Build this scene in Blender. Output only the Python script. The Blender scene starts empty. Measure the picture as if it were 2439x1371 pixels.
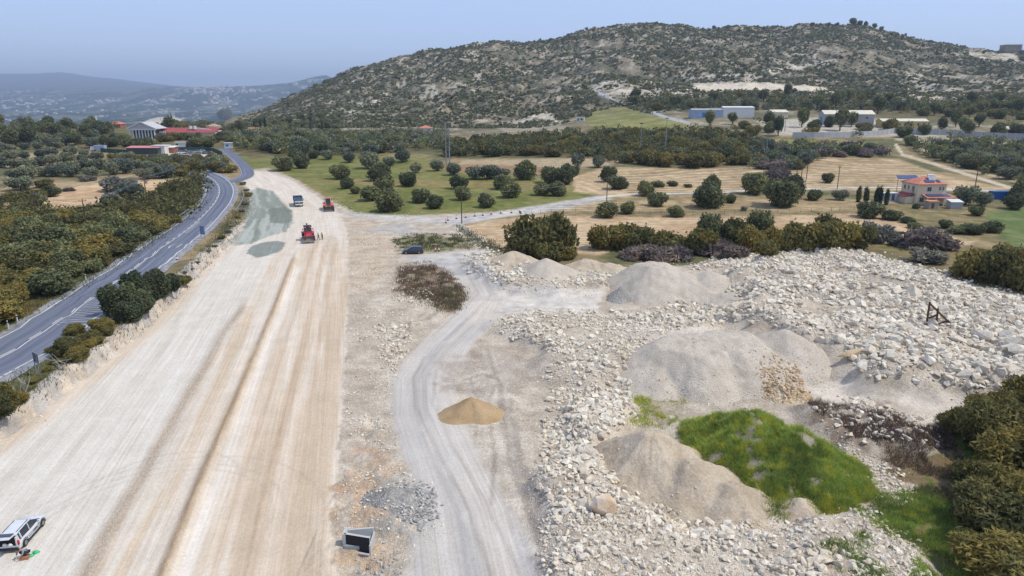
import bpy, bmesh, math, random
import numpy as np
from mathutils import Vector, Matrix, Euler
R = math.radians
random.seed(7); rng = np.random.default_rng(11)
scene = bpy.context.scene
COL = scene.collection
# ------------------------------------------------------------------ camera
H = 32.0; PITCH = 15.3; F = 1626.0
cam_d = bpy.data.cameras.new("camera"); cam = bpy.data.objects.new("camera", cam_d); COL.objects.link(cam)
cam.location = (0, 0, H); cam.rotation_euler = (R(90 - PITCH), 0, 0)
cam_d.lens = 24.0; cam_d.sensor_width = 36.0; cam_d.clip_start = 0.5; cam_d.clip_end = 60000
scene.camera = cam
# ------------------------------------------------------------------ world, sun, exposure
SUN_EL = 58.0; SUN_AZ = 98.0            # azimuth measured from +Y (view direction) towards +X (right)
world = bpy.data.worlds.new("World"); scene.world = world; world.use_nodes = True
wn = world.node_tree; wn.nodes.clear()
sky = wn.nodes.new('ShaderNodeTexSky'); sky.sky_type = 'NISHITA'; sky.sun_disc = False
sky.sun_elevation = R(SUN_EL); sky.sun_rotation = R(SUN_AZ)
sky.air_density = 1.0; sky.dust_density = 0.6; sky.ozone_density = 4.0; sky.altitude = 200
tint = wn.nodes.new('ShaderNodeMix'); tint.data_type = 'RGBA'; tint.blend_type = 'MULTIPLY'; tint.inputs[0].default_value = 1.0
tint.inputs[7].default_value = (1.0, 0.93, 0.95, 1)
bg = wn.nodes.new('ShaderNodeBackground'); bg.inputs[1].default_value = 0.14
wo = wn.nodes.new('ShaderNodeOutputWorld')
wn.links.new(sky.outputs[0], tint.inputs[6]); veil = wn.nodes.new('ShaderNodeMix'); veil.data_type = 'RGBA'; veil.inputs[0].default_value = 0.45   # thin high haze greys the blue
veil.inputs[7].default_value = (4.4, 5.3, 8.0, 1)
wn.links.new(tint.outputs[2], veil.inputs[6]); wn.links.new(veil.outputs[2], bg.inputs[0]); wn.links.new(bg.outputs[0], wo.inputs[0])
sd = bpy.data.lights.new("sun", 'SUN'); sd.energy = 2.95; sd.angle = R(3); sd.color = (1.0, 0.95, 0.855)
so = bpy.data.objects.new("sun", sd); COL.objects.link(so)
sdir = Vector((math.sin(R(SUN_AZ)) * math.cos(R(SUN_EL)), math.cos(R(SUN_AZ)) * math.cos(R(SUN_EL)), math.sin(R(SUN_EL))))
so.rotation_euler = sdir.to_track_quat('Z', 'Y').to_euler(); so.location = (0, 0, 300)
scene.view_settings.view_transform = 'Standard'; scene.view_settings.look = 'None'
scene.view_settings.gamma = 1.0; scene.view_settings.exposure = 0.25
try:
    scene.cycles.volume_bounces = 0; scene.cycles.max_bounces = 5; scene.cycles.transparent_max_bounces = 8
except Exception: pass
# ------------------------------------------------------------------ geometry of the view (used to read positions off the site plan)
cp, sp = math.cos(R(PITCH)), math.sin(R(PITCH))
def KV(v):                                   # slope of the sight line through row v
    t = (685.5 - v) / F
    return (-sp + t * cp) / (cp + t * sp)
def proj(x, y, z):
    d = y * cp - (z - H) * sp; d = np.where(np.abs(d) < 1, 1, d)
    return np.where(d > 1, 1219.5 + F * x / d, -9999), np.where(d > 1, 685.5 - F * (y * sp + (z - H) * cp) / d, -9999)
def flat(u, v, z=0.0):                       # point of the level plane z seen at (u, v)
    t = (685.5 - v) / F; k = KV(v); y = (z - H) / k
    return ((u - 1219.5) / F / (cp + t * sp) * y, y)
# ------------------------------------------------------------------ noise
def _h(xi, yi, s):
    h = (xi.astype(np.int64) * 374761393 + yi.astype(np.int64) * 668265263 + s * 1442695041) & 0xffffffff
    h = ((h ^ (h >> 13)) * 1274126177) & 0xffffffff
    return ((h ^ (h >> 16)) & 0xffff) / 65535.0
def vn(x, y, s=0):
    xi = np.floor(x); yi = np.floor(y); fx = x - xi; fy = y - yi
    fx = fx * fx * (3 - 2 * fx); fy = fy * fy * (3 - 2 * fy)
    a = _h(xi, yi, s); b = _h(xi + 1, yi, s); c = _h(xi, yi + 1, s); d = _h(xi + 1, yi + 1, s)
    return (a + (b - a) * fx) * (1 - fy) + (c + (d - c) * fx) * fy
def fbm(x, y, o=4, s=0, g=0.5):
    x = np.asarray(x, float); y = np.asarray(y, float)
    r = 0; a = 1; n = 0
    for i in range(o):
        r = r + a * vn(x + 17.3 * i, y - 9.1 * i, s + i); n += a; a *= g; x = x * 2.03; y = y * 2.03
    return r / n
def sstep(a, b, x):
    t = np.clip((x - a) / (b - a), 0, 1); return t * t * (3 - 2 * t)
def polydist(px, py, poly):                  # signed distance, positive inside
    px = np.asarray(px, float); py = np.asarray(py, float)
    ins = np.zeros(px.shape, bool); dm = np.full(px.shape, 1e18)
    n = len(poly)
    for i in range(n):
        x1, y1 = poly[i]; x2, y2 = poly[(i + 1) % n]
        if y1 != y2:
            c = ((y1 > py) != (y2 > py)) & (px < (x2 - x1) * (py - y1) / (y2 - y1) + x1); ins ^= c
        dx, dy = x2 - x1, y2 - y1; L = dx * dx + dy * dy + 1e-9
        t = np.clip(((px - x1) * dx + (py - y1) * dy) / L, 0, 1)
        dm = np.minimum(dm, (px - x1 - t * dx) ** 2 + (py - y1 - t * dy) ** 2)
    return np.where(ins, 1, -1) * np.sqrt(dm)
def linedist(px, py, pts):                   # (signed distance, length along)
    px = np.asarray(px, float); py = np.asarray(py, float)
    best = np.full(px.shape, 1e18); sg = np.zeros(px.shape); al = np.zeros(px.shape); acc = 0.0
    for i in range(len(pts) - 1):
        x1, y1 = pts[i]; x2, y2 = pts[i + 1]; dx, dy = x2 - x1, y2 - y1; L = math.hypot(dx, dy) + 1e-9
        tr = ((px - x1) * dx + (py - y1) * dy) / (L * L); t = np.clip(tr, 0, 1)
        d = (px - x1 - t * dx) ** 2 + (py - y1 - t * dy) ** 2
        m = d < best; best = np.where(m, d, best)
        sg = np.where(m, np.sign((px - x1) * dy - (py - y1) * dx), sg); al = np.where(m, acc + t * L, al); acc += L
    return sg * np.sqrt(best), al            # positive on the right hand side of the line
# ------------------------------------------------------------------ terrain relief
S = H / 28.0
YK = [10, 170, 230, 290, 350, 430, 560, 760, 1080, 1500, 3000, 5500, 8000, 14000, 19000]
# per column: rows at which knots 2..8 are seen, then crest distance; 'z' entries are heights
def colm(u, k2, k3, k4, k5, k6, k7, k8, k9='z-20', k11=262, k12=222, k13=205, ys={}):
    ks = {2: k2, 3: k3, 4: k4, 5: k5, 6: k6, 7: k7, 8: k8, 9: k9, 10: 'z-78', 11: k11, 12: k12, 13: k13, 14: 'z0'}
    Y = [0.0] * 15; Z = [0.0] * 15
    for i in range(15):
        Y[i] = YK[i] * S; y = ys.get(i)
        if y: Y[i] = y * S
        if i >= 2:
            q = ks[i]; Z[i] = float(q[1:]) if isinstance(q, str) else H + Y[i] * KV(q)
    s = (u - 1219.5) / F / 1.04
    return s, Y, Z
TAB = [
 colm(-900, 432, 386, 354, 327, 306, 'z-12', 'z-50', 'z-80', 262, 222, 190, {6: 510}),
 colm(0,   432, 386, 354, 327, 306, 'z-12', 'z-50', 'z-80', 262, 220, 175, {6: 510}),
 colm(150, 432, 386, 354, 327, 305, 'z-12', 'z-50', 'z-80', 262, 219, 171, {6: 510}),
 colm(300, 432, 386, 352, 325, 303, 'z-10', 'z-45', 'z-80', 262, 216, 189, {6: 510}),
 colm(430, 432, 386, 352, 325, 302, 'z-5', 'z-35', 'z-80', 262, 206, 207, {6: 520}),
 colm(545, 432, 388, 354, 327, 299, 290, 280, 'z-30', 255, 208, 235),
 colm(620, 434, 388, 354, 330, 300, 283, 258, 'z-20', 250, 205, 250),
 colm(700, 434, 388, 354, 330, 300, 275, 225, 'z-10', 245, 192, 250),
 colm(780, 434, 388, 354, 330, 302, 265, 192, 'z20', 245, 178, 250),
 colm(840, 434, 388, 354, 330, 302, 258, 166, 'z40', 245, 205, 250),
 colm(900, 434, 388, 354, 330, 302, 250, 149),
 colm(1000, 434, 388, 352, 326, 300, 238, 127),
 colm(1090, 434, 388, 352, 324, 299, 230, 109),
 colm(1200, 434, 388, 352, 322, 297, 222, 93),
 colm(1300, 434, 386, 350, 316, 290, 215, 97),
 colm(1400, 432, 384, 346, 300, 268, 200, 75),
 colm(1500, 430, 382, 342, 294, 256, 195, 60),
 colm(1620, 430, 382, 338, 290, 248, 190, 62),
 colm(1720, 430, 382, 336, 286, 245, 188, 60),
 colm(1850, 430, 382, 335, 285, 242, 186, 68),
 colm(1940, 430, 382, 334, 285, 241, 185, 56),
 colm(2050, 430, 382, 334, 285, 240, 185, 53),
 colm(2110, 430, 382, 334, 285, 240, 186, 76),
 colm(2200, 430, 382, 334, 286, 240, 188, 104),
 colm(2300, 430, 382, 334, 287, 242, 190, 118),
 colm(2439, 430, 382, 335, 290, 245, 192, 122),
 colm(3400, 430, 382, 335, 290, 245, 190, 150),
]
TS = np.array([t[0] for t in TAB]); TY = np.array([t[1] for t in TAB]); TZ = np.array([t[2] for t in TAB])
# outlines read at ground level
WALL = [flat(u, v) for u, v in [(-260, 1235), (-100, 1120), (0, 1048), (70, 1000), (150, 937), (240, 868), (330, 797), (400, 728), (455, 668), (500, 622), (540, 585), (575, 540), (590, 470), (575, 430)]]
WIND = [flat(u, v) for u, v in [(330, 1520), (395, 1371), (490, 1130), (560, 970), (618, 830), (663, 720), (705, 610), (722, 575)]]
CORR = [flat(u, v) for u, v in [(520, 1560), (560, 1371), (620, 1130), (655, 970), (690, 830), (710, 720), (732, 610), (742, 570), (745, 500), (700, 450), (620, 405)]]
HAUL = [flat(u, v) for u, v in [(1180, 1560), (1140, 1371), (1110, 1220), (1055, 1090), (1010, 980), (1005, 900), (1060, 820), (1130, 755), (1160, 705), (1130, 655), (1070, 625)]]
DUMPS = [  # (outline seen at height, height, softness m)
 ([(1760, 700), (1720, 650), (1800, 612), (1990, 592), (2160, 634), (2300, 680), (2439, 716), (2700, 800), (2700, 980), (2439, 925), (2230, 900), (2080, 880), (2000, 830), (1900, 800), (1800, 770), (1740, 740)], 3.2, 7.0),
 ([(1170, 770), (1260, 742), (1380, 748), (1560, 745), (1700, 770), (1640, 830), (1500, 870), (1420, 900), (1330, 890), (1260, 800)], 1.5, 4.0),
 ([(1105, 622), (1180, 596), (1330, 640), (1480, 650), (1440, 676), (1330, 690), (1210, 684)], 1.7, 4.0),
 ([(1290, 1371), (1290, 1130), (1380, 1040), (1340, 960), (1440, 930), (1520, 950), (1500, 1010), (1400, 1060), (1490, 1190), (1640, 1255), (1860, 1250), (2060, 1205), (2190, 1310), (2240, 1420), (1700, 1520), (1290, 1500)], 1.5, 3.0),
 ([(1900, 960), (2060, 955), (2200, 1030), (2260, 1080), (2010, 1060)], 1.3, 3.0),
]
DW = []
for poly, h, sft in DUMPS: DW.append(([flat(u, v, h * 0.8) for u, v in poly], h, sft))
def hgt(x, y):
    x = np.asarray(x, float); y = np.asarray(y, float)
    ys = np.maximum(y, 30.0); s = np.clip(x / ys, TS[0], TS[-1])
    z = np.zeros(np.broadcast(x, y).shape)
    yk = [np.interp(s, TS, TY[:, k]) for k in range(15)]; zk = [np.interp(s, TS, TZ[:, k]) for k in range(15)]
    for k in range(1, 14):
        t = np.clip((y - yk[k]) / (yk[k + 1] - yk[k]), 0, 1)
        z = np.where(y > yk[k], zk[k] + (zk[k + 1] - zk[k]) * t, z)
    # hill relief: spurs and gullies
    w = sstep(560, 760, y) * (1 - sstep(3500, 5500, y)) * sstep(-0.36, -0.2, s)
    rid = 1 - np.abs(fbm(x / 120 + 0.3 * fbm(x / 60, y / 60, 2, 9), y / 210, 5, 3) * 2 - 1) * 2
    crest = 1 - 0.55 * np.exp(-((y - 1080 * S) / 140.0) ** 2)
    z = z + w * crest * (rid * 15 - 5 + (fbm(x / 26, y / 34, 4, 31) - .5) * 9)
    z = z + sstep(2500, 5000, y) * (fbm(x / 700, y / 1100, 5, 5) - .5) * np.where(y > 9500, 55, 70)
    z = z + sstep(200, 330, y) * (1 - sstep(600, 900, y)) * (fbm(x / 60, y / 45, 3, 21) - .5) * 2.2
    # gentle unevenness
    # strip between cut face and asphalt road is higher than the new carriageway
    m = (y > 15) & (y < 260) & (x < 40)
    if np.any(m):
        d, al = linedist(x, y, WALL)
        hh = 1.7 * (1 - sstep(118 * S, 165 * S, y)) * (0.85 + .3 * vn(x / 3, y / 3, 4))
        jag = (fbm(x / 1.2, y / 1.2, 3, 44) - .5) * .9
        z = z + np.where(m, hh * sstep(-0.05, 0.55, -d + jag), 0)
        dW, aW = linedist(x, y, WIND)
        z = z + np.where(m, 0.42 * np.exp(-(dW / 0.55) ** 2) * (1 - sstep(120 * S, 135 * S, y)) * (.6 + .8 * fbm(x / 1.1, y / 1.1, 2, 50)), 0)
    m = (y > 20) & (y < 200) & (x > -15)
    if np.any(m):
        for poly, h, sft in DW:
            d = polydist(x, y, poly)
            n = 0.55 + 0.9 * fbm(x / 7, y / 7, 4, 61)
            z = z + np.where(m, h * sstep(-sft * .5, sft * .5, d + (fbm(x / 4, y / 4, 2, 70) - .5) * 3) * n, 0)
        # rubble verge between the two tracks is a bit lower and lumpy
        dc, ac = linedist(x, y, HAUL)
        v1 = sstep(-14, -10, dc) * (1 - sstep(-5.5, -4.2, dc)) * (1 - sstep(120, 140, y))
        z = z + np.where(m, v1 * ((fbm(x / 2.2, y / 2.2, 4, 80) - .45) * 1.5), 0)
    return z
def G(u, v):                                 # first ground point on the sight line (u, v)
    t = (685.5 - v) / F; sx = (u - 1219.5) / F / (cp + t * sp); k = KV(v)
    ys = np.exp(np.linspace(math.log(24), math.log(18000), 2600)); zz = hgt(sx * ys, ys); dd = (H + k * ys) - zz
    i = np.where(dd < 0)[0]
    if len(i) == 0: i = [len(ys) - 1]
    j = max(i[0], 1); a = dd[j - 1]; b = dd[j]; f = a / (a - b) if a != b else 0
    y = ys[j - 1] + (ys[j] - ys[j - 1]) * min(max(f, 0), 1)
    x = sx * y; return Vector((x, y, float(hgt(np.array([x]), np.array([y]))[0])))
def ppm(y, z=0): return F / (y * cp + (H - z) * sp)      # plan pixels per metre
# ------------------------------------------------------------------ object helpers
def tag(o, label=None, cat=None, group=None, kind=None):
    if label: o['label'] = label
    if cat: o['category'] = cat
    if group: o['group'] = group
    if kind: o['kind'] = kind
    return o
def empty(name, loc, rz=0, label=None, cat=None, group=None):
    o = bpy.data.objects.new(name, None); COL.objects.link(o); o.location = loc; o.rotation_euler = (0, 0, rz)
    o.empty_display_size = .3
    return tag(o, label, cat, group)
def copy_tree(o, parent=None):
    c = o.copy(); COL.objects.link(c)
    if parent is not None:
        c.parent = parent; c.matrix_parent_inverse = o.matrix_parent_inverse.copy()
    for ch in list(o.children): copy_tree(ch, c)
    return c
class MB:
    def __init__(s): s.v = []; s.f = []; s.m = []
    def add(s, vs, fs, mi=0):
        n = len(s.v); s.v += [tuple(v) for v in vs]; s.f += [tuple(i + n for i in f) for f in fs]; s.m += [mi] * len(fs); return s
    def box(s, c, d, mi=0, rot=None, taper=1.0):
        hx, hy, hz = d[0] / 2, d[1] / 2, d[2] / 2
        vs = [Vector((x * hx * (taper if z > 0 else 1), y * hy * (taper if z > 0 else 1), z * hz)) for z in (-1, 1) for y in (-1, 1) for x in (-1, 1)]
        if rot: e = Euler(rot).to_matrix(); vs = [e @ v for v in vs]
        vs = [v + Vector(c) for v in vs]
        return s.add(vs, [(0, 2, 3, 1), (4, 5, 7, 6), (0, 1, 5, 4), (2, 6, 7, 3), (0, 4, 6, 2), (1, 3, 7, 5)], mi)
    def tube(s, pts, rad, n=8, mi=0, cap=True):
        pts = [Vector(p) for p in pts]
        if not hasattr(rad, '__len__'): rad = [rad] * len(pts)
        rings = []
        for i, p in enumerate(pts):
            t = (pts[min(i + 1, len(pts) - 1)] - pts[max(i - 1, 0)]).normalized()
            a = t.cross(Vector((0, 0, 1))) if abs(t.z) < .95 else t.cross(Vector((1, 0, 0)))
            a.normalize(); b = t.cross(a)
            rings.append([p + (a * math.cos(6.2832 * j / n) + b * math.sin(6.2832 * j / n)) * rad[i] for j in range(n)])
        return s.loft(rings, mi, cap)
    def loft(s, rings, mi=0, cap=True):
        n = len(rings[0]); vs = [p for r in rings for p in r]; fs = []
        for i in range(len(rings) - 1):
            for j in range(n):
                k = (j + 1) % n; fs.append((i * n + j, i * n + k, (i + 1) * n + k, (i + 1) * n + j))
        if cap: fs.append(tuple(range(n))[::-1]); fs.append(tuple((len(rings) - 1) * n + j for j in range(n)))
        return s.add(vs, fs, mi)
    def prism(s, prof, x0, x1, mi=0):        # profile in (y, z) extruded along x
        n = len(prof); vs = [(x0, p[0], p[1]) for p in prof] + [(x1, p[0], p[1]) for p in prof]
        fs = [(i, (i + 1) % n, n + (i + 1) % n, n + i) for i in range(n)] + [tuple(range(n))[::-1], tuple(range(n, 2 * n))]
        return s.add(vs, fs, mi)
    def wheel(s, c, r, w, n=18, mi=0, hub=0.0):
        c = Vector(c); prof = [(-w / 2, r * .86), (-w * .42, r * .97), (-w * .25, r), (w * .25, r), (w * .42, r * .97), (w / 2, r * .86)]
        if hub: prof = [(-w / 2 + .03, hub)] + prof + [(w / 2 - .03, hub)]
        rings = [[c + Vector((px, math.cos(6.2832 * j / n) * pr, math.sin(6.2832 * j / n) * pr)) for j in range(n)] for px, pr in prof]
        return s.loft(rings, mi, True)
    def build(s, name, mats, parent=None, smooth=False, bevel=0, loc=None):
        me = bpy.data.meshes.new(name); me.from_pydata(s.v, [], s.f)
        if not isinstance(mats, (list, tuple)): mats = [mats]
        for m in mats: me.materials.append(m)
        me.polygons.foreach_set('material_index', s.m)
        bm = bmesh.new(); bm.from_mesh(me); bmesh.ops.recalc_face_normals(bm, faces=bm.faces); bm.to_mesh(me); bm.free()
        if smooth: me.polygons.foreach_set('use_smooth', [True] * len(me.polygons))
        o = bpy.data.objects.new(name, me); COL.objects.link(o)
        if parent is not None: o.parent = parent
        if loc is not None: o.location = loc
        if bevel:
            b = o.modifiers.new('bevel', 'BEVEL'); b.width = bevel; b.segments = 2; b.limit_method = 'ANGLE'; b.angle_limit = R(35)
        return o
def npmesh(name, V, Fq, mats, smooth=False, matidx=None):
    """V (n,3), Fq (m,k) integer array with k = 3 or 4"""
    me = bpy.data.meshes.new(name); n = len(V); m, k = Fq.shape
    me.vertices.add(n); me.vertices.foreach_set('co', np.asarray(V, np.float32).ravel())
    me.loops.add(m * k); me.loops.foreach_set('vertex_index', Fq.astype(np.int32).ravel())
    me.polygons.add(m); me.polygons.foreach_set('loop_start', np.arange(0, m * k, k, dtype=np.int32))
    try: me.polygons.foreach_set('loop_total', np.full(m, k, np.int32))
    except Exception: pass
    for q in (mats if isinstance(mats, (list, tuple)) else [mats]): me.materials.append(q)
    if matidx is not None: me.polygons.foreach_set('material_index', matidx.astype(np.int32))
    me.polygons.foreach_set('use_smooth', np.full(m, smooth))
    me.update(calc_edges=True); return me
def link(name, me, parent=None, loc=None):
    o = bpy.data.objects.new(name, me); COL.objects.link(o)
    if parent is not None: o.parent = parent
    if loc is not None: o.location = loc
    return o
def fattr(me, name, arr):
    a = me.attributes.new(name, 'FLOAT', 'POINT'); a.data.foreach_set('value', np.asarray(arr, np.float32))
def cattr(me, name, arr):
    a = me.attributes.new(name, 'FLOAT_COLOR', 'POINT'); c = np.ones((len(arr), 4), np.float32); c[:, :3] = arr; a.data.foreach_set('color', c.ravel())
def vattr(me, name, arr):
    a = me.attributes.new(name, 'FLOAT_VECTOR', 'POINT'); a.data.foreach_set('vector', np.asarray(arr, np.float32).ravel())
def C(r, g, b, e=1.18):                      # surface colour from its sunlit appearance
    f = lambda c: (c / 255 / 12.92 if c / 255 <= .04045 else ((c / 255 + .055) / 1.055) ** 2.4) / e
    return (f(r) * 1.005, f(g) * .985, f(b) * .90)
# ------------------------------------------------------------------ materials
def N(nt, typ, **kw):
    n = nt.nodes.new(typ)
    for k, v in kw.items(): setattr(n, k, v)
    return n
def mixc(nt, a, b, fac, mode='MIX'):
    m = N(nt, 'ShaderNodeMix', data_type='RGBA', blend_type=mode)
    for sock, val in ((m.inputs[0], fac), (m.inputs[6], a), (m.inputs[7], b)):
        if hasattr(val, 'links'): nt.links.new(val, sock)
        elif isinstance(val, (int, float)): sock.default_value = val
        else: sock.default_value = (*val[:3], 1)
    return m.outputs[2]
def math_(nt, op, a, b=0.0, c=None, clamp=False):
    m = N(nt, 'ShaderNodeMath', operation=op, use_clamp=clamp)
    for i, val in enumerate((a, b, c)):
        if val is None: continue
        if hasattr(val, 'links'): nt.links.new(val, m.inputs[i])
        else: m.inputs[i].default_value = val
    return m.outputs[0]
def rng_(nt, x, a, b, c=0.0, d=1.0):
    m = N(nt, 'ShaderNodeMapRange'); nt.links.new(x, m.inputs[0])
    for i, v in enumerate((a, b, c, d)): m.inputs[i + 1].default_value = v
    return m.outputs[0]
def noise(nt, vec, scale, detail=4, rough=.55, out=0):
    n = N(nt, 'ShaderNodeTexNoise'); n.inputs['Scale'].default_value = scale; n.inputs['Detail'].default_value = detail
    n.inputs['Roughness'].default_value = rough
    if vec is not None: nt.links.new(vec, n.inputs['Vector'])
    return n.outputs[out]
def mat_new(name):
    m = bpy.data.materials.new(name); m.use_nodes = True; nt = m.node_tree; nt.nodes.clear()
    o = N(nt, 'ShaderNodeOutputMaterial'); b = N(nt, 'ShaderNodeBsdfPrincipled'); nt.links.new(b.outputs[0], o.inputs[0])
    b.inputs['Specular IOR Level'].default_value = .25
    return m, nt, b
def plain(name, col, rough=.7, metal=0.0, var=.12, scale=3.0, dirt=None, spec=.3, coat=0):
    m, nt, b = mat_new(name)
    tc = N(nt, 'ShaderNodeTexCoord').outputs['Object']
    f = noise(nt, tc, scale, 5)
    c = mixc(nt, tuple(x * (1 - var) for x in col), tuple(min(1, x * (1 + var)) for x in col), rng_(nt, f, .3, .7))
    if dirt:
        f2 = noise(nt, tc, scale * .6, 6, .7); c = mixc(nt, c, dirt, rng_(nt, f2, .5, .75, 0, .55))
    nt.links.new(c, b.inputs['Base Color']); b.inputs['Roughness'].default_value = rough; b.inputs['Metallic'].default_value = metal
    b.inputs['Specular IOR Level'].default_value = spec
    if coat: b.inputs['Coat Weight'].default_value = coat
    return m
# ================================================================== GROUND
def ground_material():
    m, nt, b = mat_new('earth')
    at = lambda n, s='Fac': N(nt, 'ShaderNodeAttribute', attribute_name=n).outputs[s]
    pos = N(nt, 'ShaderNodeNewGeometry').outputs['Position']
    col = at('Col', 'Color'); peb = at('peb'); stk = at('stk'); scr = at('scr')
    n1 = noise(nt, pos, .35, 6, .6); n2 = noise(nt, pos, 2.6, 6, .65)
    v = mixc(nt, (.80, .79, .77), (1.18, 1.19, 1.19), rng_(nt, n1, .35, .65))
    col = mixc(nt, col, v, rng_(nt, stk, 0, .8, 1.0, .22), 'MULTIPLY')
    v = mixc(nt, (.80, .80, .80), (1.17, 1.17, 1.17), rng_(nt, n2, .32, .68))
    col = mixc(nt, col, v, rng_(nt, stk, 0, .8, .75, .35), 'MULTIPLY')
    n3 = noise(nt, pos, 11, 3, .7); col = mixc(nt, col, mixc(nt, (.86, .86, .86), (1.13, 1.13, 1.13), rng_(nt, n3, .3, .7)), .8, 'MULTIPLY')
    # pebbles: pale stones in darker grit
    vo = N(nt, 'ShaderNodeTexVoronoi'); nt.links.new(pos, vo.inputs['Vector']); vo.inputs['Scale'].default_value = 3.2
    vo2 = N(nt, 'ShaderNodeTexVoronoi'); nt.links.new(pos, vo2.inputs['Vector']); vo2.inputs['Scale'].default_value = 7.5
    d1 = rng_(nt, vo.outputs['Distance'], .15, .6, 1.0, 0.0); d2 = rng_(nt, vo2.outputs['Distance'], .15, .6, 1.0, 0.0)
    hv = N(nt, 'ShaderNodeSeparateColor'); nt.links.new(vo2.outputs['Color'], hv.inputs[0])
    pf = math_(nt, 'MULTIPLY', math_(nt, 'ADD', math_(nt, 'MULTIPLY', d1, .4), math_(nt, 'MULTIPLY', d2, .7)), 1.0)
    pc = mixc(nt, (.66, .64, .62), (1.22, 1.23, 1.25), pf)
    pc = mixc(nt, pc, (1.12, 1.0, .90), math_(nt, 'MULTIPLY', hv.outputs[0], .6), 'MULTIPLY')
    col = mixc(nt, col, mixc(nt, col, pc, 1.0, 'MULTIPLY'), peb)
    # wheel and blade streaks along the carriageway coordinates
    uv = at('trk', 'Vector'); sx = N(nt, 'ShaderNodeSeparateXYZ'); nt.links.new(uv, sx.inputs[0])
    cb = N(nt, 'ShaderNodeCombineXYZ'); nt.links.new(math_(nt, 'MULTIPLY', sx.outputs[0], 4.2), cb.inputs[0]); nt.links.new(math_(nt, 'MULTIPLY', sx.outputs[1], .045), cb.inputs[1])
    s1 = noise(nt, cb.outputs[0], 1.0, 7, .7)
    cb2 = N(nt, 'ShaderNodeCombineXYZ'); nt.links.new(math_(nt, 'MULTIPLY', sx.outputs[0], .55), cb2.inputs[0]); nt.links.new(math_(nt, 'MULTIPLY', sx.outputs[1], .03), cb2.inputs[1])
    s2 = noise(nt, cb2.outputs[0], 1.0, 4, .6)
    sc = mixc(nt, (.84, .82, .79), (1.12, 1.12, 1.12), rng_(nt, s1, .34, .66))
    sc = mixc(nt, sc, mixc(nt, (.90, .87, .83), (1.07, 1.07, 1.08), rng_(nt, s2, .38, .62)), .8, 'MULTIPLY')
    col = mixc(nt, col, mixc(nt, col, sc, 1.0, 'MULTIPLY'), stk)
    # herbs and low scrub seen as dark flecks on the slopes
    h1 = noise(nt, pos, .22, 5, .7); h2 = noise(nt, pos, .05, 4, .6)
    hf = rng_(nt, math_(nt, 'ADD', h1, math_(nt, 'MULTIPLY', math_(nt, 'SUBTRACT', h2, .5), .7)), .46, .56)
    col = mixc(nt, col, (.085, .090, .070), math_(nt, 'MULTIPLY', hf, scr))
    nt.links.new(col, b.inputs['Base Color']); b.inputs['Roughness'].default_value = .95; b.inputs['Specular IOR Level'].default_value = .08
    bh = math_(nt, 'ADD', math_(nt, 'MULTIPLY', n2, .25), math_(nt, 'MULTIPLY', math_(nt, 'MULTIPLY', pf, peb), .22))
    bh = math_(nt, 'ADD', bh, math_(nt, 'MULTIPLY', math_(nt, 'MULTIPLY', s1, stk), .12))
    bp = N(nt, 'ShaderNodeBump'); bp.inputs['Strength'].default_value = .7; bp.inputs['Distance'].default_value = .5
    nt.links.new(bh, bp.inputs['Height']); nt.links.new(bp.outputs[0], b.inputs['Normal'])
    return m
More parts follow.
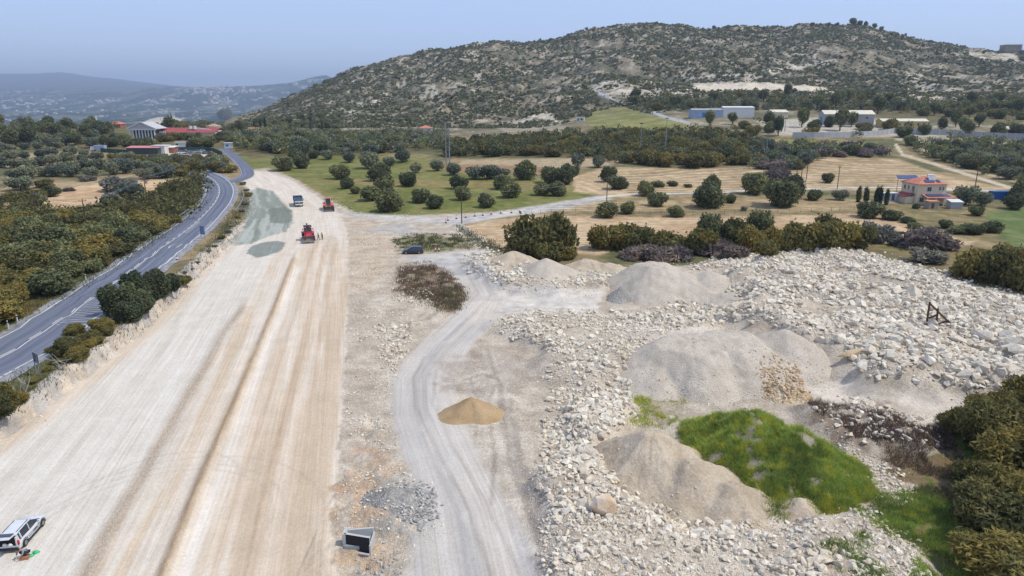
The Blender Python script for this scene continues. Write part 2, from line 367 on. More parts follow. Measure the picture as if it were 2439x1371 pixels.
def paint_ground():
    yr = [-220, -150, -90, -50, -25, -8, 6, 16]
    y = 22.0
    while y < 270: yr.append(y); y *= 1.004
    while y < 1500: yr.append(y); y *= 1.0062
    while y < 21500: yr.append(y); y *= 1.018
    yr = np.array(yr)
    sc = np.concatenate([[-3.2, -2.6, -2.1, -1.7, -1.45], np.arange(-1.3, 1.3001, .0024), [1.45, 1.7, 2.1, 2.6, 3.2]])
    W = np.where(yr >= 16, yr + 12, 28 + (16 - yr) * .5)
    X = sc[None, :] * W[:, None]; Y = np.repeat(yr[:, None], len(sc), 1)
    nr, nc = X.shape; x = X.ravel(); y = Y.ravel(); z = hgt(x, y)
    U, V = proj(x, y, z); U = np.where(y < 20, -9999, U)
    q = ppm(np.maximum(y, 20)); ju = (fbm(x * .9, y * .9, 3, 101) - .5) * q; jv = (fbm(x * .9, y * .9, 3, 102) - .5) * q * H / np.maximum(y, 25)
    Cc = np.empty((len(x), 3)); peb = np.zeros(len(x)); stk = np.zeros(len(x)); scr = np.zeros(len(x))
    nA = fbm(x / 9, y / 9, 5, 110); nB = fbm(x / 30, y / 30, 4, 120); nC = fbm(x / 2.5, y / 2.5, 4, 130)
    lerp = lambda a, b, t: np.asarray(a) * (1 - t[:, None]) + np.asarray(b) * t[:, None]
    # dry herbs and soil everywhere
    Cc[:] = lerp(C(120, 112, 84), C(158, 140, 108), sstep(.35, .65, nA)); Cc[:] = lerp(Cc, C(92, 98, 66), sstep(.5, .62, nB) * .8)
    def P(poly, col, soft=3, jit=1.0, amt=1.0, pb=None, st=None, sr=None, cond=None):
        xs = [p[0] for p in poly]; ysx = [p[1] for p in poly]; pad = 40
        m = np.where((U > min(xs) - pad) & (U < max(xs) + pad) & (V > min(ysx) - pad) & (V < max(ysx) + pad) & (y < 2200))[0]
        if len(m) == 0: return
        d = polydist(U[m] + ju[m] * jit * 3, V[m] + jv[m] * jit * 3, poly)
        t = sstep(-soft, soft, d) * amt
        if cond is not None: t = t * cond[m]
        c = col if not callable(col) else col(m)
        Cc[m] = Cc[m] * (1 - t[:, None]) + np.asarray(c) * t[:, None]
        for arr, val in ((peb, pb), (stk, st), (scr, sr)):
            if val is not None: arr[m] = arr[m] * (1 - t) + val * t
    two = lambda a, b, arr, lo=.38, hi=.62: (lambda m: lerp(a, b, sstep(lo, hi, arr[m])))
    # ---------------- hill slopes
    s_ = x / np.maximum(y, 30)
    hw = sstep(430, 640, y) * (1 - sstep(2000, 2600, y)) * sstep(-.42, -.33, s_)
    base = lerp(C(104, 101, 83), C(154, 141, 122), sstep(.40, .64, fbm(x / 14, y / 26, 5, 140)))
    pale = sstep(.55, .63, fbm(x / 9, y / 16, 4, 151)) * sstep(.50, .62, fbm(x / 80, y / 60, 4, 150))
    pale = np.maximum(pale, sstep(.68, .72, fbm(x / 6, y / 11, 3, 152)) * .8)
    base = lerp(base, C(202, 192, 178), pale * .75)
    Cc[:] = lerp(Cc, base, hw); scr = hw * (1 - .75 * pale) * .6
    # ---------------- valley and mountains
    far = sstep(1700, 2300, y)
    vc = lerp(C(54, 66, 58), C(104, 106, 94), sstep(.52, .68, fbm(x / 130, y / 420, 5, 160))); vc = lerp(vc, C(190, 184, 172), sstep(.66, .72, fbm(x / 60, y / 260, 4, 165)) * .5)
    vc = lerp(vc, C(88, 92, 84), sstep(9500, 10500, y)); Cc[:] = lerp(Cc, vc, far)
    # ---------------- fields and orchards of the middle distance
    green = two(C(112, 117, 66), C(132, 130, 82), nA); dry = two(C(186, 162, 130), C(204, 180, 148), nA)
    P([(560, 372), (1010, 372), (1090, 400), (1240, 420), (1400, 428), (1440, 470), (1350, 490), (1120, 512), (900, 518), (830, 503), (770, 470), (650, 410), (580, 400)], green, 5)
    P([(700, 425), (1080, 428), (1400, 440), (1400, 452), (1100, 447), (860, 440)], C(156, 134, 96), 3, 2, .55)
    P([(1100, 380), (1250, 378), (1480, 372), (1480, 392), (1250, 408), (1080, 410)], C(178, 160, 132), 4)
    P([(640, 400), (700, 425), (770, 462), (830, 500), (800, 500), (740, 470), (660, 425), (610, 405)], C(170, 140, 104), 5, 2, .8)
    P([(1000, 395), (1140, 390), (1320, 400), (1300, 412), (1100, 412)], C(150, 118, 90), 4, 2, .8)
    P([(1360, 420), (1450, 398), (1560, 400), (1800, 396), (1960, 372), (2140, 378), (2250, 420), (2420, 452), (2200, 455), (1940, 452), (1450, 468), (1370, 456)], dry, 4)
    P([(1290, 492), (1450, 466), (1700, 462), (2000, 470), (2130, 476), (2080, 500), (1700, 500), (1300, 508)], two(C(170, 148, 116), C(192, 170, 136), nA), 4)
    P([(1090, 540), (1180, 522), (1330, 508), (1700, 512), (2050, 506), (2200, 540), (2330, 572), (2280, 590), (1760, 575), (1500, 562), (1440, 604), (1240, 604), (1160, 585)], two(C(190, 164, 132), C(208, 184, 153), nA), 4)
    P([(2130, 488), (2345, 488), (2390, 560), (2300, 575), (2200, 540)], two(C(150, 132, 98), C(116, 112, 76), nC), 5, 2, .8)
    P([(2345, 500), (2439, 497), (2600, 500), (2600, 600), (2400, 585), (2385, 560), (2350, 525)], two(C(100, 116, 70), C(122, 130, 86), nA), 5)
    P([(2040, 580), (2300, 590), (2439, 600), (2439, 640), (2200, 620)], two(C(140, 122, 86), C(112, 112, 72), nA), 6, 2)
    P([(1390, 268), (1480, 250), (1560, 276), (1700, 300), (1740, 320), (1440, 312), (1390, 292)], two(C(128, 128, 78), C(150, 146, 96), nA), 3)
    P([(1850, 332), (2090, 338), (2060, 352), (1860, 350)], C(140, 142, 80), 3)
    P([(1640, 285), (1900, 285), (2439, 300), (2439, 330), (1900, 325), (1640, 300)], two(C(176, 168, 152), C(128, 120, 98), nA), 4, 2, .9)
    P([(1800, 288), (1960, 278), (2060, 280), (2210, 300), (2230, 325), (1860, 322)], C(196, 188, 176), 4, 2, .8)
    P([(2130, 330), (2310, 330), (2439, 345), (2439, 358), (2180, 346)], C(196, 186, 168), 3, 2, .85)
    dk = two(C(100, 98, 70), C(134, 116, 84), nC, .45, .7)
    for pl in ([(1060, 345), (1200, 332), (1480, 316), (1640, 312), (1790, 326), (1800, 396), (1640, 402), (1500, 392), (1480, 372), (1200, 372), (1060, 378)], [(560, 312), (760, 316), (1062, 316), (1070, 352), (900, 366), (700, 372), (600, 378), (560, 356)], [(-100, 300), (300, 302), (520, 298), (620, 298), (560, 345), (500, 358), (350, 358), (230, 358), (-100, 352)],
               [(1780, 330), (1900, 345), (2100, 350), (2130, 372), (1960, 374), (1880, 408), (1790, 402)], [(2150, 345), (2260, 340), (2700, 350), (2700, 470), (2439, 440), (2330, 410), (2200, 378)], [(1500, 232), (1700, 220), (2100, 238), (2439, 244), (2439, 300), (2200, 285), (2050, 272), (1850, 262), (1700, 262), (1560, 262)]):
        P(pl, dk, 5, 2, .85)
    # pale cuts on the slope
    for pl in ([(1640, 196), (1800, 193), (1960, 205), (1990, 222), (1820, 216), (1650, 218)], [(1200, 292), (1300, 268), (1320, 272), (1340, 290), (1290, 300)], [(1240, 270), (1330, 262), (1328, 276), (1260, 284)],
               [(1420, 195), (1470, 200), (1560, 212), (1560, 225), (1450, 228), (1425, 215)], [(1820, 165), (1900, 158), (1975, 145), (1930, 160), (1840, 180), (1780, 185)], [(2120, 190), (2180, 170), (2330, 245), (2300, 265), (2180, 240)],
               [(2290, 120), (2420, 125), (2439, 150), (2320, 140)], [(1010, 196), (1040, 204), (1050, 245), (1020, 230)], [(810, 262), (850, 245), (940, 215), (900, 250), (830, 275)], [(1500, 222), (1640, 205), (1700, 235), (1560, 240)]):
        P(pl, lambda m: lerp(C(196, 186, 170), C(218, 208, 194), sstep(.4, .6, nC[m])), 6, 5, .92, sr=.15, cond=sstep(.36, .50, fbm(x / 7, y / 12, 3, 153)))
    # dirt roads on the slope
    P([(1650, 200), (1800, 196), (1960, 207), (1985, 219), (1830, 215), (1655, 215)], C(222, 210, 192), 3, 4, .9, sr=.05)
    P([(1290, 500), (1450, 505), (1700, 510), (2080, 500), (2090, 508), (1700, 518), (1300, 514)], two(C(112, 106, 76), C(146, 128, 98), nC), 3, 2, .8)
    P([(1450, 470), (1700, 466), (2100, 468), (2100, 476), (1700, 474), (1440, 480)], two(C(112, 110, 76), C(150, 134, 102), nC), 2, 2, .7)
    for pl, w, c in (([(1425, 469), (1500, 463), (1600, 460), (1680, 458), (1940, 448), (2130, 446), (2300, 452), (2460, 459)], 2.2, C(206, 204, 200)), ([(1640, 186), (1760, 178), (1850, 166), (1920, 155), (1990, 140)], 2.5, C(206, 200, 190)), ([(1415, 190), (1425, 205), (1428, 222), (1470, 240), (1530, 258), (1590, 280), (1640, 292)], 4, C(176, 178, 184)), ([(1420, 196), (1500, 192)], 2, C(196, 192, 186)),
                     ([(2135, 345), (2150, 368), (2220, 388), (2320, 420), (2400, 445), (2450, 456)], 4, C(208, 194, 172)), ([(2160, 372), (2260, 398), (2340, 412), (2420, 432)], 2.5, C(196, 176, 150)), ([(2180, 350), (2250, 375)], 3, C(200, 186, 162))):
        m = np.where((V < 480) & (V > 120) & (y < 1500))[0]; d, _ = linedist(U[m] + ju[m], V[m] + jv[m], pl); t = (1 - sstep(w * .6, w * 1.2, np.abs(d))) * .9
        Cc[m] = lerp(Cc[m], c, t); scr[m] *= (1 - t)
    # left side: stubble clearing and terraces
    P([(90, 480), (180, 445), (300, 425), (430, 428), (400, 462), (350, 500), (240, 512), (140, 505)], two(C(196, 166, 132), C(214, 186, 152), nA), 4)
    for pl in ([(0, 425), (100, 395), (200, 384), (260, 380), (150, 400), (60, 418)], [(0, 372), (120, 362), (230, 360), (120, 372), (0, 382)], [(60, 440), (200, 432), (330, 414), (300, 424), (120, 450)], [(360, 360), (480, 358), (500, 372), (440, 382), (380, 372)],
               [(470, 315), (620, 318), (640, 330), (480, 330)]):
        P(pl, C(180, 158, 130), 3, 2, .85)
    P([(350, 363), (420, 360), (500, 366), (505, 385), (460, 390), (400, 376)], C(206, 196, 182), 3, 1)
    P([(1180, 300), (1200, 290), (1290, 296), (1360, 300), (1350, 312), (1200, 312)], C(186, 176, 158), 3, 2, .6)
    # quarry platform in the valley
    m = np.where((y > 550) & (y < 9000) & (U > 250) & (U < 520))[0]
    for pl, c in (([(335, 295), (350, 286), (375, 279), (410, 277), (436, 284), (420, 291), (380, 296)], C(210, 196, 178)), ([(96, 284), (104, 283), (118, 296), (110, 297)], C(220, 205, 190))):
        m = np.where((y > 550) & (y < 9000) & (U > 60) & (U < 520))[0]
        d = polydist(U[m], V[m], pl); t = sstep(-1, 1, d); Cc[m] = lerp(Cc[m], c, t)
    # ---------------- verge beside the asphalt road, scrub floor
    P([(-400, 560), (100, 500), (350, 470), (490, 418), (500, 455), (400, 560), (170, 700), (0, 800), (-500, 1100)], two(C(84, 86, 54), C(104, 92, 58), nA), 5, 2)
    for pl, amt in (([(-500, 1130), (0, 792), (168, 690), (370, 560), (480, 486), (494, 495), (380, 575), (175, 712), (0, 815), (-500, 1180)], .9),):
        P(pl, C(168, 166, 160), 3, .6, amt)
    # ---------------- the works: cream carriageway
    dW, aW = linedist(x, y, WIND); dC, aC = linedist(x, y, CORR); dL, aL = linedist(x, y, WALL)
    near = (y > 18) & (y < 420)
    white = C(222, 217, 210); cream = C(221, 211, 199); tan = C(209, 192, 172); rub = C(199, 188, 175)
    area = [(-900, 1800), (-500, 1330), (0, 1045), (150, 935), (320, 800), (455, 668), (520, 600), (545, 560), (585, 520), (600, 470), (575, 430), (585, 405), (640, 400), (700, 425), (770, 468), (835, 500), (860, 512), (1000, 512), (1180, 505), (1430, 466), (1460, 474), (1330, 500), (1190, 518), (1100, 535), (1170, 580), (1170, 596),
            (1330, 640), (1440, 640), (1640, 632), (1800, 606), (1990, 588), (2160, 630), (2310, 676), (2439, 712), (2900, 850), (2900, 1000), (2439, 985), (2439, 1000), (2300, 990), (2150, 1040), (2080, 1060), (2170, 1150), (2180, 1200), (2060, 1210), (2180, 1310), (2230, 1390), (2300, 1800)]
    P(area, lambda m: lerp(rub, C(215, 206, 194), sstep(.35, .65, nC[m])), 3, 1.0, 1, pb=.75)
    # carriageway left (white) and right (tan) of the windrow
    cw = [(-900, 1800), (-500, 1330), (0, 1050), (150, 940), (320, 804), (455, 674), (520, 605), (550, 565), (588, 522), (603, 470), (580, 430), (592, 408), (640, 408), (700, 432), (760, 470), (800, 498), (822, 530), (832, 600), (830, 720), (820, 860), (812, 1000), (800, 1150), (790, 1260), (795, 1371), (800, 1600)]
    wm = sstep(-2.2, -3.6, dW)                                  # left part
    def cwcol(m):
        c = lerp(cream, white, sstep(-4.2, -6.5, dW[m] + (nC[m] - .5) * 2))
        c = lerp(c, C(214, 196, 174), sstep(.50, .62, fbm(dW[m] * .5, aW[m] * .05, 4, 170)) * sstep(-7, -4, dW[m]) * .8)
        right = sstep(.3, 1.2, dW[m]); band = fbm(dW[m] * .42, aW[m] * .012, 3, 180)
        rc = lerp(tan, C(222, 207, 190), sstep(.40, .60, band)); rc = lerp(rc, C(228, 220, 210), sstep(.58, .70, fbm(dW[m] * .9, aW[m] * .05, 4, 190)) * .6)
        c = lerp(c, rc, right)
        nx = (y[m] > 150 * S); c = lerp(c, lerp(cream, C(224, 216, 208), nB[m]), sstep(125 * S, 150 * S, y[m]))
        return c
    P(cw, cwcol, 3, .5, 1, pb=.12, st=.75)
    mm = near & (dL > 0.2)
    # wheel spoil strip left of the windrow, windrow itself, pale line next to it
    def line(d, al, c0, w, col, amt, pbv=None, lo=0, hi=1e9):
        t = np.exp(-((d - c0) / w) ** 2) * amt * mm * sstep(lo - 2, lo + 2, al) * (1 - sstep(hi - 4, hi + 4, al))
        Cc[:] = lerp(Cc, col, t)
        if pbv is not None: peb[:] = peb * (1 - t) + pbv * t
    w1 = (fbm(aW / 9, 0 * aW, 3, 200) - .5) * .9
    line(dW + w1, aW, -5.6, .7, C(194, 181, 167), .7, 1.0, 0, 75); line(dW, aW, -.2, .5, C(194, 168, 136), .85, .5, 0, 108)
    line(dW + w1 * .4, aW, 1.25, .55, C(236, 231, 226), .7 * 1, None, 0, 100); line(dW + w1 * .4, aW, -1.5, .6, C(230, 222, 214), .5, None, 0, 100)
    for c0, w, a in ((3.2, .35, .35), (5.4, .22, .5), (5.9, .2, .35), (7.6, .5, .25)): line(dW + w1 * .15, aW, c0, w, C(180, 152, 124), a)
    # tyre arcs near the white car
    for cx, cy, rr in ((-28, 46, 9.0), (-28, 46, 9.9), (-27, 45, 12.4), (-30, 52, 6.2)):
        d = np.abs(np.hypot(x - cx, (y - cy) * 1.0) - rr); t = np.exp(-(d / .16) ** 2) * .28 * (y > cy) * (y < 90); Cc[:] = lerp(Cc, C(176, 168, 162), t)
    # cut face
    face = sstep(-2.1, -1.5, dL) * (1 - sstep(.1, .8, dL)) * (y < 180) * (y > 18); Cc[:] = lerp(Cc, lerp(C(196, 190, 186), C(218, 206, 192), sstep(.4, .6, nC)), face); stk *= (1 - face); peb = peb * (1 - face) + .5 * face
    ft = sstep(.2, .8, dL) * (1 - sstep(1.2, 3.0, dL)) * (y < 170) * (y > 18); Cc[:] = lerp(Cc, C(222, 203, 184), ft * .6)
    # green grey sand spread on the carriageway
    P([(540, 572), (580, 545), (586, 500), (592, 460), (612, 446), (650, 455), (690, 500), (697, 530), (680, 552), (640, 562), (600, 580), (560, 584)], lambda m: lerp(C(142, 151, 146), C(178, 184, 180), sstep(.46, .62, fbm(dC[m] * .9, aC[m] * .05, 4, 210))), 2.0, .5, .95, pb=.2, st=1)
    P([(638, 500), (652, 494), (680, 492), (697, 502), (697, 528), (670, 532), (645, 530)], C(128, 136, 129), 1.5, .6, .9, pb=.2, st=.6)
    P([(588, 602), (600, 585), (630, 576), (660, 573), (680, 577), (672, 595), (640, 608), (610, 614)], C(140, 149, 146), 1.2, .3, .95, pb=.1, st=1)
    # right verge soil colours
    P([(800, 1371), (820, 1180), (860, 1120), (930, 1130), (940, 1200), (900, 1371)], C(206, 178, 150), 10, 2, .6)
    P([(860, 1070), (960, 1060), (965, 1130), (900, 1150), (850, 1200), (800, 1180)], C(208, 178, 152), 8, 3, .5)
    P([(920, 1130), (1040, 1150), (1045, 1230), (980, 1280), (900, 1240)], C(180, 178, 176), 6, 2, .8)
    P([(830, 520), (900, 530), (960, 560), (930, 640), (880, 700), (840, 700)], C(216, 198, 176), 10, 2, .6)
    P([(845, 545), (960, 530), (1000, 545), (960, 560), (900, 558)], C(196, 200, 206), 3, 1, .5)
    # ---------------- haul track
    dH, aH = linedist(x, y, HAUL)
    hwid = 3.6 + 1.6 * (1 - sstep(36, 52, y)); hm = (1 - sstep(hwid * .85, hwid * 1.15, np.abs(dH + (nC - .5)))) * near
    hc = lerp(C(208, 203, 199), C(188, 186, 186), np.clip(np.exp(-((dH + .6) / .9) ** 2) * .8 + sstep(.5, .65, fbm(dH * .5, aH * .03, 3, 220)) * .6, 0, 1))
    Cc[:] = lerp(Cc, hc, hm); peb = peb * (1 - hm) + .15 * hm; stk = np.maximum(stk * (1 - hm), hm * .8)
    P([(960, 610), (1070, 600), (1168, 590), (1150, 572), (1095, 540), (1050, 530), (900, 525), (800, 508), (860, 508), (1050, 518), (1180, 505), (1430, 466), (1455, 472), (1330, 500), (1190, 518), (1100, 533), (1130, 560), (1185, 590), (1165, 620), (1200, 680), (1090, 660), (1050, 630), (980, 622)], lambda m: lerp(C(206, 201, 197), C(192, 190, 190), sstep(.4, .6, nA[m])), 3, .5, .95, pb=.25, st=.0)
    P([(1130, 700), (1200, 682), (1300, 680), (1440, 690), (1420, 745), (1260, 742), (1160, 760), (1100, 780)], lambda m: lerp(C(219, 212, 205), C(206, 200, 196), sstep(.4, .65, nC[m])), 6, .8, .95, pb=.15)
    P([(1820, 940), (1960, 900), (2040, 905), (2230, 935), (2439, 955), (2700, 990), (2700, 1030), (2380, 990), (2200, 1000), (2050, 970), (1930, 950)], C(216, 206, 196), 5, 1, .9, pb=.2)
    P([(1410, 780), (1640, 775), (1800, 790), (1780, 830), (1620, 850)], C(212, 204, 198), 4, 1, .7, pb=.3)
    P([(1040, 860), (1180, 840), (1300, 850), (1300, 900), (1200, 940), (1060, 930)], C(192, 182, 174), 10, 2, .6, pb=.8)
    P([(1190, 950), (1220, 950), (1240, 1060), (1290, 1180), (1330, 1371), (1290, 1371), (1240, 1180), (1205, 1060)], C(178, 168, 160), 4, .5, .75, pb=.7)
    P([(1000, 1010), (1060, 1000), (1180, 1190), (1290, 1371), (1200, 1371), (1100, 1180)], C(212, 206, 203), 8, .8, .6)
    P([(1215, 1110), (1265, 1110), (1300, 1190), (1250, 1200)], C(170, 166, 166), 6, 1, .5)
    for pl, w_, a_ in (([(1160, 830), (1185, 905), (1160, 965), (1178, 1080), (1170, 1200)], .22, .45), ([(1105, 905), (1150, 890), (1190, 905), (1198, 1000), (1215, 1110), (1262, 1230), (1330, 1400)], .28, .5), ([(1040, 880), (1030, 960), (1075, 1060), (1160, 1200), (1240, 1371)], .2, .35), ([(1010, 850), (985, 900), (990, 970), (1050, 1090), (1120, 1220), (1180, 1400)], .2, .35),
                       ([(1060, 810), (1130, 745), (1170, 700), (1150, 650), (1090, 615)], .35, .35), ([(1030, 800), (1100, 735), (1140, 700), (1115, 655)], .25, .3), ([(1180, 745), (1300, 735), (1430, 735)], .3, .25), ([(1160, 715), (1290, 705), (1440, 700)], .3, .22), ([(1120, 900), (1138, 960), (1132, 1040)], .14, .3), ([(1222, 1040), (1262, 1180), (1282, 1290)], .5, .35)):
        dl, _ = linedist(x, y, [(p.x, p.y) for p in (G(*q_) for q_ in pl)]); t = np.exp(-((dl + (nC - .5) * .3) / w_) ** 2) * a_ * near * (.5 + nA); t = np.clip(t, 0, 1); Cc[:] = lerp(Cc, C(158, 150, 144), t)
        t = np.clip(np.exp(-((np.abs(dl) - w_ * 2.2) / w_) ** 2) * a_ * .7 * near, 0, 1); Cc[:] = lerp(Cc, C(224, 218, 210), t)
    # weedy patches on the works
    weed = two(C(134, 122, 84), C(120, 130, 76), nC)
    P([(960, 640), (1020, 632), (1060, 650), (1110, 700), (1080, 735), (1040, 725), (990, 705), (945, 690)], two(C(150, 124, 106), C(118, 116, 74), nC), 8, 2, .75)
    P([(940, 570), (1000, 560), (1110, 566), (1125, 590), (1060, 598), (960, 604)], weed, 4, 2, .8)
    P([(1095, 545), (1150, 575), (1240, 605), (1200, 605), (1150, 590)], two(C(110, 106, 76), C(140, 124, 94), nC), 4, 2, .9)
    P([(1520, 950), (1580, 940), (1640, 945), (1600, 1010), (1530, 1010)], two(C(186, 176, 160), C(120, 136, 70), nC, .52, .62), 6, 2, .9)
    P([(2080, 1060), (2250, 1040), (2600, 1000), (2900, 1400), (2300, 1800), (2230, 1390), (2180, 1290), (2080, 1215), (2190, 1190)], two(C(92, 112, 50), C(128, 112, 82), nC, .4, .7), 8, 2, .95, pb=.1)
    P([(1920, 960), (2060, 955), (2230, 1020), (2270, 1080), (2120, 1085), (2000, 1050)], two(C(150, 132, 118), C(196, 186, 176), nC), 8, 2, .8)
    P([(2070, 1075), (2170, 1080), (2260, 1100), (2260, 1180), (2170, 1150)], C(142, 118, 98), 6, 2, .8)
    P([(2560, 1000), (2900, 1000), (2900, 1400), (2500, 1400)], C(80, 88, 50), 8, 2, .9)
    # furrow and swath rows
    rows = np.zeros(len(x))
    def RW(poly, per, amp, ax, ay, col, wv):
        m = np.where((y < 900) & (V > 330) & (V < 620) & (U > min(p[0] for p in poly) - 20) & (U < max(p[0] for p in poly) + 20))[0]
        t = sstep(-3, 4, polydist(U[m], V[m], poly)); ph = (ax * x[m] + ay * y[m] + (fbm(x[m] / wv, y[m] / wv, 2, 240) - .5) * 14) / per
        r = sstep(.25, .9, np.sin(ph * 6.2832) + (nC[m] - .5) * 1.3) * amp * t; Cc[m] = lerp(Cc[m], col, r)
    RW([(1440, 402), (1800, 398), (1960, 374), (2140, 380), (2280, 440), (2200, 454), (1940, 450), (1500, 464)], 4.6, .95, .05, 1.0, C(118, 106, 78), 60)
    RW([(1360, 420), (1440, 400), (1450, 466), (1380, 455)], 4.0, .4, 1.0, .3, C(150, 126, 94), 40)
    RW([(1300, 492), (1450, 470), (2100, 478), (2080, 498), (1300, 506)], 3.4, .75, .05, 1.0, C(126, 110, 80), 60)
    RW([(1120, 540), (1330, 510), (2050, 508), (2320, 575), (1760, 573), (1500, 560), (1430, 600), (1250, 600)], 2.6, .75, .10, 1.0, C(158, 128, 98), 50)
    RW([(110, 480), (190, 445), (420, 430), (340, 500), (200, 508)], 3.6, .4, .3, 1.0, C(168, 138, 104), 30)
    idx = np.arange(nr * nc).reshape(nr, nc)
    Fq = np.stack([idx[:-1, :-1], idx[:-1, 1:], idx[1:, 1:], idx[1:, :-1]], -1).reshape(-1, 4)
    # lower the sheet a little below the asphalt so that the road surface lies on it
    me = npmesh('ground', np.stack([x, y, z], 1), Fq, ground_material(), True)
    cattr(me, 'Col', np.clip(Cc, 0, .9)); fattr(me, 'peb', peb); fattr(me, 'stk', stk); fattr(me, 'scr', scr)
    tu = np.where(hm > .3, dH + 60, dC); tv = np.where(hm > .3, aH, aC); vattr(me, 'trk', np.stack([tu, tv, 0 * tu], 1))
    o = link('ground', me); tag(o, 'bare earth, rubble, stubble fields and scrub covered hill', None, None, 'structure'); return o
GROUND = paint_ground()
def hz(x, y): return float(hgt(np.array([x]), np.array([y]))[0])
# ================================================================== ASPHALT ROADS
def asphalt_mat():
    m, nt, b = mat_new('asphalt'); pos = N(nt, 'ShaderNodeNewGeometry').outputs['Position']
    at = N(nt, 'ShaderNodeAttribute', attribute_name='trk'); sx = N(nt, 'ShaderNodeSeparateXYZ'); nt.links.new(at.outputs['Vector'], sx.inputs[0])
    cb = N(nt, 'ShaderNodeCombineXYZ'); nt.links.new(math_(nt, 'MULTIPLY', sx.outputs[0], 1.3), cb.inputs[0]); nt.links.new(math_(nt, 'MULTIPLY', sx.outputs[1], .02), cb.inputs[1])
    s1 = noise(nt, cb.outputs[0], 1, 4, .6); n2 = noise(nt, pos, 6, 5, .7)
    c = mixc(nt, C(93, 99, 117), C(124, 130, 148), rng_(nt, s1, .35, .65)); c = mixc(nt, c, mixc(nt, (.85, .85, .85), (1.15, 1.15, 1.15), n2), .8, 'MULTIPLY')
    e = rng_(nt, math_(nt, 'ABSOLUTE', sx.outputs[0]), 4.0, 5.2); c = mixc(nt, c, C(160, 160, 164), math_(nt, 'MULTIPLY', e, rng_(nt, noise(nt, pos, .8, 4), .3, .6)))
    nt.links.new(c, b.inputs['Base Color']); b.inputs['Roughness'].default_value = .85; return m
M_ASPH = asphalt_mat()
def smooth_line(pts, step):
    pts = [Vector((p[0], p[1])) for p in pts]; out = []
    for i in range(len(pts) - 1):
        p0 = pts[max(i - 1, 0)]; p1 = pts[i]; p2 = pts[i + 1]; p3 = pts[min(i + 2, len(pts) - 1)]
        n = max(2, int((p2 - p1).length / step))
        for j in range(n):
            t = j / n; out.append(.5 * ((2 * p1) + (p2 - p0) * t + (2 * p0 - 5 * p1 + 4 * p2 - p3) * t * t + (3 * p1 - p0 - 3 * p2 + p3) * t ** 3))
    out.append(pts[-1]); P_ = np.array([(p.x, p.y) for p in out])
    if len(P_) > 60 and step < 2:
        for _ in range(3):
            Q = P_.copy()
            for i in range(1, len(P_) - 1): w = min(i, len(P_) - 1 - i, 4); Q[i] = P_[i - w:i + w + 1].mean(0)
            P_ = Q
    return [Vector(p) for p in P_]
def ribbon(name, line, l, r, lift, mat, nx=6, t0=0.0, t1=1e9, dash=None):
    """strip between offsets l and r (metres, right positive) of a centre line"""
    P_ = np.array([(p.x, p.y) for p in line]); d = np.gradient(P_, axis=0); d /= np.linalg.norm(d, axis=1)[:, None]
    nrm = np.stack([d[:, 1], -d[:, 0]], 1); al = np.concatenate([[0], np.cumsum(np.linalg.norm(np.diff(P_, axis=0), axis=1))])
    keep = (al >= t0) & (al <= t1); P_, nrm, al = P_[keep], nrm[keep], al[keep]
    of = np.linspace(l, r, nx + 1); X = P_[:, None, 0] + nrm[:, None, 0] * of; Y = P_[:, None, 1] + nrm[:, None, 1] * of
    Z = hgt(X.ravel(), Y.ravel()) + lift; n, k = X.shape; idx = np.arange(n * k).reshape(n, k)
    Fq = np.stack([idx[:-1, :-1], idx[:-1, 1:], idx[1:, 1:], idx[1:, :-1]], -1)
    if dash: m = ((al[:-1] % (dash[0] + dash[1])) < dash[0]); Fq = Fq[m]
    me = npmesh(name, np.stack([X.ravel(), Y.ravel(), Z], 1), Fq.reshape(-1, 4), mat, True)
    vattr(me, 'trk', np.stack([np.repeat(of[None], n, 0).ravel(), np.repeat(al[:, None], k, 1).ravel(), np.zeros(n * k)], 1)); return me
def px_line(pts): return [(g.x, g.y) for g in (G(u, v) for u, v in pts)]
ROADC = px_line([(-700, 1180), (-400, 1032), (-150, 928), (0, 861), (124, 778), (242, 698), (340, 625), (425, 564), (480, 518), (512, 484), (524, 455), (515, 433), (488, 416), (455, 405), (425, 399), (395, 393), (360, 388)])
RL = smooth_line(ROADC, 1.5)
link('asphalt_road', ribbon('asphalt_road', RL, -5.6, 6.2, .07, M_ASPH, 10))
tag(bpy.data.objects['asphalt_road'], kind='structure')
M_PAINT = plain('road_paint', C(214, 212, 205), .7, var=.15, scale=5, dirt=C(150, 150, 155))
SIDE = px_line([(590, 470), (560, 448), (540, 434), (575, 428), (590, 416), (586, 402), (577, 391), (565, 380), (553, 370), (543, 361), (533, 353)])
SL = smooth_line(SIDE[2:], 1.5)
link('side_road', ribbon('side_road', SL, -2.7, 2.7, .085, M_ASPH, 6)); tag(bpy.data.objects['side_road'], kind='structure')
def paint(name, me): o = link(name, me); tag(o, kind='structure'); return o
paint('edge_line', ribbon('edge_line', RL, -4.5, -4.28, .088, M_PAINT, 1)); paint('edge_line', ribbon('edge_line', RL, 4.35, 4.6, .088, M_PAINT, 1))
paint('centre_line', ribbon('centre_line', RL, -.06, .12, .088, M_PAINT, 1)); paint('centre_line', ribbon('centre_line', RL, -.42, -.24, .088, M_PAINT, 1, dash=(3, 3)))
paint('edge_line', ribbon('edge_line', SL, -2.4, -2.27, .1, M_PAINT, 1))
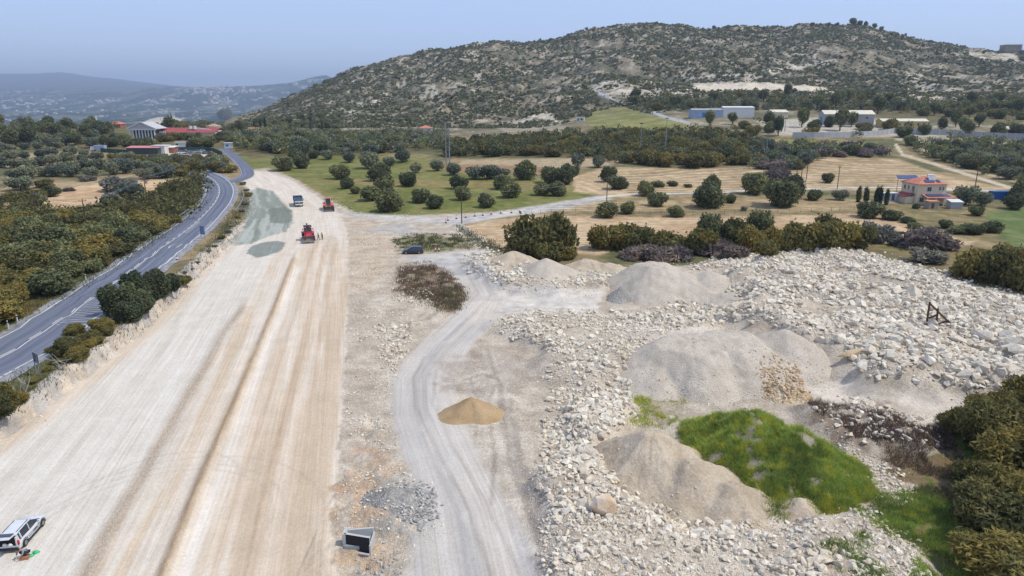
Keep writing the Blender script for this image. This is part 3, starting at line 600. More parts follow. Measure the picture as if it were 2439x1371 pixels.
def road_marks():                             # rumble bars across the lane and the ring marking of the speed limit
    b = MB(); P_ = [Vector((p.x, p.y)) for p in RL]
    acc = 0; al = [0]
    for i in range(1, len(P_)): al.append(al[-1] + (P_[i] - P_[i - 1]).length)
    def at(t):
        i = min(max(1, int(np.searchsorted(al, t))), len(P_) - 1); d = (P_[i] - P_[i - 1]).normalized(); return P_[i - 1] + d * (t - al[i - 1]), d
    def quad(t, a, c, l, name=None):
        p, d = at(t); q = at(t + l)[0]; n = Vector((d.y, -d.x)); vs = [p + n * a, p + n * c, q + n * c, q + n * a]
        b.add([(v.x, v.y, hz(v.x, v.y) + .0895) for v in vs], [(0, 1, 2, 3)])
    g = G(450, 548); tb = min(range(len(P_)), key=lambda i: (P_[i] - Vector((g.x, g.y))).length)
    for k in range(9): quad(al[tb] - 6 + k * 2.4, .35, 1.0, .45); quad(al[tb] - 6 + k * 2.4, 3.4, 4.2, .45)
    b.build('rumble_marking', M_PAINT); tag(bpy.data.objects['rumble_marking'], kind='structure')
    b2 = MB(); g = G(419, 585); rg = lambda r, a: (g.x + math.cos(a) * r * .8, g.y + math.sin(a) * r * 2.2)
    for k in range(28):
        a0, a1 = k / 28 * 6.2832, (k + 1) / 28 * 6.2832; q = [rg(1.25, a0), rg(1.0, a0), rg(1.0, a1), rg(1.25, a1)]
        b2.add([(v[0], v[1], hz(*v) + .0895) for v in q], [(0, 1, 2, 3)])
    b2.build('speed_ring_marking', M_PAINT); tag(bpy.data.objects['speed_ring_marking'], kind='structure')
    b3 = MB(); b_ = b; 
    g0 = G(120, 775); g1 = G(200, 745); tb = min(range(len(P_)), key=lambda i: (P_[i] - Vector((g1.x, g1.y))).length)
    b.v, b.f, b.m = [], [], []
    for k in range(16): quad(al[tb] - 7 + k * .95, .4, 4.2, .22)
    b.build('rumble_strip_marking', plain('worn_paint', C(166, 170, 178), .8, var=.2)); tag(bpy.data.objects['rumble_strip_marking'], kind='structure')
road_marks()
# ================================================================== VEGETATION
def leaf_mat(name, a, b_, yellow=None, ysc=.35, yth=.55, rough=.8):
    m, nt, b = mat_new(name); geo = N(nt, 'ShaderNodeNewGeometry'); oi = N(nt, 'ShaderNodeObjectInfo')
    pos = geo.outputs['Position']
    c = mixc(nt, a, b_, rng_(nt, noise(nt, pos, 1.1, 5, .7), .35, .65))
    c = mixc(nt, c, mixc(nt, (.68, .72, .78), (1.38, 1.30, 1.15), oi.outputs['Random']), 1.0, 'MULTIPLY')
    c = mixc(nt, c, mixc(nt, (.62, .66, .70), (1.42, 1.36, 1.2), rng_(nt, noise(nt, pos, .24, 3, .6), .34, .66)), .8, 'MULTIPLY')
    c = mixc(nt, c, mixc(nt, (.6, .6, .6), (1.45, 1.45, 1.45), geo.outputs['Random Per Island']), .8, 'MULTIPLY')
    if yellow:
        y = rng_(nt, math_(nt, 'ADD', noise(nt, pos, ysc, 4, .65), math_(nt, 'MULTIPLY', math_(nt, 'SUBTRACT', oi.outputs['Random'], .5), .25)), yth, yth + .12)
        c = mixc(nt, c, yellow, math_(nt, 'MULTIPLY', y, .6))
    nt.links.new(c, b.inputs['Base Color']); b.inputs['Roughness'].default_value = rough; b.inputs['Specular IOR Level'].default_value = .15
    tr = N(nt, 'ShaderNodeBsdfTranslucent'); nt.links.new(c, tr.inputs[0]); mx = N(nt, 'ShaderNodeMixShader'); mx.inputs[0].default_value = .3
    out = [n for n in nt.nodes if n.type == 'OUTPUT_MATERIAL'][0]; nt.links.new(b.outputs[0], mx.inputs[1]); nt.links.new(tr.outputs[0], mx.inputs[2]); nt.links.new(mx.outputs[0], out.inputs[0])
    return m
M_CAROB = leaf_mat('carob_foliage', (.105, .124, .058), (.20, .21, .11))
M_OLIVE = leaf_mat('olive_foliage', (.13, .15, .10), (.225, .245, .18))
M_ACAC = leaf_mat('acacia_foliage', (.118, .120, .048), (.228, .198, .072), (.31, .225, .055), .30, .53)
M_GREY = leaf_mat('grey_shrub_foliage', (.15, .155, .125), (.25, .24, .215))
M_MAUVE = leaf_mat('dry_shrub_twigs', (.15, .125, .12), (.25, .205, .185))
M_DARK = leaf_mat('cypress_foliage', (.060, .078, .045), (.115, .135, .080))
M_SCRUB = leaf_mat('hillside_scrub_foliage', (.090, .104, .054), (.178, .178, .108))
M_GRASS = leaf_mat('grass_blades', (.19, .27, .065), (.34, .42, .11), (.62, .58, .08), .8, .52)
M_WEED = leaf_mat('weed_blades', (.09, .115, .045), (.16, .16, .08), (.22, .15, .09), .5, .52)
M_DRYW = leaf_mat('dry_weed_stems', (.17, .115, .085), (.26, .18, .13), (.13, .14, .06), .6, .5)
M_BARK = plain('bark', (.13, .10, .075), .9, var=.3, scale=6)
M_PALEBARK = plain('pale_bark', (.38, .35, .31), .9, var=.2, scale=6)
def leaves(cent, nrm_bias, size, rs, aspect=1.6, up=.25):
    """one rhombus leaf clump per centre"""
    n = len(cent); a = rs.normal(size=(n, 3)); a[:, 2] *= .8; a /= np.linalg.norm(a, axis=1)[:, None]
    b = nrm_bias * .9 + rs.normal(size=(n, 3)) * .55; b -= (b * a).sum(1)[:, None] * a; b = np.cross(a, b); b /= np.linalg.norm(b, axis=1)[:, None] + 1e-9
    s = size * rs.uniform(.6, 1.35, n)
    A = a * (s * aspect / 2)[:, None]; B = b * (s / 2)[:, None]
    V = np.stack([cent - A, cent - B, cent + A, cent + B], 1).reshape(-1, 3); Fq = np.arange(4 * n).reshape(n, 4)
    return V, Fq
def crown_pts(rs, n, lobes, shell=.55):
    """lobes: (cx, cy, cz, rx, ry, rz); points spread in the outer shell of the lobes"""
    L = np.array(lobes); w = (L[:, 3] * L[:, 4] * L[:, 5]) ** .67; k = rs.choice(len(L), n, p=w / w.sum())
    d = rs.normal(size=(n, 3)); d /= np.linalg.norm(d, axis=1)[:, None]; r = shell + (1.06 - shell) * rs.uniform(0, 1, n) ** .6
    q = fbm(d[:, 0] * 2.3 + k * 7, d[:, 1] * 2.3 + d[:, 2] * 1.7, 3, 300); r = r * (.72 + .56 * q)
    r = r * (1 + np.minimum(rs.exponential(.09, n), .55)); c = L[k, :3] + d * r[:, None] * L[k, 3:]; return c, d
def crown_mesh(name, mat, seed, R_, Hh, n, leaf, nl=9, low=.12, spread=.62, lobe=.5, aspect=1.6, top=1.0):
    rs = np.random.default_rng(seed); lobes = []
    for i in range(nl):
        a = rs.uniform(0, 6.283); r = R_ * spread * math.sqrt(rs.uniform(0.05, 1)); h = Hh * (low + lobe * .5 + (1 - low - lobe * .9) * rs.uniform(0, 1) * (1 - .45 * (r / R_) ** 2) * top)
        q = rs.uniform(.75, 1.15); lobes.append((r * math.cos(a), r * math.sin(a), h, R_ * lobe * q, R_ * lobe * q, Hh * lobe * .62 * q))
    lobes.append((0, 0, Hh * (low + .36), R_ * .62, R_ * .62, Hh * .42))
    c, d = crown_pts(rs, n, lobes); c[:, 2] = np.maximum(c[:, 2], rs.uniform(0, .18, n) * Hh * (low * 2 + .1))
    V, Fq = leaves(c, d, leaf, rs, aspect); return npmesh(name, V, Fq, mat)
def trunk_mesh(name, seed, h, r, mat, limbs=5, spread=1.2):
    rs = random.Random(seed); b = MB(); j = lambda a: rs.uniform(-a, a)
    b.tube([(0, 0, -.3), (j(.1), j(.1), h * .35), (j(.2), j(.2), h * .6)], [r * 1.25, r, r * .8], 7)
    for i in range(limbs):
        a = 6.283 * i / limbs + j(.4); s = spread * rs.uniform(.6, 1.1)
        b.tube([(0, 0, h * .45), (math.cos(a) * s * .45, math.sin(a) * s * .45, h * .75), (math.cos(a) * s, math.sin(a) * s, h * 1.15)], [r * .6, r * .42, r * .2], 5)
    o = b.build(name, mat); me = o.data; bpy.data.objects.remove(o); return me
KINDS = {}
def kind(key, name, cat, mat, variants, R_, Hh, n, leaf, trunk=None, **kw):
    KINDS[key] = (name, cat, [crown_mesh(name + '_crown', mat, 1000 + 31 * i + len(KINDS) * 7, R_, Hh, n, leaf, **kw) for i in range(variants)],
                  trunk_mesh(name + '_trunk', len(KINDS), *trunk) if trunk else None, R_, Hh, mat)
kind('carob', 'carob_tree', 'tree', M_CAROB, 4, 4.0, 5.6, 4200, .42, (2.2, .25, M_BARK, 5, 1.6), low=.06, spread=.55, lobe=.46)
kind('olive', 'olive_tree', 'tree', M_OLIVE, 3, 3.4, 4.6, 2600, .40, (1.9, .2, M_BARK, 5, 1.4), low=.16, spread=.6, lobe=.44)
kind('acacia', 'acacia_shrub', 'shrub', M_ACAC, 4, 3.6, 4.2, 3200, .36, None, low=.04, spread=.66, lobe=.42, aspect=2.0)
kind('acacian', 'acacia_shrub', 'shrub', M_ACAC, 3, 3.6, 4.4, 15000, .155, (2.0, .14, M_BARK, 7, 1.8), low=.06, spread=.7, lobe=.30, nl=20, aspect=3.2)
kind('grey', 'grey_shrub', 'shrub', M_GREY, 2, 2.8, 2.8, 2200, .30, None, low=.02, spread=.6, lobe=.45, aspect=2.2)
kind('mauve', 'leafless_shrub', 'shrub', M_MAUVE, 2, 3.2, 2.6, 2600, .26, None, low=.02, spread=.65, lobe=.42, aspect=4.0)
kind('juniper', 'juniper_tree', 'tree', M_DARK, 3, 2.1, 6.0, 14000, .19, (2.4, .18, M_BARK, 4, .7), low=.03, spread=.5, lobe=.34, nl=14, aspect=1.8)
kind('cypress', 'cypress_tree', 'tree', M_DARK, 2, 1.0, 8.0, 1500, .35, (2, .15, M_BARK, 0, .1), low=.02, spread=.25, lobe=.5, nl=8)
kind('pine', 'pine_tree', 'tree', M_CAROB, 2, 4.0, 8.5, 2200, .55, (5.5, .3, M_BARK, 5, 1.6), low=.32, spread=.6, lobe=.34)
PLANT_GRID = {}
def plant(key, x, y, r, label, group, hf=1.0, z=None, cat=None):
    name, ct, crowns, trunk, R0, H0, _m = KINDS[key]
    if key == 'cypress': r = min(r * .4, 1.3) if r > 1.5 else r
    s = r / R0
    z = hz(x, y) if z is None else z; rz = random.uniform(0, 6.28); sc = (s * random.uniform(.92, 1.08), s * random.uniform(.92, 1.08), s * hf * random.uniform(.93, 1.07))
    cr = random.choice(crowns)
    if trunk and r > 1.2:
        e = empty(name, (x, y, z - .05), rz, label, cat or ct, group); e.scale = sc
        link('crown', cr, e); link('trunk', trunk, e); return e
    o = link(name, cr, None, (x, y, z - .12 * s)); o.rotation_euler = (0, 0, rz); o.scale = sc; return tag(o, label, cat or ct, group)
def at_px(key, u, v, w, label, group=None, hf=1.0, cat=None):
    """plant standing with its foot seen at (u, v) and w plan pixels wide"""
    g = G(u, v); q = ppm(g.y, g.z); r = w / q / 2; return plant(key, g.x, g.y + r * .55, r * 1.02, label, group, hf, None, cat)
def scatter(poly, spacing, n, seed, ymax=2500, z0=0):
    rs = np.random.default_rng(seed); W_ = [G(u, v) for u, v in poly]; xs = [w.x for w in W_]; ys = [w.y for w in W_]; nn = int(min(400000, max(n * 6 if n < 1000 else 0, 5 * (max(xs) - min(xs) + 20) * (max(ys) - min(ys) + 20) / spacing ** 2)))
    X = rs.uniform(min(xs) - 10, max(xs) + 10, nn); Y = rs.uniform(min(ys) - 10, max(ys) + 10, nn); Z = hgt(X, Y); U, V = proj(X, Y, Z)
    ok = (polydist(U, V, poly) > 0) & (Y > 20) & (Y < ymax); out = []; grid = {}
    for x, y in zip(X[ok], Y[ok]):
        gx, gy = int(x // spacing), int(y // spacing)
        if any((px - x) ** 2 + (py - y) ** 2 < spacing ** 2 for i in (-1, 0, 1) for j in (-1, 0, 1) for px, py in grid.get((gx + i, gy + j), ())): continue
        grid.setdefault((gx, gy), []).append((x, y)); out.append((x, y))
        if len(out) >= n: break
    return out
def bulk(P_, q, mat, name, label, seed, k=150):
    rs = np.random.default_rng(seed + 3); n = len(P_); z = hgt(P_[:, 0], P_[:, 1]); nl = 6
    lo = rs.normal(size=(n, nl, 3)) * np.array([.42, .42, .22]) + np.array([0, 0, .72]); li = rs.integers(nl, size=(n, k)); L = np.take_along_axis(lo, li[:, :, None].repeat(3, 2), 1)
    d = rs.normal(size=(n, k, 3)); d /= np.linalg.norm(d, axis=2)[:, :, None]; c = (L + d * rs.uniform(.3, .58, (n, k, 1)) * np.array([1, 1, .85])); c[:, :, 2] = np.maximum(c[:, :, 2], rs.uniform(0, .3, (n, k)))
    C0 = np.stack([P_[:, 0], P_[:, 1], z], 1)[:, None] + c * q[:, None, None]; V, Fq = leaves(np.zeros((n * k, 3)), d.reshape(-1, 3), 1.0, rs, 1.6)
    V = (V.reshape(n * k, 4, 3) * np.repeat(q * .17, k)[:, None, None] + C0.reshape(-1, 1, 3)).reshape(-1, 3); tag(link(name, npmesh(name, V, Fq, mat)), label, None, None, 'stuff')
def ridge_v(u, v):
    while G(u, v).y > 1500: v += 1
    return v + 1
# --- single trees that can be told apart in the meadow (foot u, foot v, width)
g1 = 'carob trees standing in the green meadow'
for u, v, w, hf in [(810, 428, 55, 1), (823, 450, 38, 1), (845, 462, 28, 1), (905, 432, 62, 1), (915, 465, 66, 1), (972, 445, 48, 1), (882, 480, 60, .9), (927, 506, 74, 1), (1000, 484, 50, 1), (1035, 498, 48, .95), (1092, 452, 46, 1.05), (1102, 478, 46, 1.05),
                    (1196, 452, 50, 1), (1219, 472, 58, .95), (1155, 496, 46, 1), (1289, 466, 44, 1), (1329, 468, 50, 1), (1310, 438, 55, 1), (1345, 440, 62, 1.1), (1255, 430, 62, 1.05), (1370, 418, 30, 1.1), (672, 408, 56, .9), (716, 402, 44, 1), (700, 385, 40, 1), (745, 378, 30, 1)]:
    at_px('carob', u, v, w, 'dark green carob tree with a round crown standing in the green meadow', g1, hf)
g1 = 'olive trees at the edge of the meadow'
for u, v, w, hf in [(830, 388, 36, 1), (876, 403, 54, 1), (780, 380, 32, 1), (928, 396, 32, 1), (958, 388, 40, 1.1), (990, 412, 32, 1), (1130, 428, 48, .9), (1165, 428, 55, .8), (1195, 425, 42, .8), (1080, 418, 40, 1), (1376, 398, 34, 1.4), (1425, 400, 34, 1.1), (1040, 408, 36, 1), (880, 372, 40, 1)]:
    at_px('olive', u, v, w, 'greyish olive tree at the back edge of the green meadow', g1, hf)
g1 = 'carob trees along the concrete lane between the stubble fields'
for u, v, w, hf in [(1450, 434, 46, 1.1), (1485, 450, 30, .9), (1472, 452, 52, .9), (1537, 468, 46, 1), (1566, 492, 54, .9), (1498, 510, 44, .9), (1446, 520, 66, .85), (1614, 518, 46, .8), (1695, 498, 80, 1.1), (1740, 484, 30, 1), (1700, 468, 50, 1.3), (1800, 465, 66, 1.2), (1870, 496, 94, .95),
                    (1895, 475, 60, 1.3), (1942, 478, 40, .9), (1605, 444, 30, .6), (1570, 446, 34, .6), (1540, 448, 30, .6), (1640, 446, 20, .6), (1975, 436, 34, 1)]:
    at_px('carob', u, v, w, 'dark carob tree beside the pale lane and the mown stubble fields', g1, hf)
at_px('mauve', 1855, 434, 72, 'wide low grey leafless bush in the upper mown field')
at_px('grey', 1773, 502, 20, 'small round grey-green bush alone in the narrow stubble strip')
g1 = 'trees and bushes around the villa garden'
for u, v, w, hf, k in [(2006, 478, 40, .8, 'olive'), (2078, 520, 70, .75, 'carob'), (2130, 525, 56, .6, 'carob'), (2165, 532, 40, .5, 'carob'), (2180, 545, 36, .6, 'carob'), (2260, 545, 40, .7, 'carob'), (2285, 558, 50, .6, 'carob'), (2375, 556, 54, .7, 'carob'), (2310, 490, 54, 1.1, 'olive'), (2345, 492, 40, 1.1, 'olive'), (2332, 515, 36, 1, 'carob'), (2425, 500, 50, 1.1, 'carob'), (2330, 560, 60, .6, 'carob'), (2435, 480, 50, 1.5, 'carob')]:
    at_px(k, u, v, w, 'dark evergreen bush or small tree by the garden of the red-roofed villa', g1, hf)
g1 = 'narrow cypresses in front of the villa'
for u, v, w in [(2045, 482, 12), (2064, 482, 12), (2088, 484, 12), (2097, 484, 12), (2113, 488, 12)]: at_px('cypress', u, v, w * 1.3, 'narrow dark cypress left of the red-roofed villa', g1, .62)
at_px('carob', 2184, 497, 20, 'clipped dark bush at the near corner of the villa', None, .9)
# --- behind the stock piles
g1 = 'shrubs behind the rubble heaps'
for u, v, w, hf, k in [(1270, 610, 96, 1.2, 'acacia'), (1325, 606, 84, 1.5, 'acacia'), (1310, 618, 60, 1, 'acacia'), (1350, 612, 40, .9, 'acacia'), (1430, 588, 56, 1.2, 'acacia'), (1480, 590, 66, 1.1, 'acacia'), (1525, 594, 70, 1.1, 'acacia'), (1570, 598, 64, .9, 'acacia'), (1600, 600, 60, .9, 'acacia'),
                       (1520, 612, 60, .8, 'mauve'), (1565, 616, 70, .8, 'mauve'), (1620, 612, 60, .8, 'mauve'), (1670, 600, 66, 1.2, 'acacia'), (1745, 608, 70, .8, 'mauve'), (1710, 604, 66, .9, 'mauve'), (1690, 590, 60, 1.4, 'carob'), (1745, 590, 66, 1.3, 'acacia'), (1790, 596, 60, 1.3, 'acacia'), (1810, 575, 60, 1.3, 'carob'), (1830, 606, 50, 1.0, 'acacia'),
                       (1870, 594, 60, 1.2, 'acacia'), (1915, 592, 66, 1.2, 'acacia'), (1960, 590, 66, 1.2, 'acacia'), (2010, 588, 66, 1.25, 'acacia'), (2050, 586, 56, 1.1, 'acacia'), (1985, 575, 56, 1.3, 'acacia'), (2095, 574, 60, 1, 'grey'), (2130, 568, 40, .8, 'grey'), (2225, 590, 96, .9, 'mauve'), (2150, 580, 40, .6, 'grey'), (2220, 622, 70, .7, 'grey')]:
    lab = {'acacia': 'bushy acacia shrub with ochre tips in the thicket behind the rubble heaps', 'mauve': 'low mauve-grey leafless bush at the foot of the thicket behind the rubble', 'carob': 'dark green tree inside the thicket behind the rubble heaps', 'grey': 'grey-green bush at the right end of the thicket behind the rubble'}[k]
    at_px(k, u, v + 7, w * 1.3, lab, g1 + {'acacia': '', 'mauve': ', leafless', 'carob': ', dark', 'grey': ', grey'}[k], hf * 1.12)
g1 = 'large shrubs at the right edge behind the rubble field'
for u, v, w, hf in [(2330, 668, 90, 1.3), (2385, 680, 100, 1.4), (2430, 690, 90, 1.4), (2360, 640, 80, 1), (2420, 640, 80, 1.1), (2300, 655, 50, .9), (2480, 700, 100, 1.3), (2439, 625, 70, .8), (2500, 650, 90, 1)]:
    at_px('acacia', u, v, w, 'large yellowish acacia shrub at the right edge behind the rubble field', g1, hf)
# --- big shrubs lower right
g1 = 'tall acacia shrubs in the lower right corner'
for u, v, w, hf in [(2350, 1075, 150, 1.2), (2430, 1120, 200, 1.1), (2345, 1180, 130, .9), (2400, 1230, 170, 1.1), (2500, 1200, 260, 1.1), (2440, 1330, 260, .9), (2560, 1320, 260, 1), (2520, 1050, 200, 1.1), (2370, 1290, 100, .7), (2450, 1440, 260, .8), (2290, 1035, 90, .8), (2650, 1150, 300, 1.1), (2390, 1060, 150, 1.3)]:
    at_px('acacian', u, v, w, 'tall feathery acacia shrub with ochre tips in the lower right corner', g1, hf)
# --- strip between asphalt road and cut face
g1 = 'juniper trees between the asphalt road and the cut face'
for u, v, w, hf in [(262, 756, 56, 1), (292, 752, 58, 1.05), (318, 735, 60, 1.15), (345, 722, 50, 1), (300, 770, 60, .7), (372, 712, 56, .95), (398, 700, 46, .8), (330, 750, 56, .8)]:
    at_px('juniper', u, v, w * 1.25, 'dense dark juniper on the verge between asphalt road and cut face', g1, hf * .72)
g1 = 'bushes between the asphalt road and the cut face'
for u, v, w, hf in [(150, 850, 66, .95), (178, 862, 56, .8), (172, 800, 50, .7), (235, 792, 50, 1.0), (215, 815, 40, .9), (250, 800, 36, .8), (430, 672, 40, .8), (412, 690, 30, .7), (130, 868, 30, .5), (-8, 985, 70, 1.3), (20, 970, 60, .8), (-40, 1010, 90, 1.4), (90, 905, 26, .35), (60, 930, 30, .35)]:
    at_px('acacian', u, v, w * 1.15, 'olive-green bush with rusty tips on the verge between asphalt road and cut face', g1, hf)
for i, (u, v) in enumerate([(118, 842), (140, 838), (165, 835), (195, 842), (205, 830), (222, 822), (225, 800), (245, 780), (108, 885), (75, 915), (45, 945), (195, 815), (415, 672), (440, 655), (455, 640), (470, 628), (495, 600), (510, 588), (525, 570), (540, 556), (552, 540), (565, 520), (575, 505), (583, 488), (590, 468), (585, 455), (578, 440)]):
    at_px('acacian' if i < 13 else ('grey' if i % 3 else 'acacia'), u, v, (34 if i < 13 else 17) * random.uniform(.7, 1.3), 'low scruffy bush with rusty and grey-green foliage in the dry grass of the road verge', 'low bushes in the dry grass of the verge', random.uniform(.6, .95), 'shrub')
# --- thicket left of the asphalt road
THL = [(-260, 640), (-120, 520), (0, 492), (90, 505), (200, 520), (300, 505), (370, 470), (420, 438), (480, 424), (492, 446), (455, 500), (385, 552), (300, 600), (205, 660), (110, 715), (10, 765), (-120, 835), (-420, 960), (-420, 720)]
PL = scatter(THL, 4.0, 5000, 41); PL.sort(key=lambda p: p[1]); print('THICKET', len(PL))
bulk(np.array(PL[170:]), np.random.default_rng(2).uniform(2.2, 4.0, len(PL) - 170), M_ACAC, 'far_shrubs', 'farther part of the thicket left of the asphalt road', 8) if len(PL) > 180 else None
for x, y in PL[:170]:
    r = random.uniform(2.2, 4.2); near = y < 100
    plant('acacian' if near and random.random() < .35 else random.choice(['acacia', 'acacia', 'acacia', 'carob']), x, y, r, 'dense shrub with dark green and ochre foliage in the thicket left of the asphalt road', 'shrubs of the thicket left of the asphalt road', random.uniform(.65, 1.0), None, 'shrub')
g1 = 'shrubs around the stubble clearing on the left'
for u, v, w, hf, k in [(268, 458, 76, .9, 'grey'), (305, 440, 40, .8, 'grey'), (300, 478, 70, .8, 'olive'), (255, 492, 50, .9, 'olive'), (115, 470, 44, .9, 'carob'), (95, 448, 50, .7, 'acacia'), (160, 456, 26, .8, 'mauve'), (40, 455, 60, .7, 'olive'), (35, 428, 50, .6, 'olive'), (200, 432, 44, .6, 'grey'), (385, 425, 60, .8, 'olive'), (340, 428, 50, .7, 'olive'), (20, 480, 50, .8, 'acacia'), (430, 420, 40, .9, 'acacia'), (70, 480, 60, .8, 'acacia')]:
    at_px(k, u, v, w, {'grey': 'round pale grey-green bush at the stubble clearing left of the road', 'olive': 'olive bush at the edge of the stubble clearing left of the road', 'carob': 'dark round bush left of the stubble clearing', 'acacia': 'ochre-green shrub beside the stubble clearing left of the road', 'mauve': 'small rusty dry bush left of the stubble clearing'}[k], g1 + ' ' + k, hf)
# --- olive rows on the terraces at the left
for i, row in enumerate([[(0, 400), (70, 398), (160, 388), (230, 382)], [(0, 383), (60, 378), (130, 372), (200, 372)], [(70, 425), (140, 412), (200, 405), (280, 402), (370, 408)], [(0, 362), (60, 356), (140, 352)], [(130, 420), (220, 420), (300, 412)]]):
    a = [G(*p) for p in row]; ln = smooth_line([(p.x, p.y) for p in a], 5.2)
    for p in ln: plant('olive', p.x + random.uniform(-.6, .6), p.y + random.uniform(-1.2, 1.2), random.uniform(2.8, 4.2), 'olive tree in a long row on the terraces at the left', 'olive trees in rows on the left terraces', random.uniform(.8, 1.0))
# --- middle and far woods of separate trees
def wood(poly, spacing, n, seed, kinds, rr, label, group, hf=(.8, 1.1), cat=None):
    pts = scatter(poly, spacing, 5000, seed)
    if seed == 53: XY = np.array(pts); U, V = proj(XY[:, 0], XY[:, 1], hgt(XY[:, 0], XY[:, 1])); pts = [p for p, a, b in zip(pts, U, V) if not (292 < a < 545 and (b > 322 or (b > 300 and a < 400)))]
    rs = np.random.default_rng(seed); q = np.array([rs.uniform(*rr) for _ in pts]); P_ = np.array(pts); app = q / P_[:, 1] * rs.uniform(.75, 1.25, len(q)); o = np.argsort(-app)
    for i in o[:n]: plant(random.choice(kinds), P_[i, 0], P_[i, 1], q[i], label, group, random.uniform(*hf), None, cat)
    r_ = o[n:]
    if len(r_) == 0: return
    kd = rs.integers(len(kinds), size=len(r_))
    for kk in set(kinds):
        sel = r_[np.isin(kd, [j for j, z in enumerate(kinds) if z == kk])]
        if len(sel): bulk(P_[sel], q[sel], KINDS[kk][6], 'far_' + ('shrubs' if kk in ('acacia', 'mauve', 'grey') else 'trees'), 'mass of more distant ' + KINDS[kk][0].replace('_', ' ') + 's, ' + group, seed)
wood([(1060, 352), (1200, 338), (1480, 322), (1640, 318), (1780, 330), (1790, 392), (1640, 400), (1480, 390), (1400, 376), (1200, 372), (1060, 376)], 5.4, 110, 51, ['acacia', 'acacia', 'acacia', 'carob'], (3.2, 5.4), 'ochre-green shrub in the wide thicket below the bare hill', 'shrubs of the thicket below the hill', (.8, 1.1), 'shrub')
wood([(560, 318), (760, 322), (1060, 322), (1070, 352), (900, 368), (700, 372), (560, 356)], 6.2, 90, 52, ['carob', 'carob', 'olive'], (3.4, 5.0), 'dark tree in the orchard belt at the foot of the hill', 'trees of the orchard belt at the foot of the hill', (.85, 1.2))
wood([(0, 300), (300, 302), (520, 300), (620, 300), (560, 345), (420, 350), (230, 352), (0, 350)], 6.0, 90, 53, ['carob', 'olive', 'acacia', 'pine'], (3.2, 5.2), 'tree in the wooded belt around the columned building', 'trees around the columned building', (.8, 1.1), 'tree')
wood([(1780, 338), (1900, 352), (2100, 352), (2120, 372), (1960, 376), (1880, 410), (1790, 402)], 5.5, 40, 54, ['olive', 'carob', 'mauve'], (3.0, 4.6), 'olive or dry bush between the mown field and the concrete wall', 'bushes below the concrete wall', (.8, 1.1), 'bush')
wood([(2150, 342), (2260, 338), (2439, 345), (2560, 350), (2560, 470), (2439, 440), (2300, 405), (2200, 372)], 6.2, 60, 55, ['olive', 'carob', 'carob'], (3.0, 4.8), 'olive or carob tree of the grove at the right edge', 'trees of the grove at the right edge', (.85, 1.15))
wood([(1640, 300), (1800, 292), (1960, 300), (2200, 300), (2439, 300), (2439, 325), (2000, 328), (1650, 325)], 14, 26, 56, ['carob', 'acacia', 'pine'], (3.2, 5.2), 'dark tree among the warehouses at the foot of the hill', 'trees among the warehouses', (.8, 1.2), 'tree')
wood([(1450, 238), (1700, 226), (2000, 230), (2100, 236), (2439, 240), (2439, 285), (2050, 272), (1850, 262), (1700, 262), (1560, 262)], 10.5, 60, 57, ['acacia', 'carob', 'carob', 'pine'], (3.4, 6.0), 'tree on the lower slope above the warehouses', 'trees on the slope above the warehouses', (.8, 1.1), 'tree')
wood([(360, 385), (520, 388), (555, 412), (480, 408), (380, 404)], 4.5, 40, 58, ['acacia', 'olive', 'carob'], (2.4, 4.0), 'bushy shrub between the two arms of the asphalt road', 'shrubs in the fork of the asphalt road', (.8, 1.1), 'shrub')
for u, v, w, hf, k, lab in [(438, 398, 40, 1.1, 'acacia', 'round yellow-green tree left of the road fork'), (533, 285, 34, 1.3, 'acacia', 'large rounded tree behind the columned building'), (410, 302, 7, 1, 'cypress', 'single narrow cypress behind the columned building'), (373, 302, 12, .7, 'pine', 'pointed conifer behind the temple gable'), (386, 302, 12, .7, 'pine', 'second pointed conifer behind the temple gable')]:
    at_px(k, u, v, w, lab, None, hf)
wood([(560, 300), (760, 282), (840, 292), (800, 308), (600, 312)], 8, 24, 59, ['cypress', 'carob', 'pine'], (2.4, 4.4), 'cypress or pine at the left foot of the hill', 'trees at the left foot of the hill', (.8, 1.1), 'tree')
for u, v, w, k in [(322, 352, 40, 'carob'), (345, 354, 44, 'carob'), (300, 350, 36, 'carob'), (368, 350, 26, 'acacia'), (386, 338, 40, 'acacia'), (408, 334, 40, 'acacia'), (430, 332, 34, 'acacia'), (448, 334, 26, 'carob'), (468, 338, 34, 'carob'), (462, 352, 44, 'carob'), (490, 350, 44, 'carob'), (505, 340, 36, 'acacia'), (524, 334, 34, 'carob'), (540, 330, 30, 'olive'), (398, 300, 22, 'carob'), (287, 345, 40, 'carob'), (262, 350, 40, 'carob'), (240, 348, 36, 'olive')]:
    at_px(k, u, v, w, 'tree or tall bush on the slope in front of the columned hall', 'trees on the slope in front of the columned hall', .85, 'tree')
for u, v, w, k in [(300, 383, 34, 'olive'), (330, 384, 34, 'acacia'), (270, 380, 34, 'acacia'), (392, 384, 22, 'carob'), (360, 390, 30, 'olive'), (520, 392, 40, 'acacia'), (500, 398, 34, 'acacia'), (478, 404, 30, 'olive'), (536, 412, 44, 'acacia'), (455, 396, 24, 'olive')]:
    at_px(k, u, v, w, 'bush on the bank in front of the scrap yard', 'bushes in front of the scrap yard', .8, 'bush')
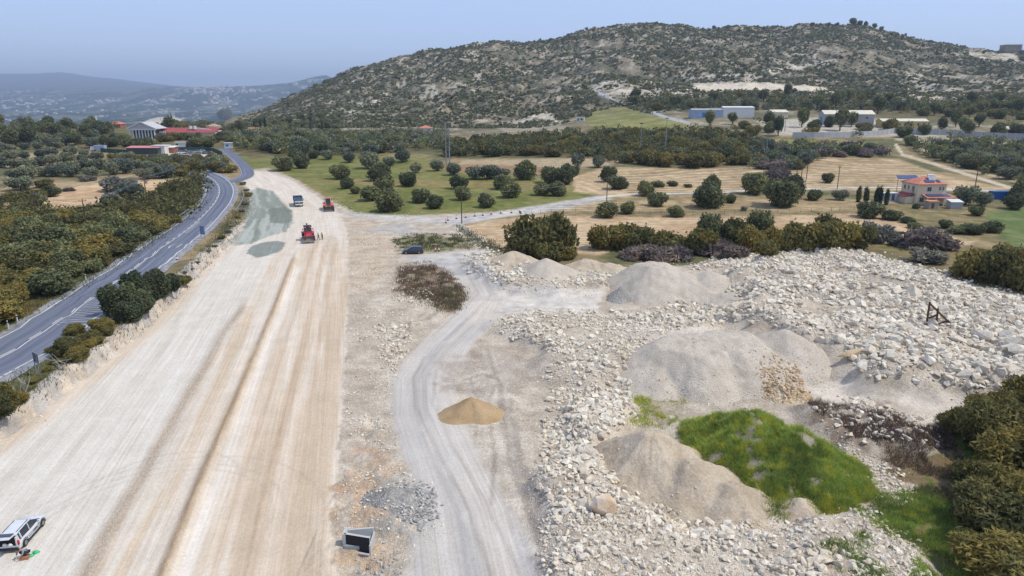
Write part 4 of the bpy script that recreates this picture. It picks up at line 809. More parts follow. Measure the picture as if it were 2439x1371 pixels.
for u, v, w in [(1935, 62, 12), (1955, 62, 10), (1975, 60, 9), (2034, 56, 20), (2050, 60, 14), (2085, 62, 14), (2100, 68, 12), (2125, 84, 10), (2150, 92, 10), (2165, 98, 8), (2200, 110, 9), (2260, 122, 10), (2280, 124, 9), (1820, 70, 8), (1700, 66, 8), (2345, 126, 10), (2380, 126, 9), (2435, 128, 12), (2064, 60, 12), (1995, 60, 9)]:
    v = ridge_v(u, v); at_px('carob', u, v, w, 'tree standing on the ridge of the hill', 'trees on the ridge of the hill', 1.1)
# --- scrub on the hill: nobody could count it
def hill_scrub():
    rs = np.random.default_rng(77); n = 42000; yy = rs.uniform(560, 1300, n * 2); ss = rs.uniform(-.42, .95, n * 2); xx = ss * yy
    dn = .5 * fbm(xx / 22, yy / 30, 4, 400) + .5 * fbm(xx / 110, yy / 90, 3, 401); base = sstep(-.40, -.3, ss); ok = rs.uniform(0, 1, n * 2) < sstep(.31, .58, dn) * base * .97
    zz = hgt(xx, yy); U, V = proj(xx, yy, zz)
    for pl in ([(1640, 196), (1800, 193), (1960, 205), (1990, 222), (1820, 216), (1650, 218)], [(1400, 268), (1480, 250), (1560, 276), (1700, 300), (1740, 320), (1440, 312)], [(1200, 292), (1300, 268), (1340, 290)], [(2290, 120), (2420, 125), (2439, 150), (2320, 140)]): ok &= polydist(U, V, pl) < 2
    ok &= (V < 305)
    xx, yy, zz = xx[ok][:n], yy[ok][:n], zz[ok][:n]; n = len(xx); k = 9; rr = rs.uniform(.6, 1.7, n) * np.where(rs.uniform(0, 1, n) < .12, 1.9, 1) * (.8 + yy / 2400)
    d = rs.normal(size=(n, k, 3)); d[:, :, 2] = np.abs(d[:, :, 2]); d /= np.linalg.norm(d, axis=2)[:, :, None]
    c = np.stack([xx, yy, zz], 1)[:, None, :] + d * rr[:, None, None] * np.array([1, 1, .75]) * rs.uniform(.6, 1, (n, k, 1)); c = c.reshape(-1, 3)
    V_, Fq = leaves(c, d.reshape(-1, 3), 1.0, rs, 1.4); sz = np.repeat(rr, k); V_ = V_.reshape(-1, 4, 3); V_ = c[:, None] + (V_ - c[:, None]) * (sz * 1.0)[:, None, None]
    me = npmesh('hillside_scrub', V_.reshape(-1, 3), Fq, M_SCRUB); tag(link('hillside_scrub', me), 'low dark green scrub dotted over the bare hill', None, None, 'stuff')
hill_scrub()
# --- herbs, grasses and weeds
def tuft_field(name, poly, n, hh, wd, mat, seed, label, dens=None, zf=None, lean=.35, th=.45):
    rs = np.random.default_rng(seed); W_ = [G(u, v) for u, v in poly]; xs = [w.x for w in W_]; ys = [w.y for w in W_]
    X = rs.uniform(min(xs) - 3, max(xs) + 3, n * 4); Y = rs.uniform(max(20, min(ys) - 3), max(ys) + 3, n * 4); Z = (zf or hgt)(X, Y); U, V = proj(X, Y, Z)
    ok = (polydist(U, V, poly) > -4 + rs.normal(size=len(X)) * 5) & (fbm(X / 1.6, Y / 1.6, 3, seed) > th + rs.normal(size=len(X)) * .06); X, Y, Z = X[ok][:n], Y[ok][:n], Z[ok][:n]
    blades(name, X, Y, Z, hh, wd, mat, rs, label, lean)
def blades(name, X, Y, Z, hh, wd, mat, rs, label, lean=.35):
    n = len(X); a = rs.uniform(0, 6.283, n); h = hh * rs.uniform(.45, 1.2, n) * (.45 + 1.1 * fbm(X / .8, Y / .8, 2, 7)); w = wd * rs.uniform(.6, 1.3, n)
    P0 = np.stack([X, Y, Z - .03], 1); d = np.stack([np.cos(a), np.sin(a), 0 * a], 1) * (w / 2)[:, None]
    tip = P0 + np.stack([rs.normal(size=n) * h * lean, rs.normal(size=n) * h * lean, h], 1)
    V = np.stack([P0 - d, P0 + d, tip], 1).reshape(-1, 3); me = npmesh(name, V, np.arange(3 * n).reshape(n, 3), mat); tag(link(name, me), label, None, None, 'stuff')
tuft_field('weeds', [(955, 642), (1020, 630), (1065, 655), (1110, 700), (1080, 736), (1035, 722), (990, 705), (945, 690)], 9000, .55, .10, M_DRYW, 61, 'reddish brown dry weeds and green herbs beside the haul track', th=.40)
tuft_field('weeds', [(1030, 700), (1080, 690), (1112, 705), (1090, 738), (1045, 735)], 3000, .45, .10, M_WEED, 62, 'green weeds at the lower end of the brown weed patch', th=.40)
tuft_field('weeds', [(940, 570), (1000, 560), (1110, 566), (1120, 584), (1050, 590), (950, 588)], 6000, .4, .12, M_WEED, 63, 'green weeds beside the dark hatchback', th=.45)
tuft_field('weeds', [(1090, 540), (1150, 572), (1250, 606), (1200, 608), (1140, 580)], 4000, .6, .14, M_WEED, 64, 'grey-green weeds along the bend of the pale track', th=.35)
tuft_field('weeds', [(1510, 950), (1580, 935), (1640, 945), (1600, 1010), (1500, 1010)], 7000, .32, .07, M_GRASS, 65, 'green weeds among stones left of the grassy mound', th=.52)
tuft_field('weeds', [(2040, 1215), (2120, 1180), (2200, 1170), (2439, 1150), (2560, 1500), (2150, 1500), (2180, 1330), (2120, 1270)], 60000, .34, .06, M_GRASS, 66, 'bright green weeds with yellow flowers in the lower right', th=.40)
tuft_field('weeds', [(1940, 1300), (2060, 1270), (2120, 1371), (1960, 1371)], 7000, .35, .06, M_GRASS, 67, 'green tufts among the stones at the bottom edge', th=.55)
tuft_field('weeds', [(1930, 960), (2230, 1010), (2290, 1090), (2260, 1200), (2170, 1160), (2060, 1070)], 22000, .45, .05, M_DRYW, 68, 'brown dry weeds and brushwood right of the grassy mound', th=.46)
tuft_field('weeds', [(0, 905), (120, 862), (200, 800), (430, 655), (520, 560), (575, 480), (590, 455), (595, 480), (545, 575), (470, 650), (330, 790), (150, 925), (0, 1010)], 26000, .6, .09, M_WEED, 69, 'dry yellowish grass on the verge between asphalt road and cut face', th=.30)
tuft_field('weeds', [(-60, 790), (150, 690), (380, 550), (480, 470), (490, 480), (390, 560), (160, 705), (-60, 810)], 14000, .6, .12, M_WEED, 70, 'grass along the far verge of the asphalt road', th=.30)
# ================================================================== STOCK PILES, MOUNDS
def pile_mat(name, a, b_, peb=.7, sc=5.0, streak=0):
    m, nt, b = mat_new(name); pos = N(nt, 'ShaderNodeNewGeometry').outputs['Position']
    c = mixc(nt, a, b_, rng_(nt, noise(nt, pos, .5, 6, .65), .36, .64)); f2 = noise(nt, pos, 4, 5, .7)
    c = mixc(nt, c, mixc(nt, (.78, .78, .78), (1.2, 1.2, 1.2), f2), .8, 'MULTIPLY')
    h = math_(nt, 'MULTIPLY', f2, .3)
    if peb:
        vo = N(nt, 'ShaderNodeTexVoronoi'); nt.links.new(pos, vo.inputs['Vector']); vo.inputs['Scale'].default_value = sc
        d = rng_(nt, vo.outputs['Distance'], .12, .62, 1, 0); c = mixc(nt, c, mixc(nt, c, mixc(nt, (.62, .60, .58), (1.28, 1.29, 1.30), d), 1.0, 'MULTIPLY'), peb)
        h = math_(nt, 'ADD', h, math_(nt, 'MULTIPLY', d, .3 * peb))
    bp = N(nt, 'ShaderNodeBump'); bp.inputs['Strength'].default_value = .7; bp.inputs['Distance'].default_value = .35; nt.links.new(h, bp.inputs['Height']); nt.links.new(bp.outputs[0], b.inputs['Normal'])
    nt.links.new(c, b.inputs['Base Color']); b.inputs['Roughness'].default_value = .95; b.inputs['Specular IOR Level'].default_value = .08; return m
M_GRAVEL = pile_mat('gravel', C(204, 193, 180), C(222, 212, 201), .55, 8.5); M_SAND = pile_mat('sand', C(172, 146, 112), C(192, 166, 132), .12, 9)
M_EARTH = pile_mat('earth', C(186, 170, 150), C(208, 194, 176), .25, 4); M_ORANGE = pile_mat('ochre_rubble', C(196, 172, 138), C(222, 204, 178), .8, 3.5); M_GREYG = pile_mat('grey_gravel', C(158, 156, 154), C(186, 183, 180), .7, 5)
M_TURF = pile_mat('turf', (.20, .18, .10), (.36, .32, .24), .2)
PILES = []
def cone_h(x, y, cones, seed, rough):
    h = np.full(x.shape, -1e9)
    warp = (fbm(x / 2.6, y / 2.6, 3, seed) - .5) * 2
    for cx, cy, hh, r, flat_ in cones:
        a = np.arctan2(y - cy, x - cx); d = np.hypot(x - cx, y - cy) / (r * (1 + .10 * np.sin(3 * a + seed) + .07 * np.sin(5 * a + 2 * seed)))
        d = d + warp * .05; q = hh * (1.02 - d) / (1 - flat_); q = np.minimum(q, hh + (q - hh) * .06); q = np.where(d > .8, hh * ((1.02 - .8) / (1 - flat_)) * np.clip((1.12 - d) / .32, -1, 1) ** 1.3 if False else q, q)
        m = np.maximum(h, q); k = .35; diff = np.clip(1 - np.abs(h - q) / k, 0, 1); h = m + diff * diff * k * .25
    gull = fbm(np.arctan2(y - cones[0][1], x - cones[0][0]) * 5, np.hypot(x - cones[0][0], y - cones[0][1]) * .25, 3, seed + 5)
    return h + ((fbm(x / .9, y / .9, 4, seed + 2) - .5) * .5 + (gull - .5) * .5) * rough
def pile(name, cones_px, mat, label, cat, seed, rough=.5, res=.22, extra=None):
    cones = []
    for u, v, hh, r, fl in cones_px: g = G(u, v); cones.append((g.x, g.y, hh, r, fl))
    x0 = min(c[0] - c[3] * 1.7 for c in cones); x1 = max(c[0] + c[3] * 1.7 for c in cones); y0 = min(c[1] - c[3] * 1.7 for c in cones); y1 = max(c[1] + c[3] * 1.7 for c in cones)
    nx, ny = int((x1 - x0) / res), int((y1 - y0) / res); X, Y = np.meshgrid(np.linspace(x0, x1, nx), np.linspace(y0, y1, ny)); hgt_p = cone_h(X, Y, cones, seed, rough)
    base = min(hz(c[0], c[1]) for c in cones); gz = hgt(X.ravel(), Y.ravel()).reshape(X.shape); Z = np.maximum(base + hgt_p, gz - .3); idx = np.arange(nx * ny).reshape(ny, nx)
    Fq = np.stack([idx[:-1, :-1], idx[:-1, 1:], idx[1:, 1:], idx[1:, :-1]], -1).reshape(-1, 4); up = (Z > gz - .12).ravel(); Fq = Fq[up[Fq].any(1)]
    used = np.unique(Fq); mp = np.full(nx * ny, -1); mp[used] = np.arange(len(used)); V = np.stack([X.ravel(), Y.ravel(), Z.ravel()], 1)[used]; org = np.array([cones[0][0], cones[0][1], base])
    me = npmesh(name, V - org, mp[Fq], mat, True); o = link(name, me, None, tuple(org)); tag(o, label, cat); PILES.append((cones, base, seed, rough)); return o
def full_h(x, y):
    x = np.asarray(x, float); y = np.asarray(y, float); z = hgt(x, y)
    for cones, base, seed, rough in PILES: z = np.maximum(z, base + cone_h(x, y, cones, seed, rough))
    return z
pile('sand_pile', [(1122, 982, 1.8, 3.0, 0), (1152, 984, 1.0, 2.1, 0), (1085, 988, .5, 1.7, .1)], M_SAND, 'small golden brown sand pile beside the haul track', 'sand pile', 3, .25, .12)
pile('gravel_pile', [(1640, 882, 3.5, 9.0, .42), (1730, 872, 3.5, 9.0, .42), (1862, 850, 3.8, 7.8, .03), (1560, 905, 1.6, 5.5, .2)], M_GRAVEL, 'big pale gravel pile with a flat pink-grey top in the centre of the yard', 'gravel pile', 5, .8)
pile('gravel_pile', [(1556, 690, 4.6, 9.2, .25), (1685, 694, 3.6, 8.2, .05), (1625, 696, 3.4, 7.6, .1), (1750, 700, 2.0, 6.5, .1)], M_GRAVEL, 'tall flat-topped gravel pile in front of the shrub thicket', 'gravel pile', 6, .8, .3)
pile('gravel_pile', [(1300, 655, 3.2, 6.2, 0)], M_GRAVEL, 'small pointed gravel cone left of the tall flat-topped pile', 'gravel pile', 7, .3)
pile('gravel_pile', [(1478, 712, 2.1, 2.6, 0)], M_GREYG, 'small dark grey gravel heap at the foot of the tall pile', 'gravel pile', 8, .3, .15)
pile('earth_mound', [(1222, 622, 2.0, 5, .1)], M_EARTH, 'low brownish earth mound behind the leftmost rubble heap', 'earth mound', 9, .4)
pile('earth_mound', [(1400, 640, 1.8, 5.5, .2), (1450, 645, 1.4, 5, .2)], M_EARTH, 'low pale earth mound with weeds between gravel cone and tall pile', 'earth mound', 10, .6)
pile('ochre_rubble_pile', [(1850, 938, 1.3, 2.4, .1), (1888, 940, 1.0, 2.1, .1)], M_ORANGE, 'small heap of ochre rubble in front of the big gravel pile', 'rubble pile', 11, .9, .12)
pile('grey_rubble_pile', [(930, 1190, 1.0, 2.2, .1), (968, 1200, .7, 2.2, .1)], M_GREYG, 'small grey gravel heap between the carriageway and the haul track', 'rubble pile', 12, .6, .12)
pile('earth_mound', [(1545, 1115, 3.5, 5.6, .10), (1650, 1160, 2.6, 4.6, .1), (1740, 1200, 1.9, 3.6, .1), (1480, 1120, 1.6, 3.6, .1), (1900, 1215, 1.2, 2.2, 0)], M_EARTH, 'bare beige earth mound left of the grass-covered mound', 'earth mound', 13, .85, .14)
o = pile('grassy_mound', [(1790, 1085, 4.2, 6.4, .08), (1890, 1120, 3.7, 5.6, .12), (1712, 1055, 2.5, 3.9, .15), (1945, 1158, 2.3, 4.1, .1), (1850, 1165, 1.8, 3.3, .1)], M_TURF, 'earth mound densely covered with bright green grass and yellow flowers', 'grassy mound', 14, .35, .14)
def mound_grass():
    cones, base, seed, rough = PILES[-1]; rs = np.random.default_rng(90); n = 230000
    x0 = min(c[0] - c[3] for c in cones) - 1; x1 = max(c[0] + c[3] for c in cones) + 1; y0 = min(c[1] - c[3] for c in cones) - 1; y1 = max(c[1] + c[3] for c in cones) + 1
    X = rs.uniform(x0, x1, n); Y = rs.uniform(y0, y1, n); h = cone_h(X, Y, cones, seed, rough); Z = base + h; other = np.maximum(hgt(X, Y), PILES[-2][1] + cone_h(X, Y, PILES[-2][0], PILES[-2][2], PILES[-2][3]))
    Z = np.where(Z > other, Z, other); e = base + h - other; ok = ((e > .02) | ((e > -.9 + rs.uniform(0, .8, n)) & (rs.uniform(0, 1, n) < .25) & (fbm(X / .7, Y / .7, 2, 93) > .5))) & (fbm(X / 1.1, Y / 1.1, 3, 91) < .655 + rs.normal(size=n) * .04)
    blades('mound_grass', X[ok], Y[ok], Z[ok], .50, .05, M_GRASS, rs, 'bright green grass with yellow flowers on the mound', .45)
mound_grass()
# ================================================================== ROCKS
def rock_mat(name, a, b_, warm, wth=.60):
    m, nt, b = mat_new(name); geo = N(nt, 'ShaderNodeNewGeometry'); pos = geo.outputs['Position']
    c = mixc(nt, a, b_, geo.outputs['Random Per Island']); c = mixc(nt, c, warm, rng_(nt, noise(nt, pos, .28, 4, .7), wth - .05, wth + .12, 0, .75))
    c = mixc(nt, c, mixc(nt, (.80, .79, .78), (1.14, 1.14, 1.14), rng_(nt, noise(nt, pos, 3.5, 6, .7), .35, .65)), 1.0, 'MULTIPLY')
    nt.links.new(c, b.inputs['Base Color']); b.inputs['Roughness'].default_value = .9; b.inputs['Specular IOR Level'].default_value = .12
    bp = N(nt, 'ShaderNodeBump'); bp.inputs['Strength'].default_value = .4; bp.inputs['Distance'].default_value = .1; nt.links.new(noise(nt, pos, 9, 5, .7), bp.inputs['Height']); nt.links.new(bp.outputs[0], b.inputs['Normal']); return m
M_ROCK = rock_mat('limestone', C(210, 199, 184), C(242, 235, 222), C(218, 196, 166)); M_ROCKO = rock_mat('ochre_stone', C(196, 170, 138), C(224, 206, 180), C(190, 150, 112)); M_ROCKG = rock_mat('grey_stone', C(160, 160, 160), C(200, 199, 197), C(186, 184, 182))
def rock_proto(seed, n=13):
    rs = np.random.default_rng(seed); bm = bmesh.new(); P_ = rs.normal(size=(n, 3)); P_ /= np.linalg.norm(P_, axis=1)[:, None]; P_ *= rs.uniform(.75, 1.1, (n, 1)); P_ *= np.array([1, rs.uniform(.62, .95), rs.uniform(.45, .8)]) * .56
    for p in P_: bm.verts.new(p)
    r = bmesh.ops.convex_hull(bm, input=bm.verts); 
    bmesh.ops.delete(bm, geom=[v for v in bm.verts if not v.link_faces], context='VERTS'); bmesh.ops.triangulate(bm, faces=bm.faces); bm.verts.ensure_lookup_table(); bm.verts.index_update()
    V = np.array([v.co[:] for v in bm.verts]); Fq = np.array([[v.index for v in f.verts] for f in bm.faces]); bm.free(); return V, Fq
PROTO = [rock_proto(500 + i, 11 + i % 6) for i in range(24)]
def rotm(rs, n):
    q = rs.normal(size=(n, 4)); q /= np.linalg.norm(q, axis=1)[:, None]; w, x, y, z = q.T
    return np.stack([np.stack([1 - 2 * (y * y + z * z), 2 * (x * y - z * w), 2 * (x * z + y * w)], 1), np.stack([2 * (x * y + z * w), 1 - 2 * (x * x + z * z), 2 * (y * z - x * w)], 1), np.stack([2 * (x * z - y * w), 2 * (y * z + x * w), 1 - 2 * (x * x + y * y)], 1)], 1)
ROCKS = []      # x, y, z, size, zone
def rocks(poly, dens, smin, smax, power, zone, seed, thr=.0, soft=6, pw=2.0, cl=3.0):
    rs = np.random.default_rng(seed); W_ = [G(u, v) for u, v in poly]; xs = [w.x for w in W_]; ys = [w.y for w in W_]; A = (max(xs) - min(xs) + 4) * (max(ys) - min(ys) + 4); n = int(A * dens)
    X = rs.uniform(min(xs) - 2, max(xs) + 2, n); Y = rs.uniform(max(22, min(ys) - 2), max(ys) + 2, n); Z = full_h(X, Y); U, V = proj(X, Y, hgt(X, Y)); gz = hgt(X, Y)
    ok = (polydist(U, V, poly) > rs.normal(size=n) * soft) & (fbm(X / cl, Y / cl, 3, seed) > thr + rs.normal(size=n) * .04) & ((Z - gz < .5) | (zone in 'op'))
    sz = smin + (smax - smin) * rs.uniform(0, 1, n) ** power; big = fbm(X / 5, Y / 5, 2, seed + 1); sz = sz * (.55 + .9 * big)
    X, Y, Z, sz = X[ok], Y[ok], Z[ok], sz[ok]; ROCKS.append((X, Y, Z, sz, zone))
FIELD = [(1560, 745), (1590, 690), (1800, 672), (1640, 636), (1800, 604), (1990, 588), (2160, 628), (2310, 672), (2439, 708), (2620, 760), (2620, 960), (2439, 935), (2300, 918), (2150, 905), (2060, 890), (2010, 830), (1870, 775), (1760, 760), (1620, 765)]
rocks(FIELD, 5.5, .25, 1.35, 2.8, 'f', 1, .43, cl=5); rocks(FIELD, 9, .10, .4, 1.5, 'f', 2, .33, cl=6)
rocks([(1640, 636), (1800, 604), (1990, 588), (2160, 628), (2310, 672), (2280, 690), (2000, 640), (1800, 640)], 1.2, .6, 1.3, 2, 'f', 21)
rocks([(2000, 800), (2200, 760), (2439, 780), (2620, 800), (2620, 960), (2439, 935), (2230, 915), (2060, 890)], 1.6, .6, 1.55, 1.8, 'f', 22)
rocks(FIELD, .05, 1.4, 2.3, 1.5, 'f', 29); rocks(FIELD, .5, .8, 1.6, 2, 'f', 30, .5, cl=6)
B2 = [(1170, 775), (1250, 742), (1380, 745), (1560, 742), (1700, 735), (1760, 760), (1640, 775), (1560, 800), (1500, 850), (1480, 900), (1500, 930), (1340, 950), (1290, 900), (1330, 860), (1290, 815), (1200, 800)]
rocks(B2, 5.5, .25, 1.15, 2.6, 'f', 3, .36); rocks(B2, 8, .12, .4, 1.5, 'f', 4)
B3 = [(1100, 622), (1160, 592), (1260, 640), (1380, 655), (1480, 640), (1500, 655), (1440, 676), (1330, 690), (1210, 684), (1150, 660)]
rocks(B3, 3.6, .3, 1.2, 2.4, 'f', 5, .38); rocks(B3, 4, .15, .5, 1.5, 'f', 6)
rocks([(1310, 960), (1400, 925), (1500, 940), (1510, 990), (1420, 1050), (1330, 1060), (1290, 1020)], 10, .2, 1.1, 2.2, 'f', 7, .2)
rocks([(1290, 1040), (1390, 1050), (1420, 1100), (1500, 1130), (1520, 1200), (1460, 1250), (1330, 1250), (1290, 1180)], 12, .15, .95, 2.6, 'f', 8, .25)
rocks([(1290, 1230), (1450, 1230), (1560, 1200), (1640, 1250), (1860, 1250), (2050, 1215), (2180, 1300), (2230, 1500), (1300, 1500)], 15, .12, .8, 3.2, 'f', 9, .22)
rocks([(1290, 1230), (1450, 1230), (1560, 1200), (1640, 1250), (1860, 1250), (2050, 1215), (2180, 1300), (2230, 1500), (1300, 1500)], 30, .06, .22, 1.5, 'f', 10)
rocks([(1365, 1050), (1425, 1050), (1450, 1210), (1380, 1210)], .9, .9, 1.5, 1.5, 'f', 31); rocks([(1340, 960), (1400, 925), (1500, 950), (1480, 1010), (1350, 1010)], 1.2, .7, 1.25, 1.5, 'f', 32)
rocks([(1230, 940), (1320, 940), (1300, 1371), (1240, 1100)], 5, .06, .25, 2, 'f', 11, .3)
rocks([(840, 540), (930, 560), (950, 640), (1000, 720), (985, 800), (950, 850), (935, 1000), (960, 1100), (860, 1140), (815, 1140), (830, 1000), (840, 800)], 5.5, .08, .42, 2.6, 'v', 12, .36)
rocks([(900, 770), (975, 780), (970, 840), (940, 880), (900, 850)], 6, .2, .75, 2, 'v', 13, .2); rocks([(985, 680), (1040, 700), (1000, 735), (950, 720), (930, 690)], 3, .2, .7, 2, 'v', 14, .3)
rocks([(820, 1140), (960, 1100), (1060, 1180), (1060, 1260), (900, 1371), (800, 1400), (800, 1250)], 8, .06, .36, 2.6, 'v', 15, .42)
rocks([(940, 1145), (1035, 1160), (1045, 1220), (1000, 1262), (955, 1230)], 40, .08, .5, 2.6, 'g', 16, .1); rocks([(820, 1310), (900, 1290), (980, 1320), (960, 1420), (800, 1420)], 16, .06, .4, 2, 'g', 17, .4)
rocks([(1808, 915), (1840, 895), (1900, 900), (1922, 940), (1870, 952), (1815, 940)], 25, .12, .6, 2.2, 'o', 18)
rocks([(1930, 960), (2040, 945), (2160, 980), (2240, 1030), (2250, 1070), (2080, 1060), (1950, 1010)], 5, .15, .9, 2.4, 'f', 19, .35)
rocks([(1960, 1000), (2010, 1040), (2100, 1100), (2180, 1170), (2170, 1200), (2080, 1190), (2030, 1110)], 16, .1, .45, 2, 'f', 20, .2); rocks([(2030, 1215), (2080, 1210), (2180, 1290), (2210, 1371), (2160, 1371), (2090, 1270)], 18, .1, .5, 2, 'f', 23, .2)
rocks([(1400, 690), (1480, 690), (1500, 745), (1420, 750)], 3, .1, .35, 2, 'f', 24, .4)
rocks([(2000, 930), (2439, 955), (2439, 1000), (2050, 975)], .35, .15, .5, 2, 'f', 25); rocks([(1040, 850), (1300, 840), (1260, 940), (1200, 1050), (1050, 930)], 2.5, .05, .22, 2, 'f', 26, .4)
rocks([(560, 540), (610, 500), (600, 470), (590, 520), (520, 620), (440, 690), (250, 870), (90, 1010), (100, 1020), (340, 810), (470, 672), (560, 575)], 2.5, .06, .3, 2, 'f', 27, .35)
rocks([(780, 468), (830, 498), (870, 512), (1000, 515), (990, 522), (850, 520), (790, 490)], 2, .15, .5, 2, 'f', 28, .35)
rocks([(1480, 900), (1560, 830), (1640, 790), (1850, 780), (2040, 890), (1950, 915), (1780, 960), (1620, 955)], 5, .05, .22, 2.5, 'p', 33, .35); rocks([(1500, 905), (1620, 935), (1780, 950), (1950, 900), (2040, 890), (1960, 930), (1780, 975), (1600, 965)], 8, .08, .35, 2.2, 'p', 34, .3); rocks([(1405, 745), (1480, 650), (1560, 615), (1700, 640), (1800, 700), (1820, 745)], 3, .06, .26, 2.5, 'p', 35, .4); rocks([(1400, 1090), (1540, 1010), (1800, 1150), (1830, 1230), (1600, 1240), (1450, 1180)], 5, .04, .2, 2.5, 'p', 36, .4)
ML = {'p': M_ROCK, 'f': M_ROCK, 'v': M_ROCK, 'g': M_ROCKG, 'o': M_ROCKO}
def emit_rocks():
    X, Y, Z, Sz = (np.concatenate([r[i] for r in ROCKS]) for i in range(4)); zn = np.concatenate([[r[4]] * len(r[0]) for r in ROCKS]); rs = np.random.default_rng(99)
    d = Y * cp + (H - Z) * sp; U, V = proj(X, Y, Z); app = Sz / d; inview = (U > 5) & (U < 2434) & (V < 1366); app = np.where(inview & ((zn == 'f') | (zn == 'v')), app, 0)
    order = np.argsort(-app); top = order[:290]; rest = order[290:]
    meshes = []
    for i, (v, f) in enumerate(PROTO): meshes.append({m: npmesh('boulder', v, f, ML[m]) for m in 'fv'})
    for i in top:
        k = rs.integers(len(PROTO)); u, v = U[i], V[i]
        if u > 1560 and v < 935 and not (u < 1760 and v > 735): lab, g = 'white limestone boulder in the broad rubble field at the right', 'boulders of the broad rubble field'
        elif v > 1030 and u > 1600: lab, g = 'pale limestone boulder of the rubble apron at the bottom edge', 'boulders of the bottom rubble apron'
        elif v > 930: lab, g = 'pale limestone boulder in the tongue of rubble right of the haul track', 'boulders of the rubble tongue beside the haul track'
        elif v < 700: lab, g = 'pale boulder of the rubble heap at the bend of the haul track', 'boulders of the heap at the track bend'
        elif u < 1100: lab, g = 'cream boulder on the verge between carriageway and haul track', 'boulders on the verge between the tracks'
        else: lab, g = 'pale boulder of the long rubble ridge left of the big gravel pile', 'boulders of the rubble ridge'
        o = link('boulder', meshes[k]['v' if zn[i] == 'v' else 'f'], None, (X[i], Y[i], Z[i] + Sz[i] * .12)); o.rotation_euler = Euler(tuple(rs.uniform(-.5, .5, 2)) + (rs.uniform(0, 6.28),)); o.scale = (Sz[i],) * 3; tag(o, lab, 'boulder', g)
    for nm, zs, mt, lab in (('rubble', ('f', 'v', 'p'), M_ROCK, 'broken white limestone rubble covering the yard'), ('grey_rubble', ('g',), M_ROCKG, 'loose grey stones beside the haul track'), ('ochre_rubble', ('o',), M_ROCKO, 'loose ochre stones on the small heap')):
        sel = rest[np.isin(zn[rest], zs)]; Vs = []; Fs = []; off = 0; pk = rs.integers(len(PROTO), size=len(sel))
        for k, (pv, pf) in enumerate(PROTO):
            s = sel[pk == k]
            if len(s) == 0: continue
            Rm = rotm(rs, len(s)); vv = np.einsum('nij,kj->nki', Rm, pv) * Sz[s][:, None, None]; vv[:, :, 2] *= .85; vv += np.stack([X[s], Y[s], Z[s] + Sz[s] * .10], 1)[:, None]
            Vs.append(vv.reshape(-1, 3)); Fs.append((pf[None] + (np.arange(len(s)) * len(pv))[:, None, None] + off).reshape(-1, 3)); off += len(s) * len(pv)
        if Vs: me = npmesh(nm, np.concatenate(Vs), np.concatenate(Fs), mt); tag(link(nm, me), lab, None, None, 'stuff')
    print('ROCKS', len(X))
emit_rocks()
def special_rock(name, u, v, size, sc, rot, lab, mats, seed, zoff=.3):
    g = G(u, v); z = float(full_h(np.array([g.x]), np.array([g.y]))[0]); V, Fq = rock_proto(seed, 18); o = link(name, npmesh(name, V, Fq, mats), None, (g.x, g.y, z + zoff)); o.scale = tuple(size * s for s in sc); o.rotation_euler = rot
    b = o.modifiers.new('bevel', 'BEVEL'); b.width = .02; tag(o, lab, 'boulder'); return o
special_rock('boulder', 1440, 1222, 2.2, (1, .8, 1.5), (.2, .5, .4), 'largest boulder, white with an orange face, standing beside the bare earth mound', rock_mat('two_tone_stone', C(226, 218, 210), C(232, 226, 220), C(216, 178, 136), .46), 901, .7)
special_rock('stone_slab', 2030, 852, 2.9, (1.5, .6, .6), (.1, -.15, .25), 'long yellowish stone slab at the left tip of the boulder field', M_ROCKO, 903, .5)
# ================================================================== BUILDINGS
M_WALLC = plain('cream_render', C(226, 214, 190), .85, var=.06, scale=1.2, dirt=C(200, 186, 160)); M_WALLW = plain('white_render', C(226, 226, 226), .85, var=.06, scale=1, dirt=C(190, 188, 184))
M_STONEG = plain('pale_stone', C(196, 196, 200), .85, var=.08, scale=1, dirt=C(160, 158, 156)); M_YEL = plain('ochre_render', C(206, 186, 130), .85, var=.08, scale=1, dirt=C(176, 158, 110)); M_GREYM = plain('grey_sheet_metal', C(168, 170, 174), .5, var=.08, scale=.8, dirt=C(140, 136, 132))
M_BLUEG = plain('blue_grey_sheet', C(160, 178, 206), .5, var=.12, scale=.6); M_ROOFC = plain('cream_sheet_roof', C(226, 218, 200), .6, var=.08, scale=.6, dirt=C(196, 180, 154)); M_CONC = plain('concrete', C(196, 196, 198), .9, var=.08, scale=.8, dirt=C(164, 160, 156))
M_GLASS = plain('window_glass', (.035, .045, .06), .15, var=.3, scale=2, spec=.6); M_FRAME = plain('window_frame', C(214, 212, 206), .6); M_DOOR = plain('brown_door', (.10, .06, .04), .6); M_BLUED = plain('blue_door', C(60, 132, 190), .6)
M_BRICK = plain('red_brick', C(170, 110, 92), .9, var=.15, scale=2); M_CAST = plain('castle_stone', C(150, 142, 128), .9, var=.15, scale=.3)
def roof_mat(name, a, b_, per=.9):
    m, nt, b = mat_new(name); tc = N(nt, 'ShaderNodeTexCoord').outputs['Object']; f = noise(nt, tc, .8, 5); f2 = noise(nt, tc, 7, 3)
    c = mixc(nt, a, b_, rng_(nt, f, .35, .65)); c = mixc(nt, c, mixc(nt, (.78, .78, .78), (1.15, 1.15, 1.15), f2), 1, 'MULTIPLY')
    wv = N(nt, 'ShaderNodeTexWave'); wv.inputs['Scale'].default_value = per; wv.bands_direction = 'DIAGONAL'; nt.links.new(tc, wv.inputs['Vector'])
    c = mixc(nt, c, mixc(nt, (.88, .88, .88), (1.06, 1.06, 1.06), wv.outputs['Fac']), 1, 'MULTIPLY'); nt.links.new(c, b.inputs['Base Color']); b.inputs['Roughness'].default_value = .85; return m
